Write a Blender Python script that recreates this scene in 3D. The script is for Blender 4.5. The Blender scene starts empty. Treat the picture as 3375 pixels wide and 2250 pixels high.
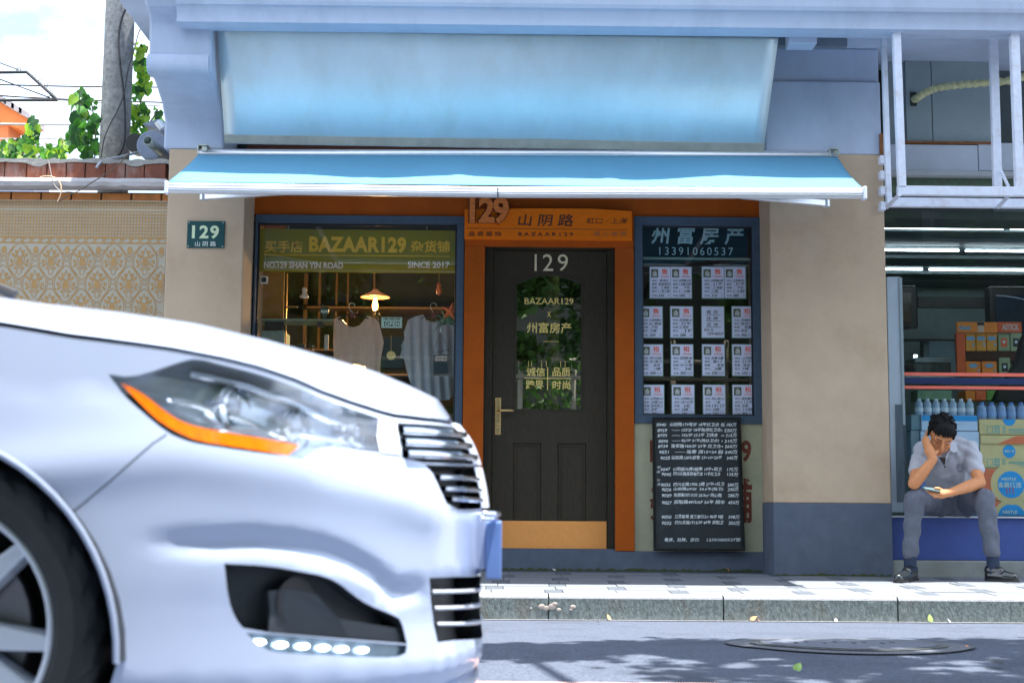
import bpy, bmesh, math, random
from mathutils import Vector, Matrix, Euler
from mathutils.geometry import delaunay_2d_cdt
from mathutils.bvhtree import BVHTree
random.seed(7)
R = math.radians
PI = math.pi
scene = bpy.context.scene
COL = scene.collection

# ------------------------------------------------------------------ camera
F = 4687.0                      # focal length in pixels of the 3375 px wide photograph (50 mm on 36 mm)
CAM = Vector((0.0, -10.0, 0.44))
YAW, PITCH, ROLL = R(0.57), R(6.75), R(0.43)
camd = bpy.data.cameras.new("camera"); cam = bpy.data.objects.new("camera", camd)
COL.objects.link(cam); scene.camera = cam
camd.sensor_width = 36; camd.lens = 50; camd.clip_start = 0.05; camd.clip_end = 2000
camd.dof.use_dof = True; camd.dof.focus_distance = 10.2; camd.dof.aperture_fstop = 4.5
CR = Matrix.Rotation(-YAW, 3, 'Z') @ Matrix.Rotation(PI/2 + PITCH, 3, 'X') @ Matrix.Rotation(ROLL, 3, 'Z')
cam.matrix_world = Matrix.Translation(CAM) @ CR.to_4x4()
def ray(px, py):
    return (CR @ Vector(((px-1687.5)/F, -(py-1125)/F, -1))).normalized()
def P(px, py, Y):               # where the view line through a pixel of the photograph meets the upright plane y = Y
    d = ray(px, py); return CAM + d*((Y-CAM.y)/d.y)
def G(px, py, a, b):            # ... meets the ground plane z = a + b*y
    d = ray(px, py); t = (a + b*CAM.y - CAM.z)/(d.z - b*d.y); return CAM + d*t
def Q(px0, py0, px1, py1, Y):
    xm, ym = (px0+px1)/2, (py0+py1)/2
    return P(px0, ym, Y).x, P(px1, ym, Y).x, P(xm, py1, Y).z, P(xm, py0, Y).z

# ------------------------------------------------------------------ world, sun, exposure
SUN_DIR = Vector((-0.165, 0.07, -1.0)).normalized()       # the way the light travels
elev = math.asin(-SUN_DIR.z); azim = math.atan2(-SUN_DIR.x, -SUN_DIR.y)
world = bpy.data.worlds.new("World"); scene.world = world; world.use_nodes = True
nt = world.node_tree; nt.nodes.clear()
wo = nt.nodes.new('ShaderNodeOutputWorld'); bg = nt.nodes.new('ShaderNodeBackground')
sky = nt.nodes.new('ShaderNodeTexSky'); sky.sky_type = 'NISHITA'; sky.sun_disc = False
sky.sun_elevation = elev; sky.sun_rotation = azim; sky.dust_density = 2.2; sky.air_density = 1.4; sky.ozone_density = 1.6
tc = nt.nodes.new('ShaderNodeTexCoord'); mp = nt.nodes.new('ShaderNodeMapping'); mp.inputs['Scale'].default_value = (3.2, 3.2, 7.0)
nz = nt.nodes.new('ShaderNodeTexNoise'); nz.inputs['Scale'].default_value = 1.5; nz.inputs['Detail'].default_value = 7; nz.inputs['Roughness'].default_value = .55
rp = nt.nodes.new('ShaderNodeValToRGB'); rp.color_ramp.elements[0].position = .36; rp.color_ramp.elements[1].position = .60
rp.color_ramp.elements[0].color = (0,0,0,1); rp.color_ramp.elements[1].color = (1,1,1,1)
mx = nt.nodes.new('ShaderNodeMix'); mx.data_type = 'RGBA'; mx.inputs['B'].default_value = (7.2, 7.9, 9.2, 1)
L = nt.links
L.new(tc.outputs['Generated'], mp.inputs['Vector']); L.new(mp.outputs['Vector'], nz.inputs['Vector'])
L.new(nz.outputs['Fac'], rp.inputs['Fac']); L.new(rp.outputs['Color'], mx.inputs['Factor'])
L.new(sky.outputs['Color'], mx.inputs['A']); L.new(mx.outputs['Result'], bg.inputs['Color'])
bg.inputs['Strength'].default_value = 0.10
L.new(bg.outputs['Background'], wo.inputs['Surface'])
sd = bpy.data.lights.new("sun", 'SUN'); sd.energy = 4.8; sd.angle = R(0.5); sd.color = (1, .96, .90)
so = bpy.data.objects.new("sun", sd); COL.objects.link(so); so.rotation_euler = SUN_DIR.to_track_quat('-Z', 'Y').to_euler()
so.location = (0, -5, 20)
scene.view_settings.view_transform = 'Standard'; scene.view_settings.look = 'None'
scene.view_settings.gamma = 1; scene.view_settings.use_curve_mapping = False
scene.view_settings.exposure = 1.82

# ------------------------------------------------------------------ materials
def srgb(h, k=1.0):
    if isinstance(h, str):
        v = [int(h[i:i+2], 16)/255 for i in (0, 2, 4)]
        return tuple(k*(c/12.92 if c <= .04045 else ((c+.055)/1.055)**2.4) for c in v)
    return tuple(k*c for c in h)
def mat(name, color, rough=.6, metal=0.0, var=.12, vscale=6.0, bump=0.0, bscale=60.0, coat=0.0, spec=.5, stain=None,
        stain_amt=.5, stain_scale=1.2, emit=None, estr=0.0, alpha=None, trans=0.0, stretch=(1,1,1), sheen=0.0, ior=None):
    m = bpy.data.materials.new(name); m.use_nodes = True; n = m.node_tree; b = n.nodes['Principled BSDF']; l = n.links
    c = srgb(color)
    b.inputs['Roughness'].default_value = rough; b.inputs['Metallic'].default_value = metal
    b.inputs['Specular IOR Level'].default_value = spec; b.inputs['Coat Weight'].default_value = coat
    b.inputs['Transmission Weight'].default_value = trans
    if sheen: b.inputs['Sheen Weight'].default_value = sheen
    if ior: b.inputs['IOR'].default_value = ior
    g = n.nodes.new('ShaderNodeNewGeometry'); mpn = n.nodes.new('ShaderNodeMapping'); mpn.inputs['Scale'].default_value = stretch
    l.new(g.outputs['Position'], mpn.inputs['Vector'])
    t = n.nodes.new('ShaderNodeTexNoise'); t.inputs['Scale'].default_value = vscale; t.inputs['Detail'].default_value = 8; t.inputs['Roughness'].default_value = .62
    l.new(mpn.outputs['Vector'], t.inputs['Vector'])
    mr = n.nodes.new('ShaderNodeMapRange'); mr.inputs['From Min'].default_value = .25; mr.inputs['From Max'].default_value = .75
    mr.inputs['To Min'].default_value = 1-var; mr.inputs['To Max'].default_value = 1+var
    l.new(t.outputs['Fac'], mr.inputs['Value'])
    vm = n.nodes.new('ShaderNodeVectorMath'); vm.operation = 'SCALE'; vm.inputs[0].default_value = c
    l.new(mr.outputs['Result'], vm.inputs['Scale'])
    out = vm.outputs['Vector']
    if stain is not None:
        t2 = n.nodes.new('ShaderNodeTexNoise'); t2.inputs['Scale'].default_value = stain_scale; t2.inputs['Detail'].default_value = 6; t2.inputs['Roughness'].default_value = .7
        l.new(mpn.outputs['Vector'], t2.inputs['Vector'])
        r2 = n.nodes.new('ShaderNodeMapRange'); r2.inputs['From Min'].default_value = .5; r2.inputs['From Max'].default_value = .72; r2.inputs['To Max'].default_value = stain_amt
        l.new(t2.outputs['Fac'], r2.inputs['Value'])
        m2 = n.nodes.new('ShaderNodeMix'); m2.data_type = 'RGBA'; m2.inputs['B'].default_value = (*srgb(stain), 1)
        l.new(r2.outputs['Result'], m2.inputs['Factor']); l.new(out, m2.inputs['A']); out = m2.outputs['Result']
    l.new(out, b.inputs['Base Color'])
    if bump:
        t3 = n.nodes.new('ShaderNodeTexNoise'); t3.inputs['Scale'].default_value = bscale; t3.inputs['Detail'].default_value = 4
        l.new(mpn.outputs['Vector'], t3.inputs['Vector'])
        bp = n.nodes.new('ShaderNodeBump'); bp.inputs['Strength'].default_value = min(1, bump); bp.inputs['Distance'].default_value = .004
        l.new(t3.outputs['Fac'], bp.inputs['Height']); l.new(bp.outputs['Normal'], b.inputs['Normal'])
    if emit is not None:
        b.inputs['Emission Color'].default_value = (*srgb(emit), 1); b.inputs['Emission Strength'].default_value = estr
    if alpha is not None: b.inputs['Alpha'].default_value = alpha
    return m
def glass_mat(name, tint=(.9,.95,.95), refl=.10, rough=.0):
    m = bpy.data.materials.new(name); m.use_nodes = True; n = m.node_tree; n.nodes.clear(); l = n.links
    o = n.nodes.new('ShaderNodeOutputMaterial'); tr = n.nodes.new('ShaderNodeBsdfTransparent'); gl = n.nodes.new('ShaderNodeBsdfGlossy')
    tr.inputs['Color'].default_value = (*tint, 1); gl.inputs['Roughness'].default_value = rough
    fr = n.nodes.new('ShaderNodeFresnel'); gg = n.nodes.new('ShaderNodeNewGeometry')
    bk = n.nodes.new('ShaderNodeMath'); bk.operation = 'MULTIPLY_ADD'; bk.inputs[1].default_value = 1/1.35-1.35; bk.inputs[2].default_value = 1.35   # same index from both sides
    l.new(gg.outputs['Backfacing'], bk.inputs[0]); l.new(bk.outputs[0], fr.inputs['IOR'])
    ad = n.nodes.new('ShaderNodeMath'); ad.operation = 'ADD'; ad.inputs[1].default_value = refl; ad.use_clamp = True
    mxs = n.nodes.new('ShaderNodeMixShader')
    l.new(fr.outputs['Fac'], ad.inputs[0]); l.new(ad.outputs[0], mxs.inputs['Fac']); l.new(tr.outputs[0], mxs.inputs[1]); l.new(gl.outputs[0], mxs.inputs[2])
    l.new(mxs.outputs[0], o.inputs['Surface'])
    return m

# ------------------------------------------------------------------ mesh helpers
WPOS = {}
def link(name, verts, faces, m=None, parent=None, smooth=False, origin=None, normals=None, mats=None, fmat=None, bevel=0):
    vs = [Vector(v) for v in verts]
    if origin is None:
        lo = Vector([min(v[i] for v in vs) for i in range(3)]); hi = Vector([max(v[i] for v in vs) for i in range(3)])
        origin = (lo+hi)/2
    origin = Vector(origin)
    me = bpy.data.meshes.new(name); me.from_pydata([v-origin for v in vs], [], faces); 
    for mm in (mats or ([m] if m else [])): me.materials.append(mm)
    if fmat:
        me.polygons.foreach_set('material_index', fmat)
    if smooth: me.polygons.foreach_set('use_smooth', [True]*len(me.polygons))
    me.update()
    if normals is not None:
        me.normals_split_custom_set_from_vertices([tuple(n) for n in normals])
    o = bpy.data.objects.new(name, me); COL.objects.link(o)
    WPOS[o.name] = origin
    if parent is not None:
        o.parent = parent; o.location = origin - WPOS[parent.name]
    else: o.location = origin
    if bevel:
        b = o.modifiers.new('bevel', 'BEVEL'); b.width = bevel; b.segments = 2; b.limit_method = 'ANGLE'; b.angle_limit = R(40)
    return o
def tag(o, label=None, cat=None, group=None, kind=None):
    if label: o['label'] = label
    if cat: o['category'] = cat
    if group: o['group'] = group
    if kind: o['kind'] = kind
    return o
def thing(name, label, cat, loc, group=None):
    o = bpy.data.objects.new(name, None); COL.objects.link(o); o.location = loc; o.empty_display_size = .1
    WPOS[o.name] = Vector(loc)
    return tag(o, label, cat, group)
def copy_tree(o, parent=None, delta=None):
    c = o.copy(); COL.objects.link(c)
    if parent is not None: c.parent = parent
    if delta is not None: c.location = o.location + Vector(delta)
    base = WPOS[o.name]; WPOS[c.name] = base + Vector(delta or (0,0,0))
    for ch in [x for x in list(COL.objects) if x.parent == o]:
        copy_tree(ch, c)
    return c
class MB:
    def __init__(s): s.v = []; s.f = []; s.mi = []
    def add(s, vs, fs, mi=0):
        n = len(s.v); s.v += [Vector(v) for v in vs]; s.f += [tuple(n+i for i in f) for f in fs]; s.mi += [mi]*len(fs); return s
    def box(s, x0, x1, y0, y1, z0, z1, mi=0):
        if x0 > x1: x0, x1 = x1, x0
        if y0 > y1: y0, y1 = y1, y0
        if z0 > z1: z0, z1 = z1, z0
        return s.add([(x0,y0,z0),(x1,y0,z0),(x1,y1,z0),(x0,y1,z0),(x0,y0,z1),(x1,y0,z1),(x1,y1,z1),(x0,y1,z1)],
                     [(0,3,2,1),(4,5,6,7),(0,1,5,4),(1,2,6,5),(2,3,7,6),(3,0,4,7)], mi)
    def tube(s, pts, r, n=8, mi=0, cap=True):
        pts = [Vector(p) for p in pts]; rs = r if isinstance(r, (list, tuple)) else [r]*len(pts)
        base = len(s.v); up = None; rings = []
        for i, p in enumerate(pts):
            d = (pts[min(i+1, len(pts)-1)] - pts[max(i-1, 0)]).normalized()
            if up is None:
                up = Vector((0,0,1)) if abs(d.z) < .9 else Vector((1,0,0))
            a = d.cross(up).normalized(); b = a.cross(d).normalized(); up = b
            rings.append([p + (a*math.cos(2*PI*k/n) + b*math.sin(2*PI*k/n))*rs[i] for k in range(n)])
        vs = [q for rg in rings for q in rg]; fs = []
        for i in range(len(pts)-1):
            for k in range(n):
                fs.append((i*n+k, (i+1)*n+k, (i+1)*n+(k+1) % n, i*n+(k+1) % n))
        if cap: fs += [tuple(range(n)), tuple((len(pts)-1)*n + k for k in reversed(range(n)))]
        return s.add(vs, fs, mi)
    def extrude(s, poly, vec, mi=0, cap=True):          # poly: closed list of 3D points
        n = len(poly); v = Vector(vec); vs = [Vector(p) for p in poly] + [Vector(p)+v for p in poly]
        fs = [(i, (i+1) % n, n+(i+1) % n, n+i) for i in range(n)]
        if cap: fs += [tuple(reversed(range(n))), tuple(range(n, 2*n))]
        return s.add(vs, fs, mi)
    def lathe(s, prof, centre, axis='Z', n=16, mi=0):   # prof: (radius, height)
        vs = []; c = Vector(centre)
        for r_, h in prof:
            for k in range(n):
                a = 2*PI*k/n; u, w = r_*math.cos(a), r_*math.sin(a)
                vs.append(c + (Vector((u,w,h)) if axis == 'Z' else Vector((u,h,w)) if axis == 'Y' else Vector((h,u,w))))
        fs = []
        for i in range(len(prof)-1):
            for k in range(n):
                fs.append((i*n+k, i*n+(k+1) % n, (i+1)*n+(k+1) % n, (i+1)*n+k))
        return s.add(vs, fs, mi)
    def build(s, name, m=None, parent=None, **k):
        if 'mats' in k: k['fmat'] = s.mi
        return link(name, s.v, s.f, m, parent, **k)
def slab(name, px0, py0, px1, py1, Yf, Yb, m, parent=None, bevel=.004):     # a box whose front face lies at y=Yf and fills that pixel rectangle
    x0, x1, z0, z1 = Q(px0, py0, px1, py1, Yf)
    return MB().box(x0, x1, Yf, Yb, z0, z1).build(name, m, parent, bevel=bevel)
_txt = {}
def text_mesh(body, depth=.0, bold=0.0, space=1.0):
    key = (body, depth, bold, space)
    if key not in _txt:
        c = bpy.data.curves.new('t', 'FONT'); c.body = body; c.size = 1; c.extrude = depth; c.offset = bold; c.space_character = space
        c.resolution_u = 3
        o = bpy.data.objects.new('t', c); COL.objects.link(o); dg = bpy.context.evaluated_depsgraph_get(); dg.update()
        me = bpy.data.meshes.new_from_object(o.evaluated_get(dg), depsgraph=dg)
        _txt[key] = ([v.co.copy() for v in me.vertices], [tuple(p.vertices) for p in me.polygons])
        bpy.data.objects.remove(o); bpy.data.meshes.remove(me); bpy.data.curves.remove(c)
    return _txt[key]
def text_geo(mb, body, x0, x1, z0, z1, Y, depth=.0015, bold=0.0, space=1.0, shear=0.0, keep=False, mi=0, wob=0.0):
    vs, fs = text_mesh(body, .5, bold, space)
    if not vs: return
    a0, a1 = min(v.x for v in vs), max(v.x for v in vs); b0, b1 = min(v.y for v in vs), max(v.y for v in vs)
    sx = (x1-x0)/(a1-a0); sz = (z1-z0)/max(1e-6, b1-b0)
    if keep: sz = sx = min(sx, sz)
    out = []
    for v in vs:
        u = (v.x-a0)*sx; w = (v.y-b0)*sz
        out.append((x0+u+shear*w, Y - depth*(v.z+.5), z0+w + wob*math.sin(u*37)))
    mb.add(out, fs, mi)
def text(name, body, px0, py0, px1, py1, Y, m, parent=None, depth=.0015, **k):
    x0, x1, z0, z1 = Q(px0, py0, px1, py1, Y); mb = MB(); text_geo(mb, body, x0, x1, z0, z1, Y, depth, **k)
    return mb.build(name, m, parent)
# ------------------------------------------------------------------ shared materials
M = {}
M['plaster'] = mat('lavender plaster', (.44,.52,.66), .9, spec=.15, var=.07, vscale=3, bump=.35, bscale=220, stain=(.30,.35,.46), stain_amt=.45, stain_scale=2.4, stretch=(1,1,.45))
M['beige'] = mat('beige render', (.50,.395,.285), .9, spec=.2, var=.10, vscale=4, bump=.5, bscale=180, stain=(.36,.24,.14), stain_amt=.45, stain_scale=1.1)
M['plinthpaint'] = mat('slate paint', (.095,.118,.160), .8, spec=.2, var=.14, vscale=9, bump=.4, bscale=160, stain=(.08,.11,.17), stain_amt=.4)
M['orange'] = mat('burnt orange paint', (.37,.080,.008), .8, spec=.15, var=.13, vscale=7, bump=.4, bscale=200, stain=(.30,.075,.02), stain_amt=.4)
M['framepaint'] = mat('slate blue frame paint', (.065,.10,.145), .8, spec=.2, var=.12, vscale=18, bump=.35, bscale=200)
M['board'] = mat('orange board', (.74,.165,.006), .7, spec=.15, var=.12, vscale=14, bump=.3, bscale=120, stretch=(1,1,9), stain=(.60,.16,.015), stain_amt=.4, stain_scale=4)
M['mint'] = mat('pale cream render', (.42,.42,.29), .85, spec=.2, var=.09, vscale=7, bump=.4, bscale=150, stain=(.24,.30,.20), stain_amt=.5, stain_scale=2.4)
M['darkwood'] = mat('dark stained wood', (.040,.035,.023), .5, spec=.25, var=.25, vscale=12, stretch=(6,6,1), bump=.35, bscale=50, stain=(.075,.035,.02), stain_amt=.35, stain_scale=3)
M['brass'] = mat('brass', (.85,.58,.26), .32, 1.0, var=.12, vscale=30)
M['kick'] = mat('copper kick plate', (.86,.36,.09), .6, .1, var=.06, vscale=30, bump=.2, bscale=90)
M['gold'] = mat('gold lettering', (.85,.66,.22), .4, .3, var=.05)
M['darkint'] = mat('dark interior', (.022,.030,.028), .7, var=.3)
M['white'] = mat('white paint', (.70,.76,.88), .5, var=.04)
M['alu'] = mat('aluminium', (.74,.78,.84), .35, .7, var=.05, vscale=20)
M['black'] = mat('black plastic', (.012,.013,.015), .4, var=.1)
M['asphalt'] = mat('asphalt', (.078,.092,.125), .95, spec=.15, var=.55, vscale=75, bump=1.0, bscale=150, stain=(.045,.054,.074), stain_amt=.7, stain_scale=2.2)
M['granite'] = mat('granite kerb', (.155,.185,.18), .9, spec=.2, var=.55, vscale=45, bump=1.0, bscale=90, stretch=(1,1,.45), stain=(.15,.10,.05), stain_amt=.6, stain_scale=3.5)
M['granitetop'] = mat('worn pale granite', (.30,.31,.33), .8, var=.22, vscale=70, bump=.7, bscale=100)
M['paver'] = mat('pale paver', (.14,.155,.18), .8, var=.10, vscale=22, bump=.4, bscale=150, stain=(.14,.155,.165), stain_amt=.6, stain_scale=4)
M['pavergrey'] = mat('grey paver', (.075,.09,.11), .8, var=.15, vscale=30, bump=.4, bscale=150)
M['ink'] = mat('black ink', (.02,.02,.022), .6, var=0)
M['red'] = mat('red print', (.80,.12,.05), .6, var=.03)
M['paper'] = mat('printed paper', (.62,.68,.86), .6, var=.03)
M['glass'] = glass_mat('window glass', (.93,.97,.95), .035)
M['glassdoor'] = glass_mat('door glass', (.45,.58,.55), .34)
M['tyre'] = mat('rubber', (.022,.026,.028), .6, var=.3, vscale=25, bump=.3)
M['concrete'] = mat('weathered concrete', (.30,.30,.28), .9, var=.25, vscale=14, bump=1, bscale=70, stain=(.12,.12,.11), stain_amt=.6, stain_scale=3)

# ------------------------------------------------------------------ ground, road, pavement
GA, GB = 0.0, 0.0295         # pavement plane z = GA + GB*y   (falls towards the kerb)
KY = -1.6                    # kerb face
KZ = GB*KY; RZ = KZ - .147
def road_z(y):
    t = max(0.0, KY - y)
    return RZ + .036*min(t, 2.7) + .0*t
mb = MB()
ys = [KY+.0, -2.0, -2.6, -3.2, -3.8, -4.3, -6, -8, -10.6, -13.2]
vs = []; fs = []
for y in ys: vs += [(-40, y, road_z(y)), (40, y, road_z(y))]
for i in range(len(ys)-1): fs.append((2*i, 2*i+2, 2*i+3, 2*i+1))
tag(mb.add(vs, fs).build('road', M['asphalt']), kind='structure')
tag(MB().add([(-400,-400,-.30),(400,-400,-.30),(400,400,-.30),(-400,400,-.30)], [(0,1,2,3)]).build('ground', mat('earth', (.16,.15,.12), .95)), kind='structure')
# pavement bed and its paving
pv = tag(MB().add([(-14,KY+.09,KZ-.025),(14,KY+.09,KZ-.025),(14,.55,-.012),(-14,.55,-.012),(-14,KY+.09,-.28),(14,KY+.09,-.28),(14,.55,-.28),(-14,.55,-.28)],
    [(0,1,2,3),(4,7,6,5),(0,4,5,1),(1,5,6,2),(2,6,7,3),(3,7,4,0)]).build('pavement', mat('mortar', (.20,.21,.22), .9, bump=.5)), kind='structure')
def paver(x0, x1, y0, y1, m, dz):
    g = .0025; x0 += g; x1 -= g; y0 += g; y1 -= g
    z = lambda y: GB*y + dz
    vs = [(x0,y0,z(y0)-.02),(x1,y0,z(y0)-.02),(x1,y1,z(y1)-.02),(x0,y1,z(y1)-.02),(x0,y0,z(y0)),(x1,y0,z(y0)),(x1,y1,z(y1)),(x0,y1,z(y1))]
    return link('paver', vs, [(4,5,6,7),(0,1,5,4),(1,2,6,5),(2,3,7,6),(3,0,4,7)], m, pv)
rng = random.Random(3)
row = 0; y1 = KY + .1
while y1 < .05:
    d = .238; y0 = y1; yy = y1 + d
    off = (.375 if row % 2 else 0.0) + .02*row
    x = -2.6 + off
    while x < 4.6:
        for w, mm in ((.322, M['paver']), (.322, M['paver']), (.106, M['pavergrey'])):
            paver(x, x+w, y0, yy, mm, rng.uniform(-.0015, .0015))
            x += w
    y1 = yy; row += 1
# kerb stones
kb = tag(MB().box(-14, 14, KY+.03, KY+.09, -.28, KZ-.03).build('kerb', M['granite']), kind='structure')
kx = P(1810, 1990, KY).x
for i in range(-12, 12):
    x0 = kx + i*1.02; x1 = x0 + 1.012
    if x1 < -3.2 or x0 > 5: continue
    r = .022; prof = [(KY, -.28), (KY, KZ-r)]
    for a in (30, 60): prof.append((KY + r - r*math.cos(R(a)), KZ - r + r*math.sin(R(a))))
    prof += [(KY+r, KZ+.001), (KY+.098, KZ+.0035), (KY+.098, -.28)]
    mb = MB().extrude([(x0, y, z) for y, z in prof], (x1-x0, 0, 0))
    n = len(prof)
    o = link('kerb_stone', mb.v, mb.f, None, kb, mats=[M['granite'], M['granitetop']], fmat=[0,1,1,1,1,0,0,0,0][:len(mb.f)], bevel=.003)
# gutter line of paler concrete along the kerb foot
tag(MB().add([(-14,KY-.002,RZ+.005),(14,KY-.002,RZ+.005),(14,KY-.05,RZ+.0065),(-14,KY-.05,RZ+.0065)],[(0,3,2,1)]).build('gutter_strip', mat('pale gutter mortar', (.25,.25,.27), .9, bump=.6), None), kind='structure')

# manhole in the road
mc = G(2770, 2112, RZ+.036*1.6*-1 - 0, -.036)
mc = Vector((P(2790, 2112, -4.0).x, -4.02, 0)); mc.z = road_z(mc.y)
mh = thing('manhole', 'round iron manhole cover flush in the road in front of the beige pillar', 'manhole cover', (mc.x, mc.y, mc.z))
def tilt_ring(name, r0, r1, dz, m, n=64):
    vs = []; fs = []
    for k in range(n):
        a = 2*PI*k/n
        for r_ in (r0, r1):
            x, y = mc.x + r_*math.cos(a), mc.y + r_*math.sin(a); vs.append((x, y, road_z(y)+dz))
    for k in range(n):
        j = (k+1) % n; fs.append((2*k, 2*k+1, 2*j+1, 2*j))
    return link(name, vs, fs, m, mh)
iron = mat('dark iron', (.07,.08,.085), .6, .3, var=.4, vscale=40, bump=.8)
tilt_ring('collar', .40, .50, .006, mat('patched mortar collar', (.085,.095,.115), .9, var=.4, vscale=30, bump=1))
tilt_ring('frame', .362, .402, .0095, iron)
tilt_ring('outer_rim', .497, .504, .0095, iron)
vs = [(mc.x, mc.y, mc.z+.012)]; n = 48
for k in range(n):
    a = 2*PI*k/n; x, y = mc.x + .358*math.cos(a), mc.y + .358*math.sin(a); vs.append((x, y, road_z(y)+.011))
cover = link('cover', vs, [(0, 1+k, 1+(k+1) % n) for k in range(n)], mat('worn cover', (.10,.115,.15), .7, .2, var=.25, vscale=50, bump=.8), mh)
for k in range(8):
    x = mc.x - .22 + k*.06; y = mc.y + (.06 if k % 2 else -.02)
    MB().box(x-.006, x+.006, y-.02, y+.02, road_z(y)+.0125, road_z(y)+.0145).build('rib', iron, cover)
# brown painted line at the very front
tag(MB().add([(-2.2,-5.40,road_z(-5.4)+.004),(.70,-5.46,road_z(-5.46)+.004),(.70,-5.7,road_z(-5.7)+.004),(-2.2,-5.7,road_z(-5.7)+.004)],[(0,3,2,1)]).build('painted_line', mat('worn pink road paint', (.50,.28,.22), .8, var=.3, vscale=30)), kind='structure')
# ------------------------------------------------------------------ the shop building
SY = 0.40                                   # plane of the shop front, 40 cm behind the pillar faces
bld = thing('shop_building', 'two-shop building with beige pillars and lavender plaster cornice around a burnt orange shopfront', 'building', (0, .4, 0))
def pillar(px0, px1, ptop, name='pillar'):
    x0 = P(px0, 1000, 0).x; x1 = P(px1, 1000, 0).x
    return x0, x1
zL = P(660, 492, 0).z; zR = P(2720, 508, 0).z; zP = P(2740, 1657, 0).z
# left pillar
x0, x1 = pillar(540, 797, 0)
xL0, xL1 = x0, x1
o = MB().box(x0, x1, 0, .9, zP, zL).build('pillar', M['beige'], bld, bevel=.008)
MB().box(x0-.003, x1+.003, -.003, .9, -.05, zP-.001).build('pillar_base', M['plinthpaint'], bld, bevel=.006)
xR0, xR1 = pillar(2540, 2922, 0)
MB().box(xR0, xR1, 0, .9, zP, zR).build('pillar', M['beige'], bld, bevel=.008)
MB().box(xR0-.003, xR1+.003, -.003, .9, -.05, zP-.001).build('pillar_base', M['plinthpaint'], bld, bevel=.006)
zC = P(1700, 97, -.72).z                    # underside of the cornice
# upper plaster: right pillar head
zS = P(2700, 155, 0).z
MB().box(xR0-.02, xR1-.01, -.004, .9, zR, P(2700, 268, 0).z).box(xR0-.02, xR1-.01, .03, .9, P(2700, 268, 0).z+.0005, zS).build('pillar_head', M['plaster'], bld, bevel=.012)
# left console: profile in y-z, extruded along x
def prof_pts():
    L_ = [(542,491,0.0),(542,397,0.0),(531,344,-.10),(504,272,-.33),(487,241,-.47),(482,238,-.50),(482,170,-.52),(481,67,-.535),(478,49,-.56),(460,20,-.66),(442,-8,-.70)]
    out = []
    for px, py, y in L_:
        out.append((y, P(px, py, y).z))
    return out
pp = prof_pts(); pp = [(y, z) for y, z in pp] + [(-.72, pp[-1][1]+.10), (.9, pp[-1][1]+.10), (.9, pp[0][1])]
cx0 = P(540, 440, 0).x; cx1 = P(739, 440, 0).x
mb = MB().extrude([(cx0, y, z) for y, z in pp], (cx1-cx0, 0, 0))
mb.build('console', M['plaster'], bld, bevel=.02)
# raised roll across the console
zr0, zr1 = P(600, 236, -.55).z, P(600, 172, -.55).z
rr = (zr1-zr0)/2; zc = (zr0+zr1)/2
prof = [(-.50 - rr*.75*math.sin(a)*1.0, zc - rr*math.cos(a)) for a in [i*PI/10 for i in range(11)]] + [(-.40, zr1), (-.40, zr0)]
MB().extrude([(cx0-.004, y, z) for y, z in prof], (cx1-cx0-.012, 0, 0)).build('console_moulding', M['plaster'], bld, smooth=False)
# cornice: moulded profile
ztop = P(1700, -60, -.72).z
z92, z107 = P(2000, 84, -.66).z, P(2000, 104, -.58).z
z33 = P(2000, 33, -.69).z
cprof = [(-.58, z107), (-.66, z92-.006), (-.66, z92)]
for i in range(7):
    a = i/6; cprof.append((-.66 - .03*(a**2), z92 + (z33-z92)*a))
cprof += [(-.705, z33+.004), (-.715, z33+.03), (-.72, z33+.08), (-.725, ztop), (-.50, ztop), (-.50, z107)]
kx0 = P(580, 60, -.68).x
MB().extrude([(kx0, y, z) for y, z in cprof], (7.5, 0, 0)).build('cornice', M['plaster'], bld, bevel=.004)
MB().box(-2.34, 5.2, -.497, .9, zS+.001, ztop).box(-2.7, 5.2, -.725, .9, ztop+.001, ztop+.9).build('wall', M['plaster'], bld)
# small blocks between the cornice and the right pillar head
hx0, hx1 = P(2597, 130, -.45).x, P(2688, 130, -.45).x
MB().box(hx0, hx1, -.50, -.35, P(2640, 152, -.45).z, zS).build('hanger_block', M['plaster'], bld, bevel=.01)
hx0, hx1 = P(2560, 130, -.2).x, P(2793, 130, -.2).x
MB().box(hx0, hx1, -.2, -.15, P(2740, 155, -.2).z, zS).build('hanger_board', mat('weathered board', (.16,.20,.24), .9), bld, bevel=.005)

# orange wall of the shop front: pieces around the openings
def zat(py, Y=SY, px=1700): return P(px, py, Y).z
def xat(px, Y=SY, py=1100): return P(px, py, Y).x
WX0, WX1 = xL1-.0, xR0+.0
bx0, bx1 = xat(833), xat(1527); bz1 = zat(716); bz0 = zat(1500)
lx0, lx1 = xat(2090), xat(2512); lz1 = zat(716, px=2300); lz0 = zat(1396, px=2300)
dz1 = zat(812); zpl = zat(1812)
top = zL + .25
mb = MB()
mb.box(WX0, WX1, SY, SY+.12, bz1, top)
mb.build('shopfront_wall', M['orange'], bld)
MB().box(WX0-.0, bx1, SY, SY+.12, zpl, bz0).build('lower_wall', M['mint'], bld)
lw = MB().box(lx0, WX1, SY, SY+.12, zpl, lz0).build('lower_wall', M['mint'], bld)
MB().box(WX0, WX1, SY-.03, SY+.12, -.05, zpl-.001).build('plinth', M['plinthpaint'], bld, bevel=.006)
MB().box(lx1, WX1, SY-.0, SY+.12, lz0+.001, bz1-.001).build('side_strip', M['beige'], bld)
# dark brown strip put over the wall for the dark gap below the sheet
slab('dark_gap_strip', 812, 470, 2530, 520, SY-.05, SY-.002, mat('dark gap brown', (.10,.035,.02), .8), bld)
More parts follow.
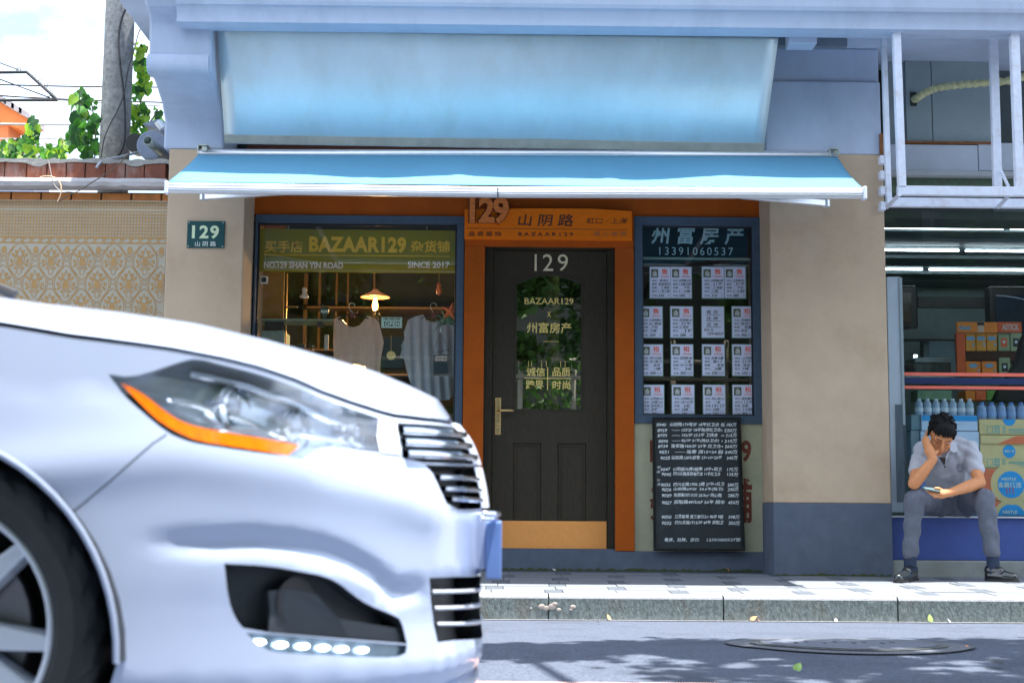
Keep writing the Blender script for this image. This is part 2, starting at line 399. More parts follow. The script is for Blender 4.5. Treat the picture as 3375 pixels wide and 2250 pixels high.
# moss and dirt line along the foot of the walls
rgm = random.Random(2)
for xa_, xb_, yy in ((WX0, WX1, SY-.0335), (xR0, xR1, -.0065), (xL0, xL1, -.0065)):
    vs = []; fs = []; x = xa_
    while x < xb_: vs += [(x, yy, GB*yy-.002), (x, yy, GB*yy+rgm.uniform(.004,.022))]; x += .022
    for i in range(len(vs)//2-1): fs.append((2*i, 2*i+2, 2*i+3, 2*i+1))
    tag(link('moss', vs, fs, mat('moss and grime', (.05,.065,.02), .95, var=.5, vscale=60) if 'moss and grime' not in bpy.data.materials else bpy.data.materials['moss and grime'], bld), kind='stuff')
# door surround
sx0, sx1 = xat(1529), xat(2088)
ox0, ox1 = xat(1596), xat(2026)
zdt = zat(815)
SYF = SY-.035
MB().box(sx0, ox0, SYF, SY-.001, zpl+.0, zdt-.001).build('door_surround', M['orange'], bld, bevel=.003)
MB().box(ox1, sx1, SYF, SY-.001, zpl+.0, zdt-.001).build('door_surround', M['orange'], bld, bevel=.003)
MB().box(sx0, sx1, SYF, SY-.001, zdt, zat(700)).build('door_surround', M['orange'], bld, bevel=.003)
# jamb lining + dark frame
DY = SY+.10
MB().box(ox0-.02, ox0+.0, SY-.001, DY+.1, zpl, zdt+.03).box(ox1, ox1+.02, SY-.001, DY+.1, zpl, zdt+.03).box(ox0, ox1, SY-.001, DY+.1, zdt, zdt+.03).build('door_reveal', M['darkwood'], bld)
fx0, fx1 = xat(1624, DY), xat(2000, DY); fz1 = zat(826, DY); fz0 = zat(1827, DY)
MB().box(ox0, fx0-.003, DY-.03, DY+.06, zpl, zdt).box(fx1+.003, ox1, DY-.03, DY+.06, zpl, zdt).box(fx0-.003, fx1+.003, DY-.03, DY+.06, fz1+.003, zdt).build('door_frame', M['darkwood'], bld, bevel=.004)
MB().box(ox0, ox1, SY-.02, DY+.1, zpl-.0, zpl+.012).build('door_sill', M['plinthpaint'], bld)
# door leaf with arched opening
gx0, gx1 = xat(1697, DY), xat(1920, DY); gz0 = zat(1352, DY); gzs = zat(932, DY); gza = zat(900, DY)
def arch(x0, x1, z0, zs, za, n=14):
    pts = [(x0, z0), (x1, z0)]
    for i in range(n+1):
        t = i/n; x = x1 + (x0-x1)*t; pts.append((x, zs + (za-zs)*math.sin(PI*t)**.8))
    return pts
ap = arch(gx0, gx1, gz0, gzs, gza)
outer = [(fx0,fz0),(fx1,fz0),(fx1,fz1),(fx0,fz1)]
def holed(outer, holes, Y0, Y1, name, m, parent, **k):
    pts = [Vector(p) for p in outer]; edges = [(i, (i+1) % len(outer)) for i in range(len(outer))]
    for h in holes:
        b = len(pts); pts += [Vector(p) for p in h]; edges += [(b+i, b+(i+1) % len(h)) for i in range(len(h))]
    vo, eo, fo, *_ = delaunay_2d_cdt([p.to_2d() for p in pts], edges, [], 2, 1e-6)
    fo = delaunay_2d_cdt([p.to_2d() for p in pts], edges, [], 4, 1e-6)[2] if holes else fo
    def inside(q, poly):
        c = False; n = len(poly)
        for i in range(n):
            a, b_ = poly[i], poly[(i+1) % n]
            if (a[1] > q[1]) != (b_[1] > q[1]) and q[0] < (b_[0]-a[0])*(q[1]-a[1])/(b_[1]-a[1])+a[0]: c = not c
        return c
    vo, eo, fo, *_ = delaunay_2d_cdt([p.to_2d() for p in pts], edges, [], 0, 1e-6)
    tri = []
    for f in fo:
        q = sum((vo[i] for i in f), Vector((0,0)))/len(f)
        if inside(q, outer) and not any(inside(q, h) for h in holes): tri.append(tuple(f))
    n = len(vo); vs = [(v.x, Y0, v.y) for v in vo] + [(v.x, Y1, v.y) for v in vo]
    fs = []
    for t in tri:
        a = [vo[i] for i in t]; area = (a[1]-a[0]).cross(a[2]-a[0]) if len(t) == 3 else 1
        tt = t if area > 0 else tuple(reversed(t))
        fs.append(tt); fs.append(tuple(n+i for i in reversed(tt)))
    cnt = {}
    for t in tri:
        a = [vo[i] for i in t]; area = (a[1]-a[0]).cross(a[2]-a[0])
        tt = t if area > 0 else tuple(reversed(t))
        for i in range(len(tt)): cnt[(tt[i], tt[(i+1) % len(tt)])] = 1
    for (a, b_) in list(cnt):
        if (b_, a) not in cnt: fs.append((b_, a, n+a, n+b_))
    return link(name, vs, fs, m, parent, **k)
pan = []
for a, b_ in ((1695,1785), (1840,1932)):
    px0, px1 = xat(a, DY), xat(b_, DY); pan.append([(px0, zat(1714, DY)), (px1, zat(1714, DY)), (px1, zat(1460, DY)), (px0, zat(1460, DY))])
door = holed(outer, [ap]+pan, DY, DY+.045, 'door', M['darkwood'], bld, bevel=.003)
for q in pan:
    MB().box(q[0][0], q[1][0], DY+.014, DY+.04, q[0][1], q[2][1]).build('door_panel', M['darkwood'], door)
    w = .012; x0, x1, z0, z1 = q[0][0]+.006, q[1][0]-.006, q[0][1]+.006, q[2][1]-.006
    MB().box(x0, x1, DY+.004, DY+.014, z0, z0+w).box(x0, x1, DY+.004, DY+.014, z1-w, z1).box(x0, x0+w, DY+.004, DY+.014, z0+w, z1-w).box(x1-w, x1, DY+.004, DY+.014, z0+w, z1-w).build('panel_moulding', M['darkwood'], door)
gp = arch(gx0-.0, gx1, gz0, gzs, gza)
MB().extrude([(x, DY+.02, z) for x, z in gp], (0, .006, 0)).build('door_glass', M['glassdoor'], door)
gi = arch(gx0+.012, gx1-.012, gz0+.012, gzs-.006, gza-.012)
holed(gp, [gi], DY-.004, DY+.012, 'glazing_bead', M['darkwood'], door)
# kick plate, lever handle
kk = slab('kick_plate', 1646, 1716, 1999, 1825, DY-.004, DY-.0005, M['kick'], door, bevel=.001)
kx0_, kx1_ = xat(1634, DY), xat(1653, DY)
pl = MB().box(kx0_, kx1_, DY-.008, DY, zat(1432, DY), zat(1311, DY)).build('handle', M['brass'], door, bevel=.002)
hz = zat(1355, DY)
mb = MB().tube([(xat(1643,DY), DY-.008, hz), (xat(1643,DY), DY-.05, hz)], .009, 12).tube([(xat(1643,DY), DY-.05, hz), (xat(1660,DY), DY-.055, hz+.002), (xat(1680,DY), DY-.055, hz+.003), (xat(1696,DY), DY-.052, hz)], [.007,.009,.010,.006], 10)
MB().tube([(xat(1643,DY), DY-.009, zat(1407,DY)), (xat(1643,DY), DY-.014, zat(1407,DY))], .007, 12).build('keyhole', M['brass'], pl)
mb.build('lever', M['brass'], pl, smooth=True)
mb = MB()
for a, b_ in ((1314,1348),(1362,1395),(1398,1428)):
    mb.box(xat(1638,DY), xat(1649,DY), DY-.0095, DY-.008, zat(b_,DY), zat(a,DY))
mb.build('engraved_plate', mat('dull brass', (.45,.33,.16), .4, .8, var=.5, vscale=150), pl)
# lettering on door
GYT = DY+.018
M['palegold'] = mat('pale gold lettering', (.80,.72,.48), .35, .3)
for ch_, a_, b_ in (('1',1762,1769),('2',1789,1823),('9',1838,1872)): text('number_lettering', ch_, a_, 838, b_, 893, DY-.0005, M['palegold'], door, depth=.004)
text('gold_lettering', 'BAZAAR129', 1729, 982, 1890, 1003, GYT, M['gold'], door, bold=.008)
text('gold_lettering', 'X', 1803, 1026, 1816, 1044, GYT, M['gold'], door, bold=.012)
text('gold_lettering', '州富房产', 1736, 1062, 1883, 1098, GYT, M['gold'], door, bold=.014)
text('gold_lettering', '诚信', 1735, 1210, 1797, 1240, GYT, M['gold'], door, bold=.014)
text('gold_lettering', '品质', 1821, 1210, 1880, 1240, GYT, M['gold'], door, bold=.014)
text('gold_lettering', '跨界', 1733, 1252, 1792, 1283, GYT, M['gold'], door, bold=.014)
text('gold_lettering', '时尚', 1821, 1254, 1880, 1283, GYT, M['gold'], door, bold=.014)
for a_, b_, c_, d_, o_ in [(1729,1244.5,1883,1247,0),(1804,1209,1807,1284,.0016),(1790,1123.5,1842,1125,0)] + [(q_,1188,q_+1.6,1208,0) for q_ in (1742,1752,1785,1800,1847,1862)]:
    MB().box(xat(a_,GYT), xat(c_,GYT), GYT-.0015-o_, GYT-o_, zat(d_,GYT), zat(b_,GYT)).build('gold_rule', M['gold'], door)

# windows: frames and glass
def frame(name, x0, x1, z0, z1, w, m, parent, Y0, Y1, wl=None):
    wl = w if wl is None else wl
    return MB().box(x0, x1, Y0, Y1, z1-w, z1).box(x0, x1, Y0, Y1, z0, z0+w).box(x0, x0+wl, Y0, Y1, z0+w, z1-w).box(x1-w, x1, Y0, Y1, z0+w, z1-w).build(name, m, parent, bevel=.003)
GY = SY+.05
win1 = frame('display_window', bx0, bx1, bz0, bz1-.001, .055, M['framepaint'], bld, SY-.02, GY+.05, wl=.012)
MB().box(bx0+.012, bx1-.055, GY, GY+.006, bz0+.055, bz1-.056).build('window_glass', M['glass'], win1)
frame('black_inner_frame', bx0+.012, bx1-.055, bz0+.055, bz1-.056, .014, M['black'], win1, GY-.012, GY-.001)
win2 = frame('display_window', lx0, lx1, lz0, lz1-.001, .062, M['framepaint'], bld, SY-.02, GY+.05)
frame('black_inner_frame', lx0+.062, lx1-.062, lz0+.062, lz1-.063, .012, M['black'], win2, GY-.012, GY-.001)
MB().box(lx0+.062, lx1-.062, GY, GY+.006, lz0+.062, lz1-.063).build('window_glass', M['glass'], win2)

# stencilled red letters on the pale lower wall
M['stencil'] = mat('brown red stencil', (.16,.035,.015), .7, var=.2, vscale=20)
text('stencil_lettering', '9', 2443, 1450, 2476, 1522, SY-.0005, M['stencil'], lw, bold=.03)
text('stencil_lettering', '铺', 2400, 1575, 2479, 1724, SY-.0005, M['stencil'], lw, bold=.022)
text('stencil_lettering', '1', 2142, 1450, 2166, 1522, SY-.0005, M['stencil'], lw, bold=.03)
text('stencil_lettering', '杂', 2140, 1590, 2250, 1722, SY-.0005, M['stencil'], lw, bold=.022)

# ------------------------------------------------------------------ board over the door
BY0 = SY-.10
bx = thing('shop_signboard', 'orange board over the dark door with a wooden 129 on its top edge', 'sign', (P(1800,750,BY0).x, BY0, P(1800,750,BY0).z))
x0, x1, z0, z1 = Q(1531, 692, 2083, 788, BY0)
pts = [(x0, z0), (x1, z0), (x1, z1-.002), (x0+(x1-x0)*.75, z1+.014), (x0+(x1-x0)*.4, z1+.012), (x0, z1)]
MB().extrude([(x, BY0, z) for x, z in pts], (0, SYF-BY0-.0005, 0)).build('board', M['board'], bx, bevel=.003)
BT = BY0-.0003
M['carved'] = mat('dark carved lettering', (.09,.03,.012), .8, var=.2)
M['boardgrain'] = mat('sawn orange timber', (.60,.17,.03), .65, var=.45, vscale=22, stretch=(1,1,6), bump=.4)
text('number_shadow_backing', '129', 1544, 649, 1679, 741, BY0-.002, mat('number shadow brown', (.10,.03,.01), .8), bx, depth=.018, bold=.065, space=.9)  # larger dark outline painted as the shadow around the timber number
text('timber_number', '129', 1548, 651, 1677, 738, BY0-.022, M['boardgrain'], bx, depth=.022, bold=.035, space=.9)
text('carved_lettering', '山 阴 路', 1706, 706, 1888, 746, BT, M['carved'], bx, bold=.016, shear=.15)
text('carved_lettering', '虹口 · 上海', 1932, 718, 2066, 738, BT, M['carved'], bx, bold=.004, shear=.15)
text('carved_lettering', '品 质 服 饰', 1545, 763, 1652, 779, BT, M['carved'], bx, bold=.012)
text('carved_lettering', 'B A Z A A R 1 2 9', 1708, 766, 1889, 778, BT, M['carved'], bx, bold=.02)
text('carved_lettering', '暖 心 咖 啡', 1958, 763, 2064, 779, BT, mat('faded lettering', (.35,.12,.04), .8), bx, bold=.006)
slab('carved_line', 1538, 754, 2068, 755.5, BT-.001, BT, M['carved'], bx, bevel=0)

# number plaque on the left pillar
py = -.012
x0, x1, z0, z1 = Q(616, 728, 740, 817, py)
pq = thing('house_number_plaque', 'dark green enamel plaque reading 129 on the left beige pillar', 'number plaque', ((x0+x1)/2, py, (z0+z1)/2))
MB().box(x0, x1, py, -.001, z0, z1).build('plate', mat('dark green enamel', (.012,.07,.075), .3, var=.15, stain=(.02,.04,.04)), pq, bevel=.004)
M['creamenamel'] = mat('cream enamel', (.62,.74,.50), .4, var=.06)
text('numerals', '129', 633, 743, 722, 787, py-.0003, M['creamenamel'], pq, bold=.03, space=1.15)
text('road_name', '山 阴 路', 643, 795, 712, 812, py-.0003, mat('white enamel', (.6,.66,.62), .4), pq, bold=.01)
mb = MB()
for a, b_ in ((x0+.012, z0+.012), (x1-.012, z0+.012), (x0+.012, z1-.012), (x1-.012, z1-.012)): mb.tube([(a, py-.002, b_), (a, py, b_)], .004, 8)
mb.build('screw', M['alu'], pq)

# ------------------------------------------------------------------ roller shutter box: bent metal sheet above the awning
ft, fb = -.47, -.06
sh = thing('metal_fascia_sheet', 'wide bare metal sheet leaning back above the blue and white awning', 'metal sheet', (P(1650,280,-.25).x, -.25, P(1650,280,-.25).z))
N = 28; vs = []; fs = []
tl, tr = P(716, 90, ft), P(2566, 120, ft)
def yprof(t): return ft + .40*t**1.3
for i in range(N+1):
    t = i/N; Y_ = yprof(t)
    a = P(716+(742-716)*t, 90+(474-90)*t, Y_); b_ = P(2566+(2515-2566)*t, 120+(502-120)*t, Y_)
    for j in range(41):
        s = j/40; q = a.lerp(b_, s); q.y += .004*math.sin(s*9+t*3)*t - .003*math.sin(s*17+1)*t + (.006*math.exp(-((s-.72)/.01)**2)+.006*math.exp(-((s-.33)/.008)**2))*t; vs.append(q)
for i in range(N):
    for j in range(40): fs.append((i*41+j, (i+1)*41+j, (i+1)*41+j+1, i*41+j+1))
M['sheet'] = mat('bare zinc sheet', (.56,.70,.76), .38, .55, var=.10, vscale=3, stretch=(1,1,.35), bump=.15, bscale=30, stain=(.46,.50,.44), stain_amt=.35, stain_scale=2.5)
s_ = link('sheet', vs, fs, M['sheet'], sh, smooth=True)
sm = s_.modifiers.new('thickness', 'SOLIDIFY'); sm.thickness = .004; sm.offset = 1
lt = 25; qa, qb = vs[26*41], vs[26*41+40]; qc, qd = vs[28*41+40], vs[28*41]
MB().extrude([qd+Vector((0,-.006,0)), qc+Vector((0,-.006,0)), qb+Vector((0,-.006,0)), qa+Vector((0,-.006,0))], (0,-.008,0)).build('bottom_strip', mat('dusty beige strip', (.42,.40,.34), .8, var=.25, vscale=9, stretch=(1,1,.3)), sh, bevel=.002)
for k in range(7):
    s = (k+.5)/7; q = vs[2*41 + int(s*40)]
    MB().lathe([(0,-.006),(.007,-.004),(.007,.0),(0,.0)], q, 'Y', 8).build('rivet', M['alu'], sh)
MB().tube([tl+Vector((0,.03,.028)), tr+Vector((0,.03,.028))], .018, 8).build('track_rail', M['darkint'], sh)

# ------------------------------------------------------------------ awning
AR, AF = -.06, -1.0
aw = thing('awning', 'long retractable awning of pale blue cloth over the shopfront, half in sun', 'awning', (P(1700,580,-.5).x, -.5, P(1700,580,-.5).z))
rl, rr_ = P(655, 508, AR), P(2758, 514, AR); fl, fr_ = P(553, 600, AF), P(2846, 622, AF)
M['cloth'] = mat('pale blue awning cloth', (.105,.285,.43), .9, spec=.1, var=.03, vscale=4, bump=.3, bscale=600)
vs = []; fs = []; NI, NJ = 16, 90
for i in range(NI+1):
    t = i/NI
    a = rl.lerp(fl, t); b_ = rr_.lerp(fr_, t)
    for j in range(NJ+1):
        s = j/NJ; q = a.lerp(b_, s)
        w = math.sin(PI*t)
        sag = -.030*w*(1-.3*math.cos(2*PI*s)) + .010*w*math.sin(s*16+.6) + .006*w*math.sin(s*31+2)
        q.z += sag
        for c_, am in ((.27,.006), (.405,.010), (.63,.011), (.80,.005)): q.z += am*w*math.exp(-((s-c_-.015*t)/.012)**2)
        vs.append(q)
for i in range(NI):
    for j in range(NJ): fs.append((i*(NJ+1)+j, (i+1)*(NJ+1)+j, (i+1)*(NJ+1)+j+1, i*(NJ+1)+j+1))
cl = link('fabric', vs, fs, M['cloth'], aw, smooth=True)
sm = cl.modifiers.new('thickness', 'SOLIDIFY'); sm.thickness = .002
# front bar with grooves
bprof = [(0.0,.010),(-.012,.006),(-.016,-.006),(-.010,-.009),(-.010,-.013),(-.018,-.015),(-.020,-.028),(-.015,-.030),(-.015,-.034),(-.020,-.036),(-.018,-.052),(-.006,-.060),(.02,-.056),(.025,0)]
bprof = [(y*1.15, z*1.02) for y, z in bprof]
el, er = P(551, 612, AF-.01), P(2848, 630, AF-.01)
mid = (el+er)/2 + Vector((0,0,-.012))
mb = MB(); n = len(bprof); vs = []; fs = []
for e in (el, mid, er): vs += [e + Vector((0, y, z+.01)) for y, z in bprof]
for k in range(2):
    for i in range(n): fs.append((k*n+i, k*n+(i+1) % n, (k+1)*n+(i+1) % n, (k+1)*n+i))
fs += [tuple(reversed(range(n))), tuple(2*n+i for i in range(n))]
link('front_bar', vs, fs, M['alu'], aw, bevel=.0015)
for e, s_ in ((el, -1), (er, 1)):
    MB().box(e.x-.012, e.x+.012, e.y-.03, e.y+.035, e.z-.056, e.z+.026).build('end_cap', M['white'], aw, bevel=.004)
jx = P(1641, 625, AF).x
MB().box(jx-.003, jx+.003, AF-.038, AF, mid.z-.05, mid.z+.02).build('bar_joint', M['black'], aw)
# folding arms
def arm(pa, pb, pc):
    m = MB(); m.extrude([pa+Vector((0,-.02,.016)), pa+Vector((0,.02,.016)), pa+Vector((0,.02,-.026)), pa+Vector((0,-.02,-.026))], pb-pa)
    o = m.build('folding_arm', M['alu'], aw, bevel=.004)
    MB().lathe([(0,-.03),(.028,-.03),(.028,.018),(0,.018)], pa, 'Z', 14).build('elbow_joint', M['alu'], o, bevel=.003)
    MB().tube([pb, pc], .02, 8).build('upper_arm', M['alu'], o)
arm(P(672, 646, -.55), P(960, 628, -.90), P(960, 600, -.12))
arm(P(2722, 668, -.55), P(2440, 642, -.90), P(2440, 610, -.12))
for px, py in ((668, 488), (2748, 500)):
    c = P(px, py, -.08)
    MB().box(c.x-.035, c.x+.035, -.09, .0, c.z+.015, c.z+.026).box(c.x-.035, c.x-.027, -.09, 0, c.z-.05, c.z+.015).box(c.x+.0, c.x+.035, -.11, -.05, c.z-.03, c.z+.004).build('wall_bracket', mat('galvanised steel', (.5,.55,.52), .35, .8, var=.3, vscale=50), aw, bevel=.002)
MB().tube([P(655, 505, -.06), P(2758, 511, -.06)], .03, 12).build('roller_tube', M['alu'], aw, smooth=True)
# ------------------------------------------------------------------ the passing car (heads to the right, side 2.5 m from the camera)
YC, HW = -6.6, .90
CRI = CR.inverted()
def proj(v):
    q = CRI @ (Vector(v)-CAM); return Vector((1687.5 - F*q.x/q.z, 1125 + F*q.y/q.z))
def interp(xs, ys, x):
    if x <= xs[0]: return ys[0]
    for i in range(len(xs)-1):
        if x <= xs[i+1]: return ys[i] + (ys[i+1]-ys[i])*(x-xs[i])/(xs[i+1]-xs[i])
    return ys[-1]
front = [(1480,1392),(1500,1405),(1530,1440),(1556,1500),(1573,1560),(1588,1640),(1592,1700),(1590,1874),(1582,1910),(1580,1996),(1590,2094),(1596,2130),(1585,2170),(1550,2205),(1500,2226),(1400,2245)]
fp = sorted([(P(x, y, YC).z, P(x, y, YC).x) for x, y in front])
fz_, fx_ = [a for a, b in fp], [b for a, b in fp]
def xfront(z): 
    s = 0
    for dz in (-.015, 0, .015): s += interp(fz_, fx_, z+dz)
    return s/3
def hwid(z): return HW + .012 - .10*max(0, z-.50)**1.3 - .25*max(0, .15-z)**1.2 - .02*math.exp(-((z-.42)/.10)**2)*0
EX = 2/2.35; XS = -1.15
eyebrow = []          # soft crease over the fog lamp recess, filled in below
def S0(u, z):
    if u <= 0: return Vector((XS + u*1.7, YC - hwid(z), z))
    th = min(u, 1)*PI/2; s, c = math.sin(th), math.cos(th)
    return Vector((XS + (xfront(z)-XS)*s**EX, YC - hwid(z)*max(c, 0)**EX, z))
def inv(px, py, S=S0, near=None):
    best = None
    if near is None:
        for i in range(-16, 41):
            for j in range(-8, 42):
                u, z = i*.025, .02 + j*.025
                d = (proj(S(u, z))-Vector((px, py))).length
                if best is None or d < best[0]: best = (d, u, z)
    else: best = ((proj(S(*near))-Vector((px, py))).length, near[0], near[1])
    d, u, z = best; st = .02
    while st > 2e-5:
        imp = False
        for du, dz in ((st,0),(-st,0),(0,st),(0,-st),(st,st),(-st,-st),(st,-st),(-st,st)):
            uu, zz = min(1, u+du), z+dz
            dd = (proj(S(uu, zz))-Vector((px, py))).length
            if dd < d: d, u, z, imp = dd, uu, zz, True
        if not imp: st /= 2
    return (u, z)
# shut line between bonnet and wings
shut = [(-60,1068),(0,1076),(224,1114),(400,1136),(561,1158),(740,1192),(850,1219),(974,1261),(1068,1303),(1161,1336),(1255,1366),(1302,1378),(1400,1389),(1475,1397)]
sp = [inv(x, y) for x, y in shut]; sp.append((1.0, fz_[-1]-.004))
sp = sorted(sp); su = [a for a, b in sp]; sz = [b for a, b in sp]
def ztop(u):
    if u < su[0]: return min(.80, sz[0] + (su[0]-u)*.10)
    return interp(su, sz, u)
eb = [inv(x, y) for x, y in [(700,1790),(830,1785),(950,1795),(1060,1815),(1150,1845),(1230,1890),(1300,1950)]]
sh_ = [inv(x, y) for x, y in [(20,1560),(300,1525),(560,1500),(800,1530),(1000,1560),(1200,1600),(1400,1670)]]
def pl_signed(poly, u, z):
    if u < poly[0][0]-.08 or u > poly[-1][0]+.08: return None, 0
    e = 1.0
    if u < poly[0][0]: e = 1-(poly[0][0]-u)/.08
    if u > poly[-1][0]: e = 1-(u-poly[-1][0])/.08
    return z - interp([p[0] for p in poly], [p[1] for p in poly], u), e
def disp(u, z):
    d = 0.0
    q, e = pl_signed(eb, u, z)
    if q is not None: d -= e*.010*math.exp(-(q/.020)**2)
    q, e = pl_signed(sh_, u, z)
    if q is not None: d += e*.006*math.exp(-(q/.05)**2)
    return d
def S(u, z):
    p = S0(u, z); d = disp(u, z)
    if d:
        n = (S0(u+1e-3, z)-S0(u-1e-3, z)).cross(S0(u, z+1e-3)-S0(u, z-1e-3)).normalized(); p = p + n*d
    return p
def SN(u, z):
    uu = min(u, .9985)
    return (S(uu+1.5e-3, z)-S(uu-1.5e-3, z)).cross(S(uu, z+2e-3)-S(uu, z-2e-3)).normalized()
def region(pts, ctr=()):
    out = []; near = None
    for p in pts:
        if p[0] == 'c': q = (1.0, p[1])
        else: q = inv(p[0], p[1])
        out.append(q)
    res = []
    for i in range(len(out)):
        a, b = out[i], out[(i+1) % len(out)]; n = max(1, int(math.hypot((b[0]-a[0])*1.3, b[1]-a[1])/.03))
        for k in range(n): res.append((a[0]+(b[0]-a[0])*k/n, a[1]+(b[1]-a[1])*k/n))
    return res
def smoothpoly(pts, sharp=()):
    n = len(pts); out = []
    for i in range(n):
        a, b, c = pts[i-1], pts[i], pts[(i+1) % n]
        if i in sharp: out.append(b)
        else: out += [((a[0]+3*b[0])/4, (a[1]+3*b[1])/4), ((3*b[0]+c[0])/4, (3*b[1]+c[1])/4)]
    return out
zc = lambda py: P(1590, py, YC).z
REG = {}
REG['indicator'] = region(smoothpoly([(398,1261),(442,1278),(488,1308),(540,1352),(600,1390),(660,1408),(740,1423),(881,1446),(988,1467),(946,1500),(787,1474),(653,1453),(602,1432),(560,1410),(510,1376),(434,1299)], (0,8,9)))
REG['headlight'] = region(smoothpoly([(357,1233),(430,1243),(520,1218),(600,1190),(650,1180),(740,1204),(850,1231),(974,1273),(1068,1315),(1161,1348),(1245,1376),(1290,1388),(1318,1400),(1322,1450),(1318,1496),(1238,1490),(1120,1474),(1068,1472),(1035,1483),(1002,1514),(946,1506),(787,1484),(647,1463),(600,1449),(551,1427),(459,1350),(405,1300)], (0,10,14)))
REG['lamp_end_trim'] = region([(1246,1381),(1290,1389),(1304,1394),(1312,1440),(1318,1498),(1250,1490),(1240,1440)])
REG['upper_grille'] = region([(1308,1392),(1400,1397),(1478,1404),('c',zc(1412)),('c',zc(1530)),(1500,1528),(1395,1524),(1325,1508)])
REG['middle_grille'] = region([(1400,1530),(1500,1534),('c',zc(1538)),('c',zc(1672)),(1560,1678),(1510,1678),(1470,1658),(1443,1600),(1425,1560)])
REG['fog_lamp_recess'] = region(smoothpoly([(739,1856),(884,1863),(1001,1884),(1071,1898),(1118,1921),(1164,1959),(1211,1991),(1305,2029),(1323,2043),(1342,2120),(1164,2106),(809,2078),(776,2038),(753,1977)], (0,9)))
REG['daytime_light'] = region(smoothpoly([(811,2084),(960,2093),(1164,2110),(1342,2124),(1337,2160),(1258,2167),(977,2153),(893,2146),(851,2122)], (0,3)))
REG['lower_grille'] = region([(1415,1903),(1500,1900),('c',zc(1894)),('c',zc(2096)),(1500,2108),(1442,2115),(1430,2060),(1420,1980)])
ax, az, ar = P(-390, 2180, YC-HW).x, P(-390, 2180, YC-HW).z, .403
REG['arch'] = [((ax + ar*math.cos(t)-XS)/1.7 if ax + ar*math.cos(t) < XS else inv(*proj((ax+ar*math.cos(t), YC-HW+.005, az+ar*math.sin(t))), near=(.25, az+ar*math.sin(t)))[0], az+ar*math.sin(t)) for t in [i*PI/24 for i in range(25)]]
REG['arch'] += [(REG['arch'][-1][0], -.2), (REG['arch'][0][0], -.2)]
a2x = ax - 2.70
REG['arch2'] = [((a2x + ar*math.cos(t)-XS)/1.7, az+ar*math.sin(t)) for t in [i*PI/24 for i in range(25)]]
REG['arch2'] += [(REG['arch2'][-1][0], -.2), (REG['arch2'][0][0], -.2)]
def strip(p, w):
    q = [inv(*a) for a in p]; L_ = []; R_ = []
    for i in range(len(q)):
        a, b = q[max(0, i-1)], q[min(len(q)-1, i+1)]; d = Vector((b[0]-a[0], b[1]-a[1])).normalized(); n = Vector((-d.y, d.x))*w
        L_.append((q[i][0]+n.x, q[i][1]+n.y)); R_.append((q[i][0]-n.x, q[i][1]-n.y))
    return L_ + R_[::-1]
REG['seam'] = strip([(549,1432),(500,1465),(420,1535),(340,1605),(280,1655),(225,1698)], .0012)
ORDER = ['arch','arch2','indicator','lamp_end_trim','headlight','upper_grille','middle_grille','fog_lamp_recess','daytime_light','lower_grille','seam']
def inpoly(q, poly):
    c = False; n = len(poly)
    for i in range(n):
        a, b = poly[i], poly[(i+1) % n]
        if (a[1] > q[1]) != (b[1] > q[1]) and q[0] < (b[0]-a[0])*(q[1]-a[1])/(b[1]-a[1])+a[0]: c = not c
    return c
def zbot(u): return interp([-3, -.45, -.44, .35, .6, 1], [.075, .075, .075, .045, .022, fz_[0]+.0], u)
UR = (-2.32, 1.0)
pts2, edges = [], []
def addpoly(poly, closed=True):
    b = len(pts2)
    for p in poly: pts2.append(Vector((p[0]*1.3, p[1])))
    n = len(poly)
    for i in range(n if closed else n-1): edges.append((b+i, b+(i+1) % n))
NU = 150
us = [UR[0] + (UR[1]-UR[0])*i/NU for i in range(NU+1)]
bound = [(u, zbot(u)) for u in us] + [(u, ztop(u)) for u in reversed(us)]
addpoly(bound)
for k in ORDER: addpoly([(min(max(u, UR[0]+.001), .9995), min(z, ztop(u)-.004)) for u, z in REG[k]])
for i in range(1, NU):
    u = us[i]
    for j in range(1, 42):
        z = zbot(u) + (ztop(u)-zbot(u))*(j+(.5 if i % 2 else 0)-.25)/42
        pts2.append(Vector((u*1.3, z)))
vo, _, fo, *_ = delaunay_2d_cdt(pts2, edges, [], 0, 1e-5)
VP = []; VN = []
for v in vo:
    u, z = min(v.x/1.3, 1.0), v.y
    VP.append(S(u, z)); VN.append(SN(u, z))
groups = {}
for f in fo:
    q = sum((vo[i] for i in f), Vector((0,0)))/len(f); uz = (q.x/1.3, q.y)
    if not inpoly(uz, bound): continue
    for k in ORDER:
        if inpoly(uz, REG[k]): break
    else: k = 'body'
    a = [vo[i] for i in f]; fl_ = (a[1]-a[0]).cross(a[2]-a[0]) > 0
    groups.setdefault(k, []).append(tuple(f) if fl_ else tuple(reversed(f)))
def patch(k, off=0.0, mirror=True):
    ids = sorted({i for f in groups[k] for i in f}); mp_ = {j: i for i, j in enumerate(ids)}
    vs = [VP[i] + VN[i]*off for i in ids]; ns = [VN[i] for i in ids]; fs = [tuple(mp_[i] for i in f) for f in groups[k]]
    return vs, ns, fs
def mirrored(vs, ns, fs):
    return [Vector((v.x, 2*YC-v.y, v.z)) for v in vs], [Vector((n.x, -n.y, n.z)) for n in ns], [tuple(reversed(f)) for f in fs]
def both(vs, ns, fs):
    v2, n2, f2 = mirrored(vs, ns, fs); n = len(vs); return vs+v2, ns+n2, fs+[tuple(i+n for i in f) for f in f2]
M['paint'] = mat('silver white car paint', (.45,.53,.72), .28, .12, var=.0, coat=.8)
M['paint'].node_tree.nodes['Principled BSDF'].inputs['Coat Roughness'].default_value = .06
M['chrome'] = mat('chrome', (.80,.84,.90), .10, 1.0, var=.0)
M['satin'] = mat('satin silver', (.74,.79,.88), .35, .45, var=.03)
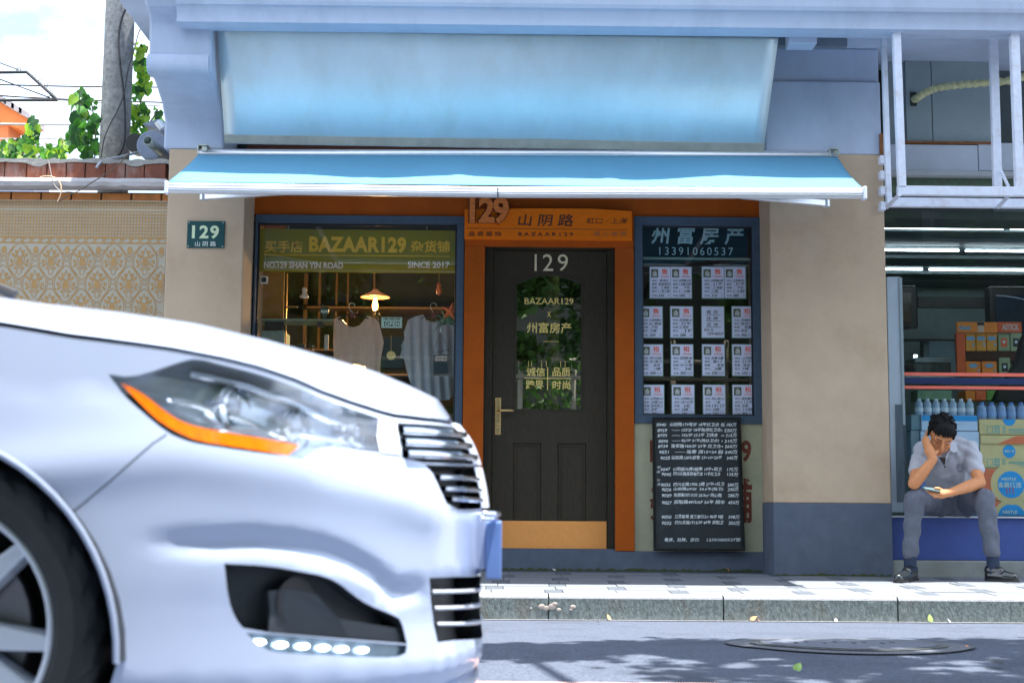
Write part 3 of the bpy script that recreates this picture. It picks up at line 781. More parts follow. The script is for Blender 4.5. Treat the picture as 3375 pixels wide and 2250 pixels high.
M['cardark'] = mat('dark grey bumper plastic', (.035,.045,.055), .45, var=.15, vscale=30)
M['amber'] = mat('amber lens', (.95,.17,.002), .15, var=.25, vscale=25, coat=1, stretch=(3,3,1))
M['lens'] = glass_mat('lamp lens', (.93,.96,1), .20, .12)
car = thing('car', 'silver white car in the foreground with amber strip in its swept back headlight', 'car', (XS-1, YC, road_z(YC)))
b_ = both(*patch('body')); body = link('body', b_[0], b_[2], M['paint'], car, smooth=True, normals=b_[1])
b_ = both(*patch('seam', -.004)); link('panel_gap', b_[0], b_[2], mat('panel gap', (.28,.32,.38), .6), car, smooth=True)
def both_sides(name, vs, ns, fs, m, parent):
    o1 = link(name, vs, fs, m, parent, smooth=True, normals=ns)
    v2, n2, f2 = mirrored(vs, ns, fs)
    return o1, link(name, v2, f2, m, parent, smooth=True, normals=n2)
def walls(k, depth, m, name, parent, grow=0.0):      # side walls and floor of a recess
    poly = REG[k]; top_ = []; bot = []
    for u, z in poly:
        u = min(u, 1.0); z = min(z, ztop(u)-.004); n = SN(u, z); top_.append(S(u, z)); bot.append(S(u, z)-n*depth)
    n = len(poly); vs = top_+bot; fs = [(i, n+i, n+(i+1) % n, (i+1) % n) for i in range(n)]
    v2, n2, f2 = patch(k, -depth)
    fs += [tuple(i+len(vs) for i in f) for f in f2]; vs = vs+v2
    return vs, fs
def recess(k, depth, m, name, parent):
    vs, fs = walls(k, depth, m, name, parent)
    o1 = link(name, vs, fs, m, parent); v2 = [Vector((v.x, 2*YC-v.y, v.z)) for v in vs]
    return o1, link(name, v2, [tuple(reversed(f)) for f in fs], m, parent)
# headlights: clear cover over a chrome and grey housing with projector units
hl = both_sides('headlight', *patch('headlight'), M['lens'], car)
M['housing'] = mat('lamp housing', (.66,.74,.84), .28, .6, var=.3, vscale=14, stretch=(1,1,3))
ho = recess('headlight', .055, M['housing'], 'housing', hl[0]); 
for o in ho[1:]: o.parent = hl[1]; o.location = WPOS[o.name]-WPOS[hl[1].name]
both_sides('indicator', *patch('indicator', -.001), M['amber'], car)
def proj_unit(px, py, r, dep, col=None):
    u, z = inv(px, py); p = S(u, z); n = SN(u, z); d = Vector((1, -.35, 0)).normalized(); c = p - n*dep
    for side in (0, 1):
        cc = c.copy(); dd = d.copy()
        if side: cc.y = 2*YC-cc.y; dd.y = -dd.y
        mb = MB().tube([cc-dd*.05, cc-dd*.01, cc+dd*.004], [r*.75, r, r*1.02], 20, cap=False)
        o = mb.build('projector_ring', M['chrome'], hl[side], smooth=True)
        mb = MB().tube([cc-dd*.02, cc-dd*.012, cc-dd*.002, cc+dd*.006], [r*.9, r*.85, r*.55, r*.12], 20)
        mb.build('projector_lens', mat('projector glass', (.16,.20,.26), .03, .6, var=0, coat=1), hl[side], smooth=True)
proj_unit(800, 1330, .045, .030); proj_unit(1010, 1395, .042, .030); proj_unit(1200, 1425, .026, .022)
# chrome blades inside the lamp
for a, b in (((560,1300),(980,1440)), ((640,1225),(1180,1390)), ((700,1400),(1290,1468))):
    pts = []
    for t in range(9):
        u, z = inv(a[0]+(b[0]-a[0])*t/8, a[1]+(b[1]-a[1])*t/8 - 18*math.sin(PI*t/8)); pts.append(S(u, z)-SN(u, z)*.028)
    for side in (0, 1):
        q = [Vector((v.x, 2*YC-v.y, v.z)) for v in pts] if side else pts
        MB().tube(q, .006, 8).build('chrome_blade', M['chrome'], hl[side], smooth=True)
both_sides('lamp_end_trim', *patch('lamp_end_trim', .002), mat('bright satin trim', (.85,.88,.93), .25, .3, var=0, coat=.5), car)
# grilles
def grille(k, name, depth, bars, m_back, barm, r):
    vs, fs = walls(k, depth, None, None, None)
    v2 = [Vector((v.x, 2*YC-v.y, v.z)) for v in vs]; n = len(vs)
    g = link(name, vs+v2, fs+[tuple(i+n for i in reversed(f)) for f in fs], m_back, car)
    for (a, zcc, dep) in bars:
        u0, z0 = inv(*a); pts = []
        for t in range(13):
            u = u0 + (1-u0)*t/12; z = z0 + (zcc-z0)*t/12; pts.append(S(u, z)-SN(u, z)*dep)
        full = pts + [Vector((v.x, 2*YC-v.y, v.z)) for v in reversed(pts[:-1])]
        m = MB(); n_ = len(full); vv = []
        for q in full: vv += [q+Vector((.010,0,r)), q+Vector((.012,0,0)), q+Vector((.010,0,-r)), q+Vector((-.02,0,-r)), q+Vector((-.02,0,r))]
        for i in range(n_-1):
            for c in range(5): m.f.append((i*5+c, i*5+(c+1) % 5, (i+1)*5+(c+1) % 5, (i+1)*5+c)); m.mi.append(0)
        m.v = vv
        m.build('grille_bar', barm, g, smooth=True)
    return g
grille('upper_grille', 'upper_grille', .018, [((1314,1418), zc(1440), .000), ((1322,1456), zc(1475), .000), ((1328,1496), zc(1512), -.002)], M['cardark'], M['chrome'], .0075)
grille('middle_grille', 'middle_grille', .05, [((1440,1570), zc(1580), .004), ((1458,1608), zc(1615), .004), ((1480,1642), zc(1648), .004)], M['black'], M['chrome'], .005)
grille('lower_grille', 'lower_grille', .06, [((1420,1950), zc(1940), .008), ((1428,2003), zc(1990), .008), ((1436,2055), zc(2044), .008)], M['black'], M['satin'], .0035)
# chrome wing badge plate at lamp end
fr = recess('fog_lamp_recess', .05, M['cardark'], 'fog_lamp_recess', car)
u, z = inv(900, 2010); 
for side in (0, 1):
    vs, ns, fs = [], [], []
    pl_ = [inv(*q) for q in [(900,1955),(960,1948),(1050,1965),(1090,2010),(1130,2045),(1320,2075),(1338,2112),(1164,2100),(900,2080),(905,2010)]]
    top_ = [S(*q)-SN(*q)*.012 for q in pl_]; bot = [S(*q)-SN(*q)*.049 for q in pl_]
    if side: top_ = [Vector((v.x, 2*YC-v.y, v.z)) for v in top_]; bot = [Vector((v.x, 2*YC-v.y, v.z)) for v in bot]
    n = len(pl_)
    link('fog_lamp_bezel', top_+bot, [tuple(range(n))] + [(i, (i+1) % n, n+(i+1) % n, n+i) for i in range(n)], mat('bezel plastic', (.055,.065,.08), .4, var=.2), fr[side], bevel=.004)
    c = S(*inv(985, 1985)); c -= SN(*inv(985, 1985))*.035
    if side: c.y = 2*YC-c.y
    d = Vector((.75, -.66 if not side else .66, 0))
    MB().tube([c, c+d*.016], [.042, .046], 20).build('fog_lamp', M['black'], fr[side])
dr = recess('daytime_light', .012, mat('daytime lamp bowl', (.20,.27,.34), .25, .5), 'daytime_light', car)
M['led'] = mat('lit daytime lamp', (.9,.95,1), .3, emit=(.85,.93,1), estr=4.5)
for px, py in ((856,2115),(930,2124),(1003,2129),(1071,2134),(1134,2138),(1202,2141)):
    u, z = inv(px, py); p = S(u, z); n = SN(u, z)
    du = (S(u+.003, z)-S(u-.003, z)).normalized()
    for side in (0, 1):
        c = p - n*.006; d1 = du.copy(); nn = n.copy()
        if side: c.y = 2*YC-c.y; d1.y = -d1.y; nn.y = -nn.y
        MB().tube([c-d1*.012, c-d1*.006, c+d1*.006, c+d1*.013], [.002,.0045,.0045,.002], 10).build('lamp_dot', M['led'], dr[side])
# bonnet
def T(u): return S(min(u, 1), ztop(min(u, 1)))
sil = [(-60,972),(0,978),(117,998),(306,1017),(535,1046),(714,1077),(830,1104),(935,1134),(1075,1169),(1181,1204),(1286,1239),(1391,1281),(1444,1313),(1479,1348),(1500,1385)]
KN = [-2.0,-1.6,-1.3,-1.1,-.95,-.8,-.65,-.5,-.38,-.28,-.2,-.14,-.09]
ZK = [interp([P(a, b, YC).x for a, b in sil], [P(a, b, YC).z for a, b in sil], x)-.02 for x in KN]
ZK[0] = ZK[2]+.03; ZK[1] = ZK[2]+.02
def HB(u, s):
    t = T(u); e = 1-(1-s)**2.4
    zc_ = interp(KN, ZK, t.x)
    zc_ = max(zc_, t.z+.004)
    return Vector((t.x - .010*(1 if u > .9 else 0), (t.y+.006)*(1-s)+YC*s if False else t.y + (YC-t.y)*s + .006*(1-s), t.z + .010 + (zc_-t.z-.010)*e))
for it in range(14):
    us_ = [UR[0]*0-.9 + 1.9*i/110 for i in range(111)]
    env = []
    for u in us_:
        for s in [i/16 for i in range(17)]:
            q = proj(HB(u, s)); env.append((q.x, q.y, HB(u, s).x))
    for k, x in enumerate(KN):
        tx = None
        cand = [e for e in env if abs(e[2]-x) < .03]
        if not cand: continue
        m_ = min(cand, key=lambda e: e[1] + 0*e[0])
        near = [e for e in env if abs(e[0]-m_[0]) < 14]
        top_ = min(e[1] for e in near)
        if m_[0] < -60 or m_[0] > 1500: continue
        target = interp([a for a, b in sil], [b for a, b in sil], m_[0])
        ZK[k] += .7*(top_-target)/1380
ZK[0] = ZK[1] = max(ZK[0], ZK[2])
NUh, NSh = 150, 22; vs = []; fs = []
u0h = (-1.35-XS)/1.7 - .1
for i in range(NUh+1):
    u = u0h + (1-u0h)*i/NUh
    for j in range(NSh+1): vs.append(HB(u, (j/NSh)**1.3))
for i in range(NUh):
    for j in range(NSh):
        fs.append((i*(NSh+1)+j, (i+1)*(NSh+1)+j, (i+1)*(NSh+1)+j+1, i*(NSh+1)+j+1))
n = len(vs); v2 = [Vector((v.x, 2*YC-v.y, v.z)) for v in vs]
# folded edge of the bonnet
edge = [HB(u0h + (1-u0h)*i/NUh, 0) for i in range(NUh+1)]
link('bonnet', vs+v2, fs+[tuple(i+n for i in reversed(f)) for f in fs], M['paint'], car, smooth=True)
vs = []; fs = []
for q in edge: vs += [q+Vector((0,0,.0)), q+Vector((-.004,.012,-.004)), q+Vector((-.03,.03,-.05))]
for i in range(NUh):
    for c in range(2): fs.append((i*3+c, i*3+c+1, (i+1)*3+c+1, (i+1)*3+c))
n = len(vs); v2 = [Vector((v.x, 2*YC-v.y, v.z)) for v in vs]
link('bonnet_gap', vs+v2, fs+[tuple(i+n for i in reversed(f)) for f in fs], mat('shut line rubber', (.16,.19,.25), .6), car, smooth=True)
# scuttle, windscreen, roof, sides of the cabin, tail: lofted shell
xw = HB(u0h, 1).x
zw = interp(KN, ZK, xw)
sec = [(-1.30, .78, zw-.01), (-1.55, .75, zw+.10), (-2.05, .67, 1.30), (-2.5, .66, 1.40), (-3.1, .65, 1.41), (-3.7, .64, 1.33), (-4.15, .66, 1.10), (-4.5, .70, .92), (-4.95, .72, .88)]
vs = []; fs = []
for x, w, zt_ in sec:
    wb = .865; zb_ = .79 if x > -4.2 else .82
    for y_, z_ in ((-wb, zb_), (-(wb+w)/2-.01, (zb_+zt_)/2), (-w, zt_-.03), (-w*.6, zt_+.01), (0, zt_+.025), (w*.6, zt_+.01), (w, zt_-.03), ((wb+w)/2+.01, (zb_+zt_)/2), (wb, zb_)):
        vs.append((x, YC+y_, z_))
fm = []
for i in range(len(sec)-1):
    for c in range(8):
        fs.append((i*9+c, i*9+c+1, (i+1)*9+c+1, (i+1)*9+c))
        glassy = (c in (0, 1, 6, 7) and 1 <= i <= 5 and True) or (i in (0, 1) and 2 <= c <= 5) or (i in (5, 6) and 2 <= c <= 5)
        fm.append(1 if glassy else 0)
fs += [tuple(range(9)), tuple(8*9+c for c in range(9))]; fm += [0, 0]
M['carglass'] = mat('dark car glass', (.02,.03,.035), .05, var=0, coat=1)
link('cabin', vs, fs, None, car, smooth=False, mats=[M['paint'], M['carglass']], fmat=fm)
MB().box(-5.02, -4.88, YC-.86, YC+.86, .12, .88).build('rear_bumper', M['paint'], car, bevel=.04)
MB().box(-4.9, -.55, YC-.80, YC+.80, .04, .12).box(-4.9,-1.6,YC-.86,YC+.86,.6,.78).build('floor_pan', M['black'], car)
for x in (ax, a2x):
    for sgn in (-1, 1):
        vs = []; fs = []
        for k in range(25):
            t = k*PI/24
            for yy in (.895, .58): vs.append((x+(ar+.002)*math.cos(t), YC+sgn*yy, az+(ar+.002)*math.sin(t)))
        for k in range(24): fs.append((2*k, 2*k+1, 2*k+3, 2*k+2))
        vs.append((x, YC+sgn*.58, az)); fs += [(50, 2*k+1, 2*k+3) for k in range(24)]
        link('wheel_arch_liner', vs, fs, M['black'], car)
        # painted arch lip
        vs = []; fs = []; yo = YC+sgn*(HW+.001)
        pr = [(0,0),(.006,.004),(.004,-.010),(-.012,-.012)]
        for k in range(33):
            t = k*PI/32
            for dr_, dy in ((.0,0),(-.006,.004),(-.012,-.004),(-.012,-.03)): vs.append((x+(ar+.004+dr_)*math.cos(t), yo+sgn*dy, az+(ar+.004+dr_)*math.sin(t)))
        for k in range(32):
            for c in range(3): fs.append((k*4+c, k*4+c+1, (k+1)*4+c+1, (k+1)*4+c))
        link('arch_lip', vs, fs, M['paint'], car, smooth=True)
# wheels
wx, wz = P(-295, 2098, YC-HW).x, road_z(YC-HW)+.318
def wheel(cx, sgn):
    cy = YC + sgn*(HW-.135); out = sgn
    o = thing('wheel', None, None, (cx, cy, wz)); o.parent = car; o.location = WPOS[o.name]-WPOS[car.name]
    prof = [(.232,-.095),(.245,-.108),(.275,-.118),(.295,-.112),(.308,-.098),(.316,-.075),(.3175,-.03),(.3175,.03),(.316,.075),(.308,.098),(.295,.112),(.275,.118),(.245,.108),(.232,.095)]
    n = 72; mb = MB().lathe(prof, (cx, cy, wz), 'Y', n)
    # tread blocks: push alternate shoulder vertices in
    for i, (r_, h) in enumerate(prof):
        if 3 <= i <= 10:
            for k in range(n):
                if (k + (i % 2)) % 3 == 0:
                    v = mb.v[i*n+k]; d = Vector((v.x-cx, 0, v.z-wz)); mb.v[i*n+k] = v - d.normalized()*.007
    mb.build('tyre', M['tyre'], o)
    rim = MB().lathe([(.236,-.095*1),(.236,.085),(.228,.098),(.220,.092),(.212,.060),(.205,-.095)] if sgn > 0 else [(.236,.095),(.236,-.085),(.228,-.098),(.220,-.092),(.212,-.060),(.205,.095)], (cx, cy, wz), 'Y', 56)
    rr = rim.build('rim', M['satin'], o, smooth=True)
    for k in range(10):
        a = 2*PI*k/10 + (.10 if k % 2 else -.10); ca, sa = math.cos(a), math.sin(a)
        def pt(r_, w, yy): return (cx + r_*ca - w*sa, cy+sgn*yy, wz + r_*sa + w*ca)
        m = MB().add([pt(.05,-.028,.070), pt(.05,.028,.070), pt(.218,.013,.072), pt(.218,-.013,.072), pt(.05,-.03,.03), pt(.05,.03,.03), pt(.215,.018,.02), pt(.215,-.018,.02)],
                 [(0,1,2,3),(0,3,7,4),(1,5,6,2),(2,6,7,3),(0,4,5,1),(4,7,6,5)])
        m.build('spoke', M['satin'], o, bevel=.004)
    MB().lathe([(0,-.0),(.062,.0),(.062,.075*sgn),(.03,.082*sgn),(0,.082*sgn)], (cx, cy, wz), 'Y', 24).build('hub', M['satin'], o, smooth=False)
    MB().lathe([(0,.010*sgn),(.165,.010*sgn),(.165,-.01*sgn),(0,-.01*sgn)], (cx, cy, wz), 'Y', 40).build('brake_disc', mat('brake disc', (.25,.25,.26), .4, .9), o)
for cx_ in (wx, wx-2.70):
    for sgn in (-1, 1): wheel(cx_, sgn)
# number plate on the nose
xp = P(1652, 1790, YC).x
pz0, pz1 = P(1655, 1893, YC).z, P(1655, 1716, YC).z
pl = MB().box(xp-.034, xp, YC-.22, YC+.22, pz0, pz1).build('number_plate', mat('blue number plate', (.16,.27,.60), .4), car, bevel=.003)
MB().box(xp-.07, xp-.035, YC-.19, YC+.19, pz0+.02, pz1+.02).build('plate_holder', mat('pale blue plate holder', (.40,.48,.66), .4), car, bevel=.004)
for k, zz in enumerate((1692, 1706)):
    q = P(1640-8*k, zz, YC); MB().tube([(q.x-.03, YC-.30, q.z), (q.x, YC-.2, q.z), (q.x+.004, YC, q.z), (q.x, YC+.2, q.z), (q.x-.03, YC+.30, q.z)], .006, 8).build('chrome_strip', M['chrome'], car, smooth=True)
# chrome centre piece of the grille
for (za_, zb_2, w_) in ((1400, 1532, .075), (1540, 1672, .05)):
    mb = MB(); vs = []; fs = []
    for k in range(9):
        z = zc(za_) + (zc(zb_2)-zc(za_))*k/8
        for yy, xx in ((-w_,.000),(-w_*.7,.012),(0,.018),(w_*.7,.012),(w_,.000)): vs.append((xfront(z)+xx-.002, YC+yy, z))
    for k in range(8):
        for c in range(4): fs.append((k*5+c, (k+1)*5+c, (k+1)*5+c+1, k*5+c+1))
    link('grille_badge', vs, [tuple(reversed(f)) for f in fs], M['satin'], car, smooth=True)
# splitter lip
pts = []
for i in range(25):
    u = .45 + .55*i/24; q = S(u, fz_[0]+.03); pts.append(q + Vector((.006, 0, -.012)))
full = pts + [Vector((v.x, 2*YC-v.y, v.z)) for v in reversed(pts[:-1])]
MB().tube(full, .020, 10).build('lip', M['paint'], car, smooth=True)
# wiper and scuttle edge at the far left
q0, q1 = P(0, 958, YC-.25), P(60, 985, YC-.25)
MB().tube([P(-160, 880, YC-.2), P(-40, 935, YC-.2), P(50, 972, YC-.2)], .012, 8).build('wiper', M['black'], car)
# ------------------------------------------------------------------ left boundary wall with printed tarpaulin
LY = .10
lw0, lw1 = -5.5, xL0-.002
bw = thing('boundary_wall', 'garden wall left of the shop with brown tile coping above a row of orange bricks', 'wall', (-3.6, LY, 0))
z535, z595, z632, z660 = [P(270, q, LY).z for q in (538, 598, 634, 662)]
MB().box(lw0, lw1, LY, LY+.25, -.05, z632-.004).build('wall_core', mat('old wall', (.22,.19,.16), .9, var=.2, bump=.6), bw)
ct = mat('brown glazed tile', (.17,.045,.018), .55, var=.45, vscale=20, bump=.5, stain=(.35,.30,.28), stain_amt=.55, stain_scale=7, stretch=(1,1,.4))
x = lw0
rng = random.Random(5)
while x < lw1-.05:
    w = min(.148 + rng.uniform(-.012,.012), lw1-x)
    MB().box(x+.003, x+w-.003, LY-.06+rng.uniform(-.004,.004), LY+.2, z595-.0, z535+rng.uniform(-.008,.006)).build('coping_tile', ct, bw, bevel=.004)
    x += w
# uneven mortar on the top edge
mb = MB(); x = lw0; top_ = []; 
while x < lw1: top_.append((x, z535+.008+rng.uniform(0,.016))); x += .05
top_.append((lw1, z535+.01))
poly = [(a, LY-.064, b) for a, b in top_] + [(a, LY-.064, z535-.006-rng.uniform(0,.012)-(.03*max(0, math.sin(a*9))**6)) for a, b in reversed(top_)]
nn = len(top_); vs = poly + [(a, LY+.2, c) for a, b, c in poly]
fs = [(2*nn-1-i, 2*nn-2-i, i+1, i) for i in range(nn-1)] + [(i, i+1, 2*nn+i+1, 2*nn+i) for i in range(nn-1)]
link('mortar_cap', vs, fs, M['concrete'], bw)
# stone ledge: rough front
mb = MB(); n = 60; vs = []; fs = []
for i in range(n+1):
    x = lw0 + (lw1-lw0)*i/n; j = lambda a: rng.uniform(-a, a)
    zz0 = z632 + .018*(i/n)
    vs += [(x, LY, z595-.001), (x, LY-.13+j(.004), z595-.004+j(.003)), (x, LY-.145+j(.005), (z595+zz0)/2+j(.004)), (x, LY-.135+j(.006), zz0+.004+j(.006)), (x, LY, zz0)]
for i in range(n):
    for c in range(4): fs.append((i*5+c, i*5+c+1, (i+1)*5+c+1, (i+1)*5+c))
link('stone_ledge', vs, fs, mat('rough cement ledge', (.46,.45,.46), .9, var=.25, vscale=10, bump=1, bscale=40, stretch=(.5,1,2), stain=(.2,.2,.2), stain_amt=.5, stain_scale=5), bw)
# orange brick row (header course under the ledge)
bw_ = P(140, 648, LY).x - P(41, 648, LY).x
x = P(41, 648, LY).x
while x > lw0: x -= bw_
bm = mat('orange glazed brick', (.50,.17,.03), .5, var=.25, vscale=12, bump=.3)
while x < lw1-.02:
    MB().box(x+.006, min(x+bw_-.006, lw1), LY-.03, LY-.001, z660-.03, P(270, 639, LY).z).build('brick', bm, bw, bevel=.004); x += bw_
MB().box(lw0, lw1, LY-.012, LY-.001, P(270, 639, LY).z, z632-.003).build('dark_joint', M['darkint'], bw)

# printed tarpaulin
TY = LY-.045
tp = thing('printed_tarpaulin', 'cream and orange patterned sheet with dots and damask hung on the garden wall', 'tarpaulin', (-3.6, TY, 1.2))
tz1 = P(270, 660, TY).z; tz0 = .25
NX, NZ = 40, 20
def tarpY(x, z): return TY - .008*math.sin(x*3.1+z*1.3) - .010*math.exp(-((z-(tz1-.02))/.02)**2) - .006*math.sin(z*5+x)
vs = []; fs = []
for i in range(NX+1):
    for j in range(NZ+1):
        x = lw0 + (lw1-.008-lw0)*i/NX; z = tz0 + (tz1-tz0)*j/NZ; vs.append((x, tarpY(x, z), z))
for i in range(NX):
    for j in range(NZ): a = i*(NZ+1)+j; fs.append((a, a+NZ+1, a+NZ+2, a+1))
M['tarp'] = mat('pale printed plastic', (.37,.345,.275), .45, var=.06, bump=.15, bscale=300)
M['tarpor'] = mat('orange print', (.38,.225,.08), .5, var=.12, vscale=20)
link('sheet', vs, fs, M['tarp'], tp, smooth=True)
pm = MB()
def pface(pts, off=.0012):
    pts = [(min(x, lw1-.009), z) for x, z in pts]
    pm.add([(x, tarpY(x, z)-off, z) for x, z in pts], [tuple(range(len(pts)))])
ux = P(1000, 900, TY).x
ppm = (P(1, 800, TY).x - P(0, 800, TY).x)        # metres per pixel
X0 = P(0, 800, TY).x
def px(a): return X0 + a*ppm
def pz(b): return P(200, b, TY).z
# dot band: orange lines between pale cells = grid of bars
xa, xb = px(-460), lw1-.01
c = px(-456)
cell = 10.05*ppm
zt_, zb_ = pz(664), pz(781)
while c < xb:
    z = zt_
    for k in range(12): pface([(c-.0038, z-(zt_-zb_)/12), (c+.0038, z-(zt_-zb_)/12), (c+.0038, z), (c-.0038, z)], .0012); z -= (zt_-zb_)/12
    c += cell
rows_ = 11
for k in range(rows_+1):
    z = zb_ + (zt_-zb_)*k/rows_; c = px(-456)
    while c < xb:
        pface([(c, z-.0042), (c+cell, z-.0042), (c+cell, z+.0042), (c, z+.0042)], .0020); c += cell
# running wave border
za, zbt = pz(783), pz(800)
c = px(-456); wl = 30*ppm
for (a, b_) in ((781, 785), (799, 803)):
    q = px(-456)
    while q < xb: pface([(q, pz(b_)), (q+.06, pz(b_)), (q+.06, pz(a)), (q, pz(a))]); q += .06
while c < xb:
    pts = []
    for t in range(9): a = t/8; pts.append((c+wl*a, pz(799)+ (pz(787)-pz(799))*(.5-.5*math.cos(2*PI*a**1.5))*.55))
    pface([(c, pz(799))]+pts+[(c+wl, pz(799))], .0014)
    pts = []
    for t in range(9): a = t/8; pts.append((c+wl*a+wl*.3, pz(785)-(pz(785)-pz(797))*(.5-.5*math.cos(2*PI*a**.7))*.5))
    pface([(c+wl*.3, pz(785))]+pts+[(c+wl*1.3, pz(785))], .0016)
    c += wl
# damask: ogee lattice with palmettes, two staggered rows
PXW = 104.0*ppm; PZH = pz(0)-pz(72.0)
def stroke(pts, w=.0028, off=.0013):
    for i in range(len(pts)-1):
        a, b_ = Vector(pts[i]), Vector(pts[i+1]); d = (b_-a)
        if d.length < 1e-6: continue
        n = Vector((-d.y, d.x)).normalized()*w
        pface([a-n, b_-n, b_+n, a+n], off)
def blob(cx, cz, rx, rz, rot=0, n=8, off=.0015, taper=0):
    pts = []
    for k in range(n):
        t = 2*PI*k/n; x_, z_ = rx*math.cos(t)*(1-taper*math.sin(t)), rz*math.sin(t)
        pts.append((cx + x_*math.cos(rot)-z_*math.sin(rot), cz + x_*math.sin(rot)+z_*math.cos(rot)))
    pface(pts, off)
u = PXW
for r in range(-1, 12):
    zc_ = pz(862) - r*PZH
    if zc_ < tz0+.1: break
    cxx = px(-60 + (0 if r % 2 else 52)); k0 = cxx
    base = px(119) if r % 2 else px(119-52)
    k = -9
    while base + k*u < xb+u*.1:
        cx_ = base + k*u; k += 1
        if cx_ < px(-470) or cx_ > lw1-.01-u*.02: continue
        H = PZH
        # ogee outline
        for sgn in (-1, 1):
            pts = []
            for t in range(11):
                a = t/10; ww = .5*u*(math.sin(PI*a)**.75)*(1 if a < .5 else .97)
                pts.append((cx_+sgn*ww*.76, zc_ - H*.78 + a*H*1.62))
            if r == -1: pts = [p for p in pts if p[1] < pz(806)]
            stroke(pts)
            stroke([(p[0]+sgn*.011, p[1]) for p in pts[1:-1]], .0014)
        if r == -1:
            blob(cx_, pz(825), .020, .030); continue
        # palmette
        blob(cx_, zc_+H*.02, u*.10, H*.22, 0, 10, .0015, .25)
        for sgn in (-1, 1):
            for (dx, dz, rx, rz, ro) in ((.10,.42,.075,.055,.5),(.20,.27,.085,.05,.9),(.25,.02,.07,.05,1.2),(.22,-.16,.085,.045,2.3),(.12,-.30,.05,.05,0),(.085,.24,.03,.07,0)):
                blob(cx_+sgn*u*dx, zc_+H*dz, u*rx, H*rz*1.3, sgn*ro, 7, .0016)
            stroke([(cx_, zc_+H*.62), (cx_+sgn*u*.03, zc_+H*.5), (cx_+sgn*u*.12, zc_+H*.30), (cx_+sgn*u*.16, zc_+H*.05), (cx_+sgn*u*.10, zc_-H*.18), (cx_, zc_-H*.28)], .003)
            stroke([(cx_+sgn*u*.02, zc_-H*.28), (cx_+sgn*u*.08, zc_-H*.42), (cx_+sgn*u*.02, zc_-H*.60)], .003)
        # small rosette between
        rx_ = cx_+u/2
        if rx_ < lw1-.04:
            pts = [(rx_+.020*math.cos(t*PI/5), zc_+.02+.020*math.sin(t*PI/5)) for t in range(11)]; stroke(pts, .0024)
            for t in range(5): blob(rx_+.010*math.cos(t*2*PI/5), zc_+.02+.010*math.sin(t*2*PI/5), .003, .003, 0, 5)
        for t in range(9):
            a = rng.uniform(-.4, .4); b_ = rng.uniform(-.35,.35)
            sx_ = cx_+u*.5+u*.22*(1 if t % 2 else -1)*rng.uniform(.4,1); sz_ = zc_+.02+H*.33*rng.choice((-1,1))*rng.uniform(.5,1.2)
            if sx_ < lw1-.03 and sz_ < pz(806): blob(sx_, sz_, .0085, .0035, rng.uniform(0, 3), 5)
o = pm.build('printed_pattern', M['tarpor'], tp); tag(o, kind='stuff')

# ------------------------------------------------------------------ utility pole with cables
PY = .62
pa, pb = P(325, 555, PY), P(425, 555, PY)
pc = (pa+pb)/2; pr = (pb.x-pa.x)/2*.99
pole = thing('utility_pole', 'thick weathered concrete pole rising behind the tiled garden wall', 'pole', (pc.x, PY, 0))
MB().tube([(pc.x, PY, 0), (pc.x, PY, 9)], [pr*1.03, pr*.90], 28).build('shaft', mat('speckled concrete pole', (.30,.30,.29), .9, var=.45, vscale=30, bump=1, bscale=60, stain=(.13,.14,.13), stain_amt=.6, stain_scale=8), pole, smooth=True)
M['cable'] = mat('black cable', (.02,.022,.025), .5, var=.1)
def cable(name, pts, Y, r, parent=None, m=None, label=None, cat=None, n=7, group=None, smooth=3):
    q = [P(a, b, (Y[i] if isinstance(Y, (list, tuple)) else Y)) for i, (a, b) in enumerate(pts)]
    for _ in range(smooth):
        s_ = [q[0]]
        for i in range(len(q)-1):
            s_ += [q[i].lerp(q[i+1], .25), q[i].lerp(q[i+1], .75)]
        q = s_ + [q[-1]]
        if len(q) > 60: break
    o = MB().tube(q, r, n).build(name, m or M['cable'], parent, smooth=True)
    if label: tag(o, label, cat, group)
    return o
cable('hanging_cable', [(440,0),(415,25),(395,80),(390,140),(396,220),(408,300),(412,370),(413,460),(400,500),(384,521)], PY-pr-.03, .009, label='thick black cable running down the face of the concrete pole', cat='cable')
cable('hanging_cable', [(480,68),(462,95),(452,125),(440,175),(420,235),(408,330),(345,440),(333,520)], PY-pr-.045, .004, label='thin black wire curling from the building corner and crossing down the pole', cat='cable')
cable('hanging_cable', [(318,553),(330,535),(350,524),(384,521),(430,508),(470,500),(500,510)], [.0,.02,.1,.2,.3,.4,.4], .010, m=mat('grey white cable', (.35,.38,.42), .5), label='pale ended loop of cable lying over the wall coping at the pole foot', cat='cable')
cable('loose_wire', [(430,500),(395,540),(340,580),(300,603),(270,625),(235,640),(190,665)], -.09, .004, m=mat('wire fading to tan', (.10,.075,.05), .6), label='long thin wire crossing the tile coping diagonally', cat='wire')
cable('loose_wire', [(132,585),(150,580),(178,583),(198,600),(203,625),(198,650),(190,665)], -.10, .005, m=mat('tan wire', (.62,.42,.26), .6), label='curled tan wire hanging in front of the stone ledge', cat='wire')
cable('loose_wire', [(160,530),(166,560),(171,590),(182,615),(200,630),(250,634)], -.10, .0035, m=mat('grey wire', (.40,.36,.33), .6), label='thin grey wire dropping over the coping to the orange bricks', cat='wire')
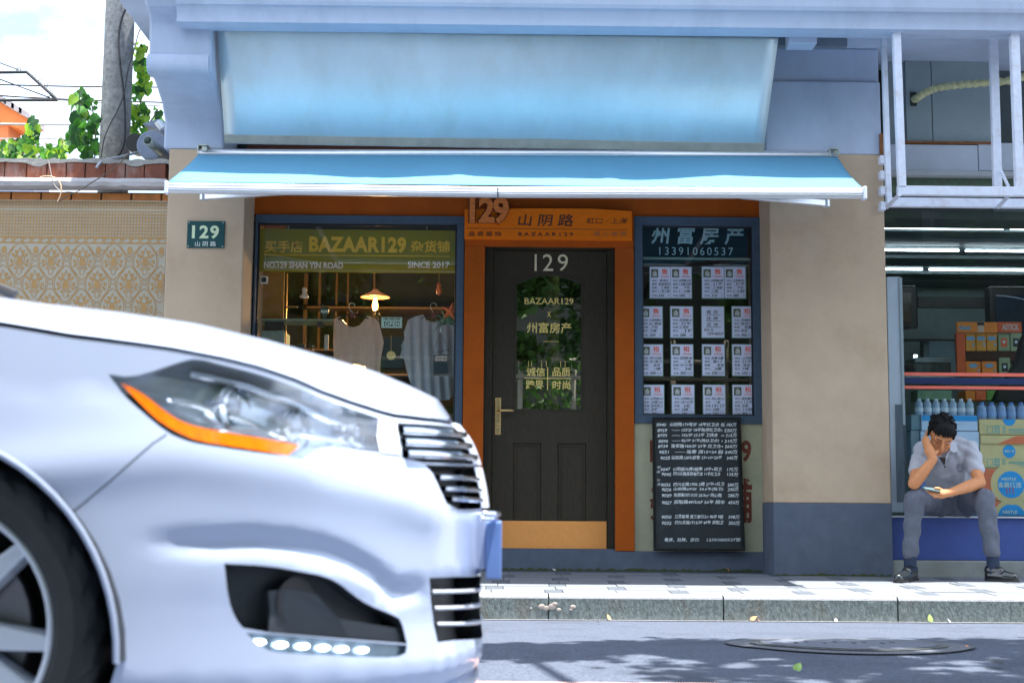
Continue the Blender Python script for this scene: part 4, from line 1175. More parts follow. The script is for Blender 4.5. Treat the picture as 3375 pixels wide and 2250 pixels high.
for i, (a, b, lab) in enumerate([((-60,278),(540,288),'highest overhead line crossing behind the pole'), ((-60,313),(540,338),'overhead line just above the pair of pale lines'), ((-60,308),(545,350),'overhead line sagging below the frame of the roof mast'), ((-60,408),(545,405),'lowest pale overhead line over the vine leaves')]):
    m_ = M['cable'] if i < 2 else mat('pale insulated line', (.45,.48,.52), .5)
    cable('overhead_line', [a, ((a[0]+b[0])/2, (a[1]+b[1])/2+3+i), b], 2.2+.3*i, .007 if i < 3 else .010, m=m_, label=lab, cat='wire', smooth=2)
# steel outrigger frame for laundry / wires at far left
fr_ = thing('steel_outrigger', 'dark steel frame with small hooks jutting into the sky at top left', 'frame', P(60, 280, 2.0))
for nm, pts in (('rail', [(-60,240),(88,238)]), ('rail', [(88,238),(190,330)]), ('rail', [(190,330),(-60,331)])):
    a, b = P(*pts[0], 2.0), P(*pts[1], 2.0); MB().tube([a, b], .014, 8).build(nm, M['cable'], fr_)
for pts in ([(-60,185),(62,231)], [(-60,250),(0,262),(165,323)]):
    MB().tube([P(a, b, 2.0) for a, b in pts], .006, 6).build('stay_wire', M['cable'], fr_)
for a, b in ((112,255),(131,273),(150,291),(169,308)):
    c = P(a, b, 2.0); MB().tube([c+Vector((-.008,0,.05)), c+Vector((-.008,0,.0)), c+Vector((.012,0,-.004)), c+Vector((.016,0,.05))], .003, 5).build('hook', M['cable'], fr_)
for a, b in ((62,231),(165,323)):
    c = P(a, b, 2.0); MB().tube([c+Vector((.018*math.cos(t*PI/5), 0, .018*math.sin(t*PI/5))) for t in range(11)], .004, 5, cap=False).build('ring', M['cable'], fr_)

# neighbour house roof at the far left
HYY = 5.0
hs = thing('neighbour_house', 'distant house corner with orange underside of its tiled eave at left edge', 'house', P(20, 430, HYY))
M['eave'] = mat('orange eave boards', (.70,.20,.04), .6, var=.15)
M['rooftile'] = mat('grey roof tile', (.42,.38,.38), .8, var=.2)
# gable verge sloping down to the right
a0, a1 = P(-260, 180, HYY), P(92, 392, HYY)
d = (a1-a0)
MB().extrude([a0, a1, a1+Vector((-.10,0,-.10)), a0+Vector((0,0,-.42))], (0, .5, 0)).build('eave_soffit', M['eave'], hs)
for k in range(14):
    p0 = a0 + d*(k/14); p1 = a0 + d*((k+1)/14)
    MB().extrude([p0+Vector((0,-.05,.0)), p1+Vector((.03,-.05,-.01)), p1+Vector((.03,-.05,.05)), p0+Vector((0,-.05,.07))], (0, .6, 0)).build('roof_tile', M['rooftile'], hs)
x0, x1, z0, z1 = Q(-300, 350, 30, 418, HYY+.1)
MB().box(x0, x1, HYY+.1, HYY+.5, -.1, z1).build('wall', mat('orange gable wall', (.62,.22,.08), .8, var=.15), hs)
slab('window', -30, 360, 20, 406, HYY+.06, HYY+.09, M['darkint'], hs, bevel=0)
a0, a1 = P(-200, 395, HYY-.6), P(160, 520, HYY-.6)
MB().extrude([a0, a1, a1+Vector((0,0,-.06)), a0+Vector((0,0,-.06))], (0, .6, 0)).build('lower_roof_edge', M['rooftile'], hs)
x0, x1, z0, z1 = Q(-300, 430, 118, 560, HYY-.5)
MB().box(x0, x1, HYY-.5, HYY, -.1, P(10, 470, HYY-.5).z).build('lower_wall', mat('pale grey house wall', (.42,.42,.50), .85, var=.1), hs)
for k in range(5): slab('clapboard_line', -60, 455+k*20, 190, 458+k*20, HYY-.52, HYY-.501, M['rooftile'], hs, bevel=0)

# ------------------------------------------------------------------ vines
M['leaf'] = [mat('vine leaf dark', (.030,.11,.028), .45, var=.35, vscale=25), mat('vine leaf mid', (.07,.24,.03), .45, var=.35, vscale=25), mat('vine leaf yellow green', (.22,.40,.03), .45, var=.3, vscale=25)]
for m_ in M['leaf']:
    b = m_.node_tree.nodes['Principled BSDF']; b.inputs['Subsurface Weight'].default_value = .0
    n_ = m_.node_tree; tl_ = n_.nodes.new('ShaderNodeBsdfTranslucent'); mxx = n_.nodes.new('ShaderNodeMixShader'); mxx.inputs['Fac'].default_value = .45
    tl_.inputs['Color'].default_value = tuple(min(1, 2.0*c) for c in b.inputs['Base Color'].default_value[:3]) + (1,)
    src = b.inputs['Base Color'].links[0].from_socket; n_.links.new(src, tl_.inputs['Color'])
    n_.links.new(b.outputs[0], mxx.inputs[1]); n_.links.new(tl_.outputs[0], mxx.inputs[2]); n_.links.new(mxx.outputs[0], n_.nodes['Material Output'].inputs['Surface'])
def leafmesh(m_, nm):
    pts = [(0,0),(.30,-.10),(.48,.12),(.46,.42),(.26,.78),(0,1.08),(-.26,.78),(-.46,.42),(-.48,.12),(-.30,-.10)]
    vs = [(0, 0, .0), (0, .5, -.05), (0, 1.08, .08)]; vs = []
    for x_, y_ in pts: vs.append((x_, y_, .10*abs(x_)*2 - .12*(y_-.4)**2*2))
    vs.append((0, .45, -.04)); fs = [(i, (i+1) % 10, 10) for i in range(10)]
    me = bpy.data.meshes.new(nm); me.from_pydata(vs, [], fs); me.materials.append(m_); me.polygons.foreach_set('use_smooth', [True]*10); return me
LM = [leafmesh(m_, 'leaf') for m_ in M['leaf']]
def vine(name, label, spots, stems, Y, n, size, seed, yellow=.3, group=None):
    rg = random.Random(seed)
    c0 = P(*spots[0][:2], Y)
    o = thing(name, label, 'vine', (c0.x, Y, c0.z))
    for st in stems: 
        cable('stem', st, Y, .006, parent=o, m=mat('vine stem', (.16,.15,.07), .7), smooth=2, n=5)
    tot = sum(s_[4] for s_ in spots)
    for sx_, sy_, rx, ry, w in spots:
        for _ in range(int(n*w/tot)+1):
            a = rg.uniform(0, 2*PI); rr = math.sqrt(rg.random())
            y_ = Y + rg.uniform(-.22, .22)
            p = P(sx_+rx*rr*math.cos(a), sy_+ry*rr*math.sin(a), y_)
            k = 2 if rg.random() < yellow else (1 if rg.random() < .6 else 0)
            l = bpy.data.objects.new('leaf', LM[k]); COL.objects.link(l); l.parent = o; l.location = p - WPOS[o.name]
            s_ = size*rg.uniform(.45, 1.1); l.scale = (s_*rg.uniform(.85,1.1), s_, s_)
            l.rotation_euler = Euler((R(rg.uniform(50, 120)) , R(rg.uniform(-35,35)), R(rg.uniform(-70,70)))).to_matrix().to_euler()
            l.rotation_euler = (Matrix.Rotation(R(rg.uniform(-60,60)), 3, 'Z') @ Matrix.Rotation(R(rg.uniform(60,130)), 3, 'X') @ Matrix.Rotation(R(180+rg.uniform(-50,50)), 3, 'Z')).to_euler()
    return o
vine('climbing_vine', 'leafy vine shoot standing up just left of the concrete pole', [(265,335,28,45,9),(275,400,35,35,8),(250,450,32,30,6),(290,480,35,45,9),(305,360,18,50,4)], [[(290,545),(270,470),(280,400),(262,300)],[(310,545),(318,440),(300,330)]], .75, 120, .085, 11, .15)
vine('climbing_vine', 'vine hanging in the gap between the pole and the lavender building corner', [(455,160,22,25,4),(468,215,20,40,7),(478,280,22,30,6),(450,300,22,22,4),(450,380,28,40,8),(470,370,26,30,5),(515,380,14,28,2),(445,430,20,28,4),(470,400,30,30,3)], [[(440,450),(460,350),(480,270),(465,190),(440,140)],[(470,420),(500,400),(520,360)]], .85, 165, .07, 12, .4)
vine('climbing_vine', 'low bushy vine on the wall coping at the far left edge', [(25,480,40,30,8),(60,500,45,28,8),(110,470,20,30,4),(112,410,14,30,4),(20,520,35,18,4),(80,450,25,20,3)], [[(60,545),(90,470),(115,395)],[(20,545),(30,480)]], .45, 120, .068, 13, .25)
vine('climbing_vine', 'small yellowish vine tuft between the far left bush and the pole shoots', [(150,500,25,30,6),(185,505,30,22,6),(210,480,14,28,3),(110,520,12,8,1)], [[(165,545),(170,500),(150,470)],[(200,540),(212,470),(195,455)]], .45, 66, .066, 14, .5)

# vent cylinder with pipe at the building corner
VY = .25
vt = thing('vent_unit', 'grey drum shaped vent with a short open pipe beside the building corner', 'vent', P(490, 480, VY))
c = P(500, 478, VY); rr_ = (P(545, 478, VY).x - P(447, 478, VY).x)/2*1.02
vm = mat('blue grey metal', (.20,.24,.32), .5, .4, var=.2, vscale=20)
MB().tube([c, c+Vector((0,.40,0))], rr_, 32).build('drum', vm, vt, bevel=.006)
c2 = P(444, 470, VY+.12); MB().tube([c2, c2+Vector((0,.15,0))], rr_*.62, 24).build('side_disc', M['black'], vt)
c3 = P(486, 462, VY-.22); c4 = P(530, 500, VY-.005)
o = MB().tube([c3, c4], .034, 20, cap=False).build('pipe', mat('zinc pipe', (.28,.33,.32), .4, .7, var=.25, vscale=30), vt, smooth=True)
sm = o.modifiers.new('thickness', 'SOLIDIFY'); sm.thickness = .003
q = P(515, 408, VY+.1); MB().extrude([P(470,408,VY+.1), P(520,393,VY+.1), P(540,400,VY+.1), P(541,440,VY+.1), P(505,420,VY+.1)], (0,.2,0)).build('bracket_plate', vm, vt)
MB().tube([P(520,402,VY+.05), P(538,425,VY+.05)], .03, 12).build('clamp', M['alu'], vt)
# ------------------------------------------------------------------ right bay: open sign frame above, convenience store below
RB0 = xR1; RB1 = 5.2
store = thing('corner_store', 'ground floor shop bay at right with strip lights, low blue wall and glass front', 'shop', (RB0+1, .3, 0))
def rz(py, Y, px=3100): return P(px, py, Y).z
def rx(px, Y, py=1000): return P(px, py, Y).x
M['greypanel'] = mat('grey green board', (.26,.33,.36), .85, var=.08, vscale=5, bump=.3)
M['whiteboard'] = mat('off white board', (.46,.52,.62), .8, var=.06, vscale=6, stain=(.3,.32,.3), stain_amt=.3)
M['frame'] = mat('chipped white steel', (.66,.72,.84), .55, var=.08, vscale=18, stain=(.34,.24,.17), stain_amt=.35, stain_scale=11)
M['bluewall'] = mat('blue painted wall', (.045,.085,.30), .7, var=.12, vscale=10, bump=.3)
M['rust'] = mat('rusty steel', (.20,.08,.03), .9, var=.4, vscale=20)
BYY = .30
# boards behind the frame
slab('back_board', 2985, 125, 3069, 470, BYY, BYY+.02, M['greypanel'], store)
slab('back_board', 3071.5, 125, 3262, 470, BYY-.0, BYY+.02, M['greypanel'], store)
slab('back_board', 3264, 100, 3900, 700, BYY+.22, BYY+.24, mat('dark grey board', (.10,.13,.14), .85), store)
slab('back_board', 2925, 130, 2984, 480, BYY+.03, BYY+.05, M['greypanel'], store)
slab('rusty_angle', 2980, 466, 3270, 474, BYY-.03, BYY+.03, M['rust'], store, bevel=.001)
slab('rusty_angle', 2901, 440, 2912, 508, -.03, .0, M['rust'], store, bevel=.001)
slab('white_board', 2935, 477, 3223, 565, BYY-.02, BYY+.01, M['whiteboard'], store)
slab('white_board', 3225.5, 474, 3900, 565, BYY-.02, BYY+.01, M['whiteboard'], store)
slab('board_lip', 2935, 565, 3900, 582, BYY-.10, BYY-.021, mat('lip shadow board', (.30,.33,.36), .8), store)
slab('green_beam', 2930, 584, 3900, 640, BYY, BYY+.05, mat('mossy green beam', (.10,.15,.10), .85, var=.3, vscale=20), store)
MB().box(RB0, RB1, BYY+.24, .9, rz(700, BYY), zC+.3).build('upper_wall', mat('dark void wall', (.06,.07,.07), .9), store)
slab('black_gap', 2790, 104, 3900, 124, -.0, .02, M['darkint'], store)
# steel frame: front plane and rear plane
sf = thing('steel_sign_frame', 'empty white painted steel frame of a missing sign over the right shop', 'frame', (rx(3150, -.5), -.5, rz(600, -.5)))
FY, RY = -.62, -.28
def bar(name, x0, y0, x1, y1, Y, d=.05): return slab(name, x0, y0, x1, y1, Y, Y+d, M['frame'], sf, bevel=.003)
def post(pxa, pxb, py0, py1, pxc, pxd, Y, d=.05):
    a, b = P(pxa, py0, Y), P(pxb, py0, Y); c, e = P(pxc, py1, Y), P(pxd, py1, Y)
    MB().extrude([a, b, e, c], (0, d, 0)).build('post', M['frame'], sf, bevel=.003)
post(2944, 2969, 100, 618, 2963, 2988, FY); post(3332, 3360, 100, 618, 3350, 3378, FY)
post(2906, 2922, 100, 650, 2922, 2940, RY+.0, .04); post(3262, 3289, 100, 640, 3277, 3305, RY, .04)
bar('crossbar', 2961, 616, 3900, 646, FY, .05)
bar('crossbar', 2924, 655, 3900, 684, RY-.05, .05)
for px_ in (2925, 3290):
    a = P(px_, 682, RY-.05); b = P(px_+40, 640, FY)
    MB().tube([a, b], .018, 4).build('brace', M['frame'], sf)
MB().tube([P(3300, 565, RY), P(3325, 618, FY+.05)], .012, 6).build('brace', M['frame'], sf)
for k in range(4):
    py_ = 525 + k*51
    slab('hinge_tab', 2902, py_-14, 2921, py_+13, -.09, -.02, M['frame'], sf)
# ribbed plastic hose
hz = thing('ribbed_hose', 'yellowed ribbed drain hose curving out of a hole in the grey board', 'hose', P(3150, 290, .1))
hp = [P(a, b, y) for a, b, y in ((3005,330,.34),(3020,326,.26),(3045,308,.18),(3080,292,.10),(3130,284,.05),(3190,278,.0),(3250,274,-.05),(3320,268,-.08),(3420,240,-.1))]
pts = []
for i in range(len(hp)-1):
    for k in range(10): pts.append(hp[i].lerp(hp[i+1], k/10))
for _ in range(3):
    pts = [pts[0]] + [(pts[i-1]+pts[i]*2+pts[i+1])/4 for i in range(1, len(pts)-1)] + [pts[-1]]
rs = [.026 + .003*(1 if (i//2) % 2 else -1) for i in range(len(pts))]
MB().tube(pts, rs, 14).build('hose', mat('yellowed hose plastic', (.50,.50,.28), .5, var=.3, vscale=30, stain=(.22,.24,.12), stain_amt=.6, stain_scale=14), hz)
slab('hole', 3001, 303, 3022, 349, BYY-.012, BYY-.001, M['darkint'], hz)

# ---- store interior
zl0, zl1 = rz(1700, .12), rz(1845, .12)
IY0, IY1 = .42, 4.6
zceil = CAM.z + 0 + (P(3100, 752, 1.4).z - CAM.z)
ICE = zceil + .03
intm = mat('store wall', (.20,.27,.27), .8, var=.08)
mb = MB(); X0, X1 = RB0-2.2, 6.2
MB().box(X0, X1, IY1, IY1+.1, .0, ICE+.3).build('rear_wall', intm, store)
MB().box(X0, X1, IY0+.1, IY1, ICE, ICE+.1).build('ceiling', mat('store ceiling', (.10,.14,.15), .6, var=.1), store)
MB().box(X0, X1, BYY+.3, IY1, .30, zl0-.02).build('floor', mat('store floor', (.2,.2,.2), .5), store)
MB().box(X1, X1+.1, 0, IY1, 0, ICE+.3).build('side_wall', intm, store)
MB().box(X0-.1, X0, SY+.4, IY1, 0, ICE+.3).build('side_wall', intm, store)
M['tube'] = mat('lit fluorescent tube', (.9,.95,1), .3, emit=(.80,.92,1), estr=5.0)
M['cpanel'] = mat('ceiling slat', (.12,.16,.17), .35, .3, var=.1)
lights = []
for (py_, Y, segs) in ((752, 1.4, ((2860,3305),(3330,3600))), (825, 2.4, ((2860,3160),(3182,3540))), (888, 3.4, ((2860,3040),(3062,3480)))):
    zz = P(3100, py_, Y).z
    for a, b in segs:
        xa_, xb_ = P(a, py_, Y).x, P(b, py_, Y).x
        t = thing('strip_light', None, 'light', ((xa_+xb_)/2, Y, zz)); lights.append(t)
        MB().tube([(xa_, Y, zz), (xb_, Y, zz)], .009, 10).build('tube', M['tube'], t, smooth=True)
        MB().box(xa_-.02, xb_+.02, Y-.03, Y+.03, zz+.02, ICE-.001).build('housing', M['cpanel'], t)
labs = ['long strip light nearest the shop front, left of the gap', 'short strip light nearest the shop front at the right edge', 'left strip light of the middle ceiling row', 'right strip light of the middle ceiling row', 'short left strip light of the rearmost ceiling row', 'long right strip light of the rearmost ceiling row']
for t, l_ in zip(lights, labs): tag(t, l_, group='strip lights on the store ceiling')
for k in range(9):
    y_ = .7 + k*.42
    if min(abs(y_-q) for q in (1.4, 2.4, 3.4)) < .07: continue
    MB().box(X0, X1, y_-.015, y_+.015, ICE-.03, ICE-.001).build('ceiling_slat', M['cpanel'], store)
# low wall, ledge, step
zl0, zl1 = rz(1700, .12), rz(1845, .12)
MB().box(RB0+.001, RB1, .12, .50, zl1, zl0-.012).build('low_wall', M['bluewall'], store, bevel=.003)
MB().box(RB0+.001, RB1, .09, .50, zl0-.011, zl0).build('ledge', mat('pale ledge', (.55,.60,.68), .6), store, bevel=.003)
MB().box(RB0+.001, RB1, .02, .4, -.05, zl1-.001).build('step', mat('cement step', (.24,.26,.25), .85, var=.15, vscale=12, bump=.5, stain=(.13,.16,.12), stain_amt=.5, stain_scale=6), store, bevel=.008)
# slanted grey cabinet / shutter box at left of the opening
a, b, c, d = P(2922, 912, .2), P(2966, 912, .2), P(2985, 1688, .2), P(2938, 1688, .2)
gb = MB().extrude([d, c, b, a], (0, .5, 0)).build('grey_side_panel', mat('pale grey laminate', (.36,.46,.55), .5, var=.06, vscale=5), store, bevel=.004)
a, b = P(2963, 914, .19), P(2973, 914, .19); c, d = P(2984, 1400, .19), P(2976, 1400, .19)
MB().extrude([d, c, b, a], (0, .5, 0)).build('edge_trim', mat('trim grey', (.22,.30,.34), .5), gb)
for k in range(9):
    x_ = 2951+k*3.9
    a, b = P(x_, 1332, .197), P(x_+1.6, 1332, .197); c, d = P(x_+7, 1655, .197), P(x_+5.4, 1655, .197)
    MB().extrude([d, c, b, a], (0, -.004, 0)).build('louvre', mat('louvre', (.07,.11,.14), .5) if k == 0 else bpy.data.materials['louvre'], gb)
# glass front with stripes
GYS = .44
gl = slab('shop_glass', 2925, 700, 3900, 1700, GYS, GYS+.006, glass_mat('store glass', (.92,.96,.96), .0), store, bevel=0)
mr_, mb_ = mat('coral red tape', (.80,.16,.11), .5), mat('navy tape', (.006,.02,.09), .4)
slab('red_stripe', 2934, 1230, 3900, 1241, GYS-.0015, GYS-.0003, mr_, gl, bevel=0)
slab('red_stripe', 2934, 1274, 3900, 1284, GYS-.0015, GYS-.0003, mr_, gl, bevel=0)
slab('blue_stripe', 2934, 1247, 3900, 1267, GYS-.0015, GYS-.0003, mb_, gl, bevel=0)
# ---- goods behind the glass
def carton(label, px0, py0, px1, py1, Y, dp, m, cat='carton', group='cartons stacked behind the store glass', name='carton'):
    x0, x1, z0, z1 = Q(px0, py0, px1, py1, Y)
    t = thing(name, label, cat, ((x0+x1)/2, Y+dp/2, z0), group)
    MB().box(x0, x1, Y, Y+dp, z0, z1).build('box_body', m, t, bevel=.004)
    return t
card = mat('kraft cardboard', (.62,.50,.25), .8, var=.08, vscale=8)
M['cblue'] = mat('blue carton print', (.015,.30,.70), .5, var=.03); M['corange'] = mat('orange red carton print', (.68,.16,.07), .5, var=.05)
M['cwhite'] = mat('white carton', (.50,.62,.80), .6, var=.03)
M['greenp'] = mat('teal carton print', (.12,.36,.36), .6)
CYY = .56
def disc(t, px_, py_, rp, m, Y=CYY, half=None):
    c = P(px_, py_, Y-.001); r_ = rp*ppm
    a0, a1 = (0, 2*PI) if half is None else half
    n = 36; pts = [c + Vector((r_*math.cos(a0+(a1-a0)*k/n), 0, r_*math.sin(a0+(a1-a0)*k/n))) for k in range(n + (half is not None))]
    return link('round_print', pts, [tuple(range(len(pts)))], m, t)
c1 = carton('bottom water carton at right with half a blue disc', 3262, 1653, 3560, 1698, CYY, .3, card)
slab('orange_print', 3264, 1654, 3300, 1697, CYY-.0008, CYY-.0003, M['corange'], c1, bevel=0)
disc(c1, 3335, 1712, 68, card, CYY, (.25, PI-.25)); disc(c1, 3335, 1706, 48, M['cblue'], CYY-.001, (.18, PI-.18))
text('print', 'NESTLE', 3304, 1681, 3352, 1692, CYY-.003, mat('pale print', (.55,.66,.62), .6), c1, bold=.03)
c2 = carton('second water carton with the large blue disc and red stick figures', 3238, 1543, 3560, 1651, CYY-.0, .3, card)
slab('orange_print', 3239, 1544, 3290, 1650, CYY-.0008, CYY-.0003, M['corange'], c2, bevel=0)
disc(c2, 3332, 1595, 70, card, CYY-.0012); disc(c2, 3332, 1596, 46, M['cblue'], CYY-.0026)
pp_ = bpy.data.materials['pale print']
text('print', 'NESTLE', 3301, 1573, 3348, 1582, CYY-.0045, pp_, c2, bold=.03)
text('print', '雀巢优活', 3288, 1588, 3366, 1606, CYY-.0045, pp_, c2, bold=.02)
for k, (a, b) in enumerate(((3318,1618),(3328,1614),(3339,1616))):
    q = P(a, b, CYY-.0045); h = .026
    MB().tube([q+Vector((-.008,0,-.02)), q+Vector((0,0,0)), q+Vector((.008,0,-.02))], .002, 4).tube([q, q+Vector((0,0,.018))], .003, 5).tube([q+Vector((-.008,0,.022)), q+Vector((0,0,.012)), q+Vector((.008,0,.022))], .002, 4).build('stick_figure', M['red'], c2)
def side_print(t, y0_):
    mb = MB(); r = P(3265, y0_+8, CYY).x
    for (a, b, c_, d) in ((3276,0,3295,26),(3303,1,3314,26),(3324,9,3378,26)):
        x0, x1, z0, z1 = Q(a, y0_+b, c_, y0_+d, CYY)
        if a == 3276:
            for i in range(5):
                mb.box(x0, x1, CYY-.0012, CYY-.0004, z0+(z1-z0)*i/5, z0+(z1-z0)*(i+.55)/5)
        else:
            for i in range(4): mb.box(x0, x1, CYY-.0012, CYY-.0004, z0+(z1-z0)*i/4, z0+(z1-z0)*(i+.5)/4)
    for (a, b, c_, d) in ((3253,2,3272,4),(3253,24,3272,26),(3253,4,3255,24),(3270,4,3272,24),(3240,0,3252,1),(3272,0,3370,1)):
        x0, x1, z0, z1 = Q(a, y0_+b, c_, y0_+d, CYY); mb.box(x0, x1, CYY-.0012, CYY-.0004, z0, z1)
    o = mb.build('printed_panel', M['greenp'], t); tag(o, kind='stuff')
c3 = carton('third water carton with a small blue disc and a torn open orange flap', 3230, 1434, 3560, 1541, CYY+.0, .3, card)
slab('flap', 3232, 1434, 3520, 1462, CYY-.012, CYY-.001, card, c3)
a, b, c_ = P(3285, 1462, CYY-.0125), P(3560, 1462, CYY-.0125), P(3560, 1405, CYY-.0125)
a2_ = P(3350, 1436, CYY-.0125); b2_ = P(3560, 1436, CYY-.0125)
MB().extrude([a, b, b2_, a2_], (0,-.0008,0)).build('orange_print', M['corange'], c3)
disc(c3, 3326, 1487, 22, M['cblue'], CYY-.0005); side_print(c3, 1509)
text('print', '雀巢优活', 3310, 1482, 3342, 1490, CYY-.003, pp_, c3, bold=.02)
c4 = carton('top water carton at right under the shrink wrapped bottles', 3228, 1382, 3560, 1432, CYY, .3, card)
disc(c4, 3326, 1381, 22, M['cblue'], CYY-.0005, (PI, 2*PI)); side_print(c4, 1401)
# white and blue cartons behind the man
c5 = carton('white carton with a blue band under the left water pack', 3037, 1368, 3222, 1419, CYY, .3, M['cwhite'])
slab('blue_band', 3038, 1369, 3221, 1387, CYY-.001, CYY-.0003, M['cblue'], c5, bevel=0)
text('print', '· · · ·', 3158, 1395, 3180, 1399, CYY-.001, bpy.data.materials['greenp'] if 'greenp' in bpy.data.materials else M['greenp'], c5)
carton('white carton second from the top behind the man', 3035, 1421, 3227, 1470, CYY, .3, M['cwhite'])
carton('blue and white carton behind the man at shoulder height', 3035, 1472, 3229, 1560, CYY, .3, mat('light blue carton', (.20,.36,.66), .6))
carton('lowest blue carton hidden behind the seated man', 3035, 1562, 3229, 1697, CYY, .3, mat('mid blue carton', (.14,.26,.52), .6))
carton('small teal box standing left of the white cartons', 3003, 1367, 3034, 1417, CYY+.02, .25, mat('teal carton', (.16,.27,.33), .6))
carton('grey green box under the small teal box', 3003, 1419, 3034, 1520, CYY+.02, .25, mat('grey green carton', (.20,.28,.33), .6))
# water bottles: every bottle a thing
wm = mat('clear bottle', (.40,.55,.72), .12, var=.1, coat=1, alpha=.85)
def bottle_proto(capm, name):
    prof = [(.0,0),(.031,.0),(.032,.006),(.032,.060),(.030,.070),(.032,.080),(.032,.115),(.026,.140),(.013,.160),(.012,.168)]
    return prof
def bottle_row(px0, px1, n, pyb, pyt, Y, capm, wrap, lab, grp, bodym):
    xs = [P(px0 + (px1-px0)*(k+.5)/n, pyb, Y).x for k in range(n)]
    zb0, zt0 = P((px0+px1)/2, pyb, Y).z, P((px0+px1)/2, pyt, Y).z; H = zt0-zb0
    r_ = abs(xs[1]-xs[0])*.49; base = None
    for k in range(n):
        prof = [(0,0),(r_*.96,0),(r_,.02*H),(r_,.45*H),(r_*.9,.52*H),(r_,.60*H),(r_*.8,.78*H),(r_*.45,.86*H),(r_*.42,.88*H)]
        if base is None:
            base = thing('water_bottle', lab, 'bottle', (xs[0], Y+r_, zb0), grp)
            MB().lathe(prof, (xs[0], Y+r_, zb0), 'Z', 14).build('bottle_body', bodym, base, smooth=True)
            MB().lathe([(0,.99*H),(r_*.46,.99*H),(r_*.48,.86*H),(0,.86*H)], (xs[0], Y+r_, zb0), 'Z', 14).build('cap', capm, base)
            MB().lathe([(r_*1.01,.2*H),(r_*1.01,.44*H)], (xs[0], Y+r_, zb0), 'Z', 14).build('bottle_label', wrap, base)
        else: cur = copy_tree(base, None, (xs[k]-xs[0], 0, 0)); cur['label'] = ['first','second','third','fourth','fifth','sixth','seventh'][k] + ' ' + lab
    base['label'] = 'first ' + lab
wl_ = mat('white bottle label', (.55,.65,.75), .5)
bottle_row(3020, 3215, 7, 1367, 1312, CYY+.03, mat('white cap', (.65,.72,.80), .5), wl_, 'clear water bottle from the left in the row above the man', 'left row of water bottles', wm)
bottle_row(3226, 3420, 6, 1381, 1324, CYY+.03, mat('blue cap', (.12,.26,.66), .5), mat('blue bottle label', (.20,.36,.66), .5), 'blue capped bottle from the left in the row on the cardboard cartons', 'right row of water bottles', mat('blue clear bottle', (.28,.42,.70), .12, var=.1, coat=1, alpha=.85))
# snack shelf in the middle depth
KYY = 1.5
M['or1'] = mat('orange snack print', (.78,.23,.02), .5, var=.12, vscale=12); M['or2'] = mat('red orange snack print', (.66,.10,.02), .5, var=.1)
M['cloudb'] = mat('blue logo print', (.14,.36,.60), .5); M['dull green'] = mat('dull green pack', (.26,.34,.20), .6, var=.2)
ss = thing('snack_display', 'orange cardboard snack stand with cloud shaped logos behind the glass', 'display stand', P(3270, 1240, KYY))
slab('header', 3153, 1061, 3288, 1095, KYY, KYY+.02, M['or1'], ss)
slab('header', 3290, 1061, 3367, 1095, KYY, KYY+.02, M['or2'], ss)
slab('side_wing', 3153, 1096, 3182, 1236, KYY+.02, KYY+.06, M['or2'], ss)
slab('shelf', 3180, 1154, 3470, 1188, KYY+.05, KYY+.30, mat('dark shelf gap', (.05,.02,.01), .8), ss)
slab('header_portrait', 3222, 1066, 3243, 1094, KYY-.002, KYY-.0005, mat('pale skin print', (.58,.42,.32), .6), ss, bevel=0)
slab('header_hair', 3221, 1062, 3244, 1072, KYY-.004, KYY-.0022, M['black'], ss, bevel=0)
text('logo_lettering', 'ASTICK', 3302, 1068, 3358, 1088, KYY-.002, mat('white snack letters', (.6,.55,.5), .5), ss, bold=.03)
text('logo_lettering', 'Cheese!', 3160, 1072, 3198, 1086, KYY-.002, M['cloudb'], ss, bold=.05)
def snack(px0, py0, px1, py1, m, lab, logo=True, grp='snack boxes on the orange stand'):
    Y = KYY+.04
    t = carton(lab, px0, py0, px1, py1, Y, .15, m, 'snack box', grp, 'snack_box')
    if logo:
        cx_, cy_ = (px0+px1)/2, py0+(py1-py0)*.3; mb = MB(); c = P(cx_, cy_, Y-.0015)
        pts = [c+Vector(((.036+.006*math.cos(5*a))*math.cos(a)*1.0, 0, (.018+.004*math.sin(7*a))*math.sin(a))) for a in [2*PI*k/20 for k in range(20)]]
        link('cloud_logo', pts, [tuple(range(20))], M['cloudb'], t)
        slab('price_flash', px1-9, py0+(py1-py0)*.55, px1-4, py0+(py1-py0)*.75, Y-.0015, Y-.0005, M['cloudb'], t, bevel=0)
    return t
M['or3'] = mat('amber snack print', (.66,.30,.03), .5, var=.2, vscale=14)
snack(3183, 1097, 3215, 1156, M['or3'], 'left orange snack box in the upper row of the stand'); snack(3217, 1097, 3250, 1156, M['or3'], 'middle orange snack box in the upper row of the stand'); snack(3252, 1097, 3286, 1156, M['or3'], 'right orange snack box in the upper row of the stand')
snack(3184, 1190, 3232, 1238, M['or1'], 'left orange snack box in the lower row of the stand'); snack(3236, 1190, 3285, 1238, M['or1'], 'right orange snack box in the lower row of the stand')
for i, (a, b, c_, d) in enumerate(((3290,1097,3328,1156),(3330,1097,3368,1156),(3293,1178,3330,1238))):
    t = snack(a, b, c_, d, M['dull green'], ['green snack box with ring mark, upper left of the red header', 'green snack box with black ring mark at the upper right', 'green snack box with black ring mark in the lower row'][i], False)
    Y = KYY+.04; cx_ = (a+c_)/2; cy_ = b+.5*(d-b)
    slab('arch_print', cx_-10, cy_-12, cx_+10, cy_+16, Y-.0018, Y-.0006, M['black'] if i else M['or2'], t, bevel=.0)
    q = P(cx_, cy_, Y-.003); link('ring_print', [q+Vector((.013*math.cos(k*PI/8), 0, .013*math.sin(k*PI/8))) for k in range(16)], [tuple(range(16))], wl_, t)
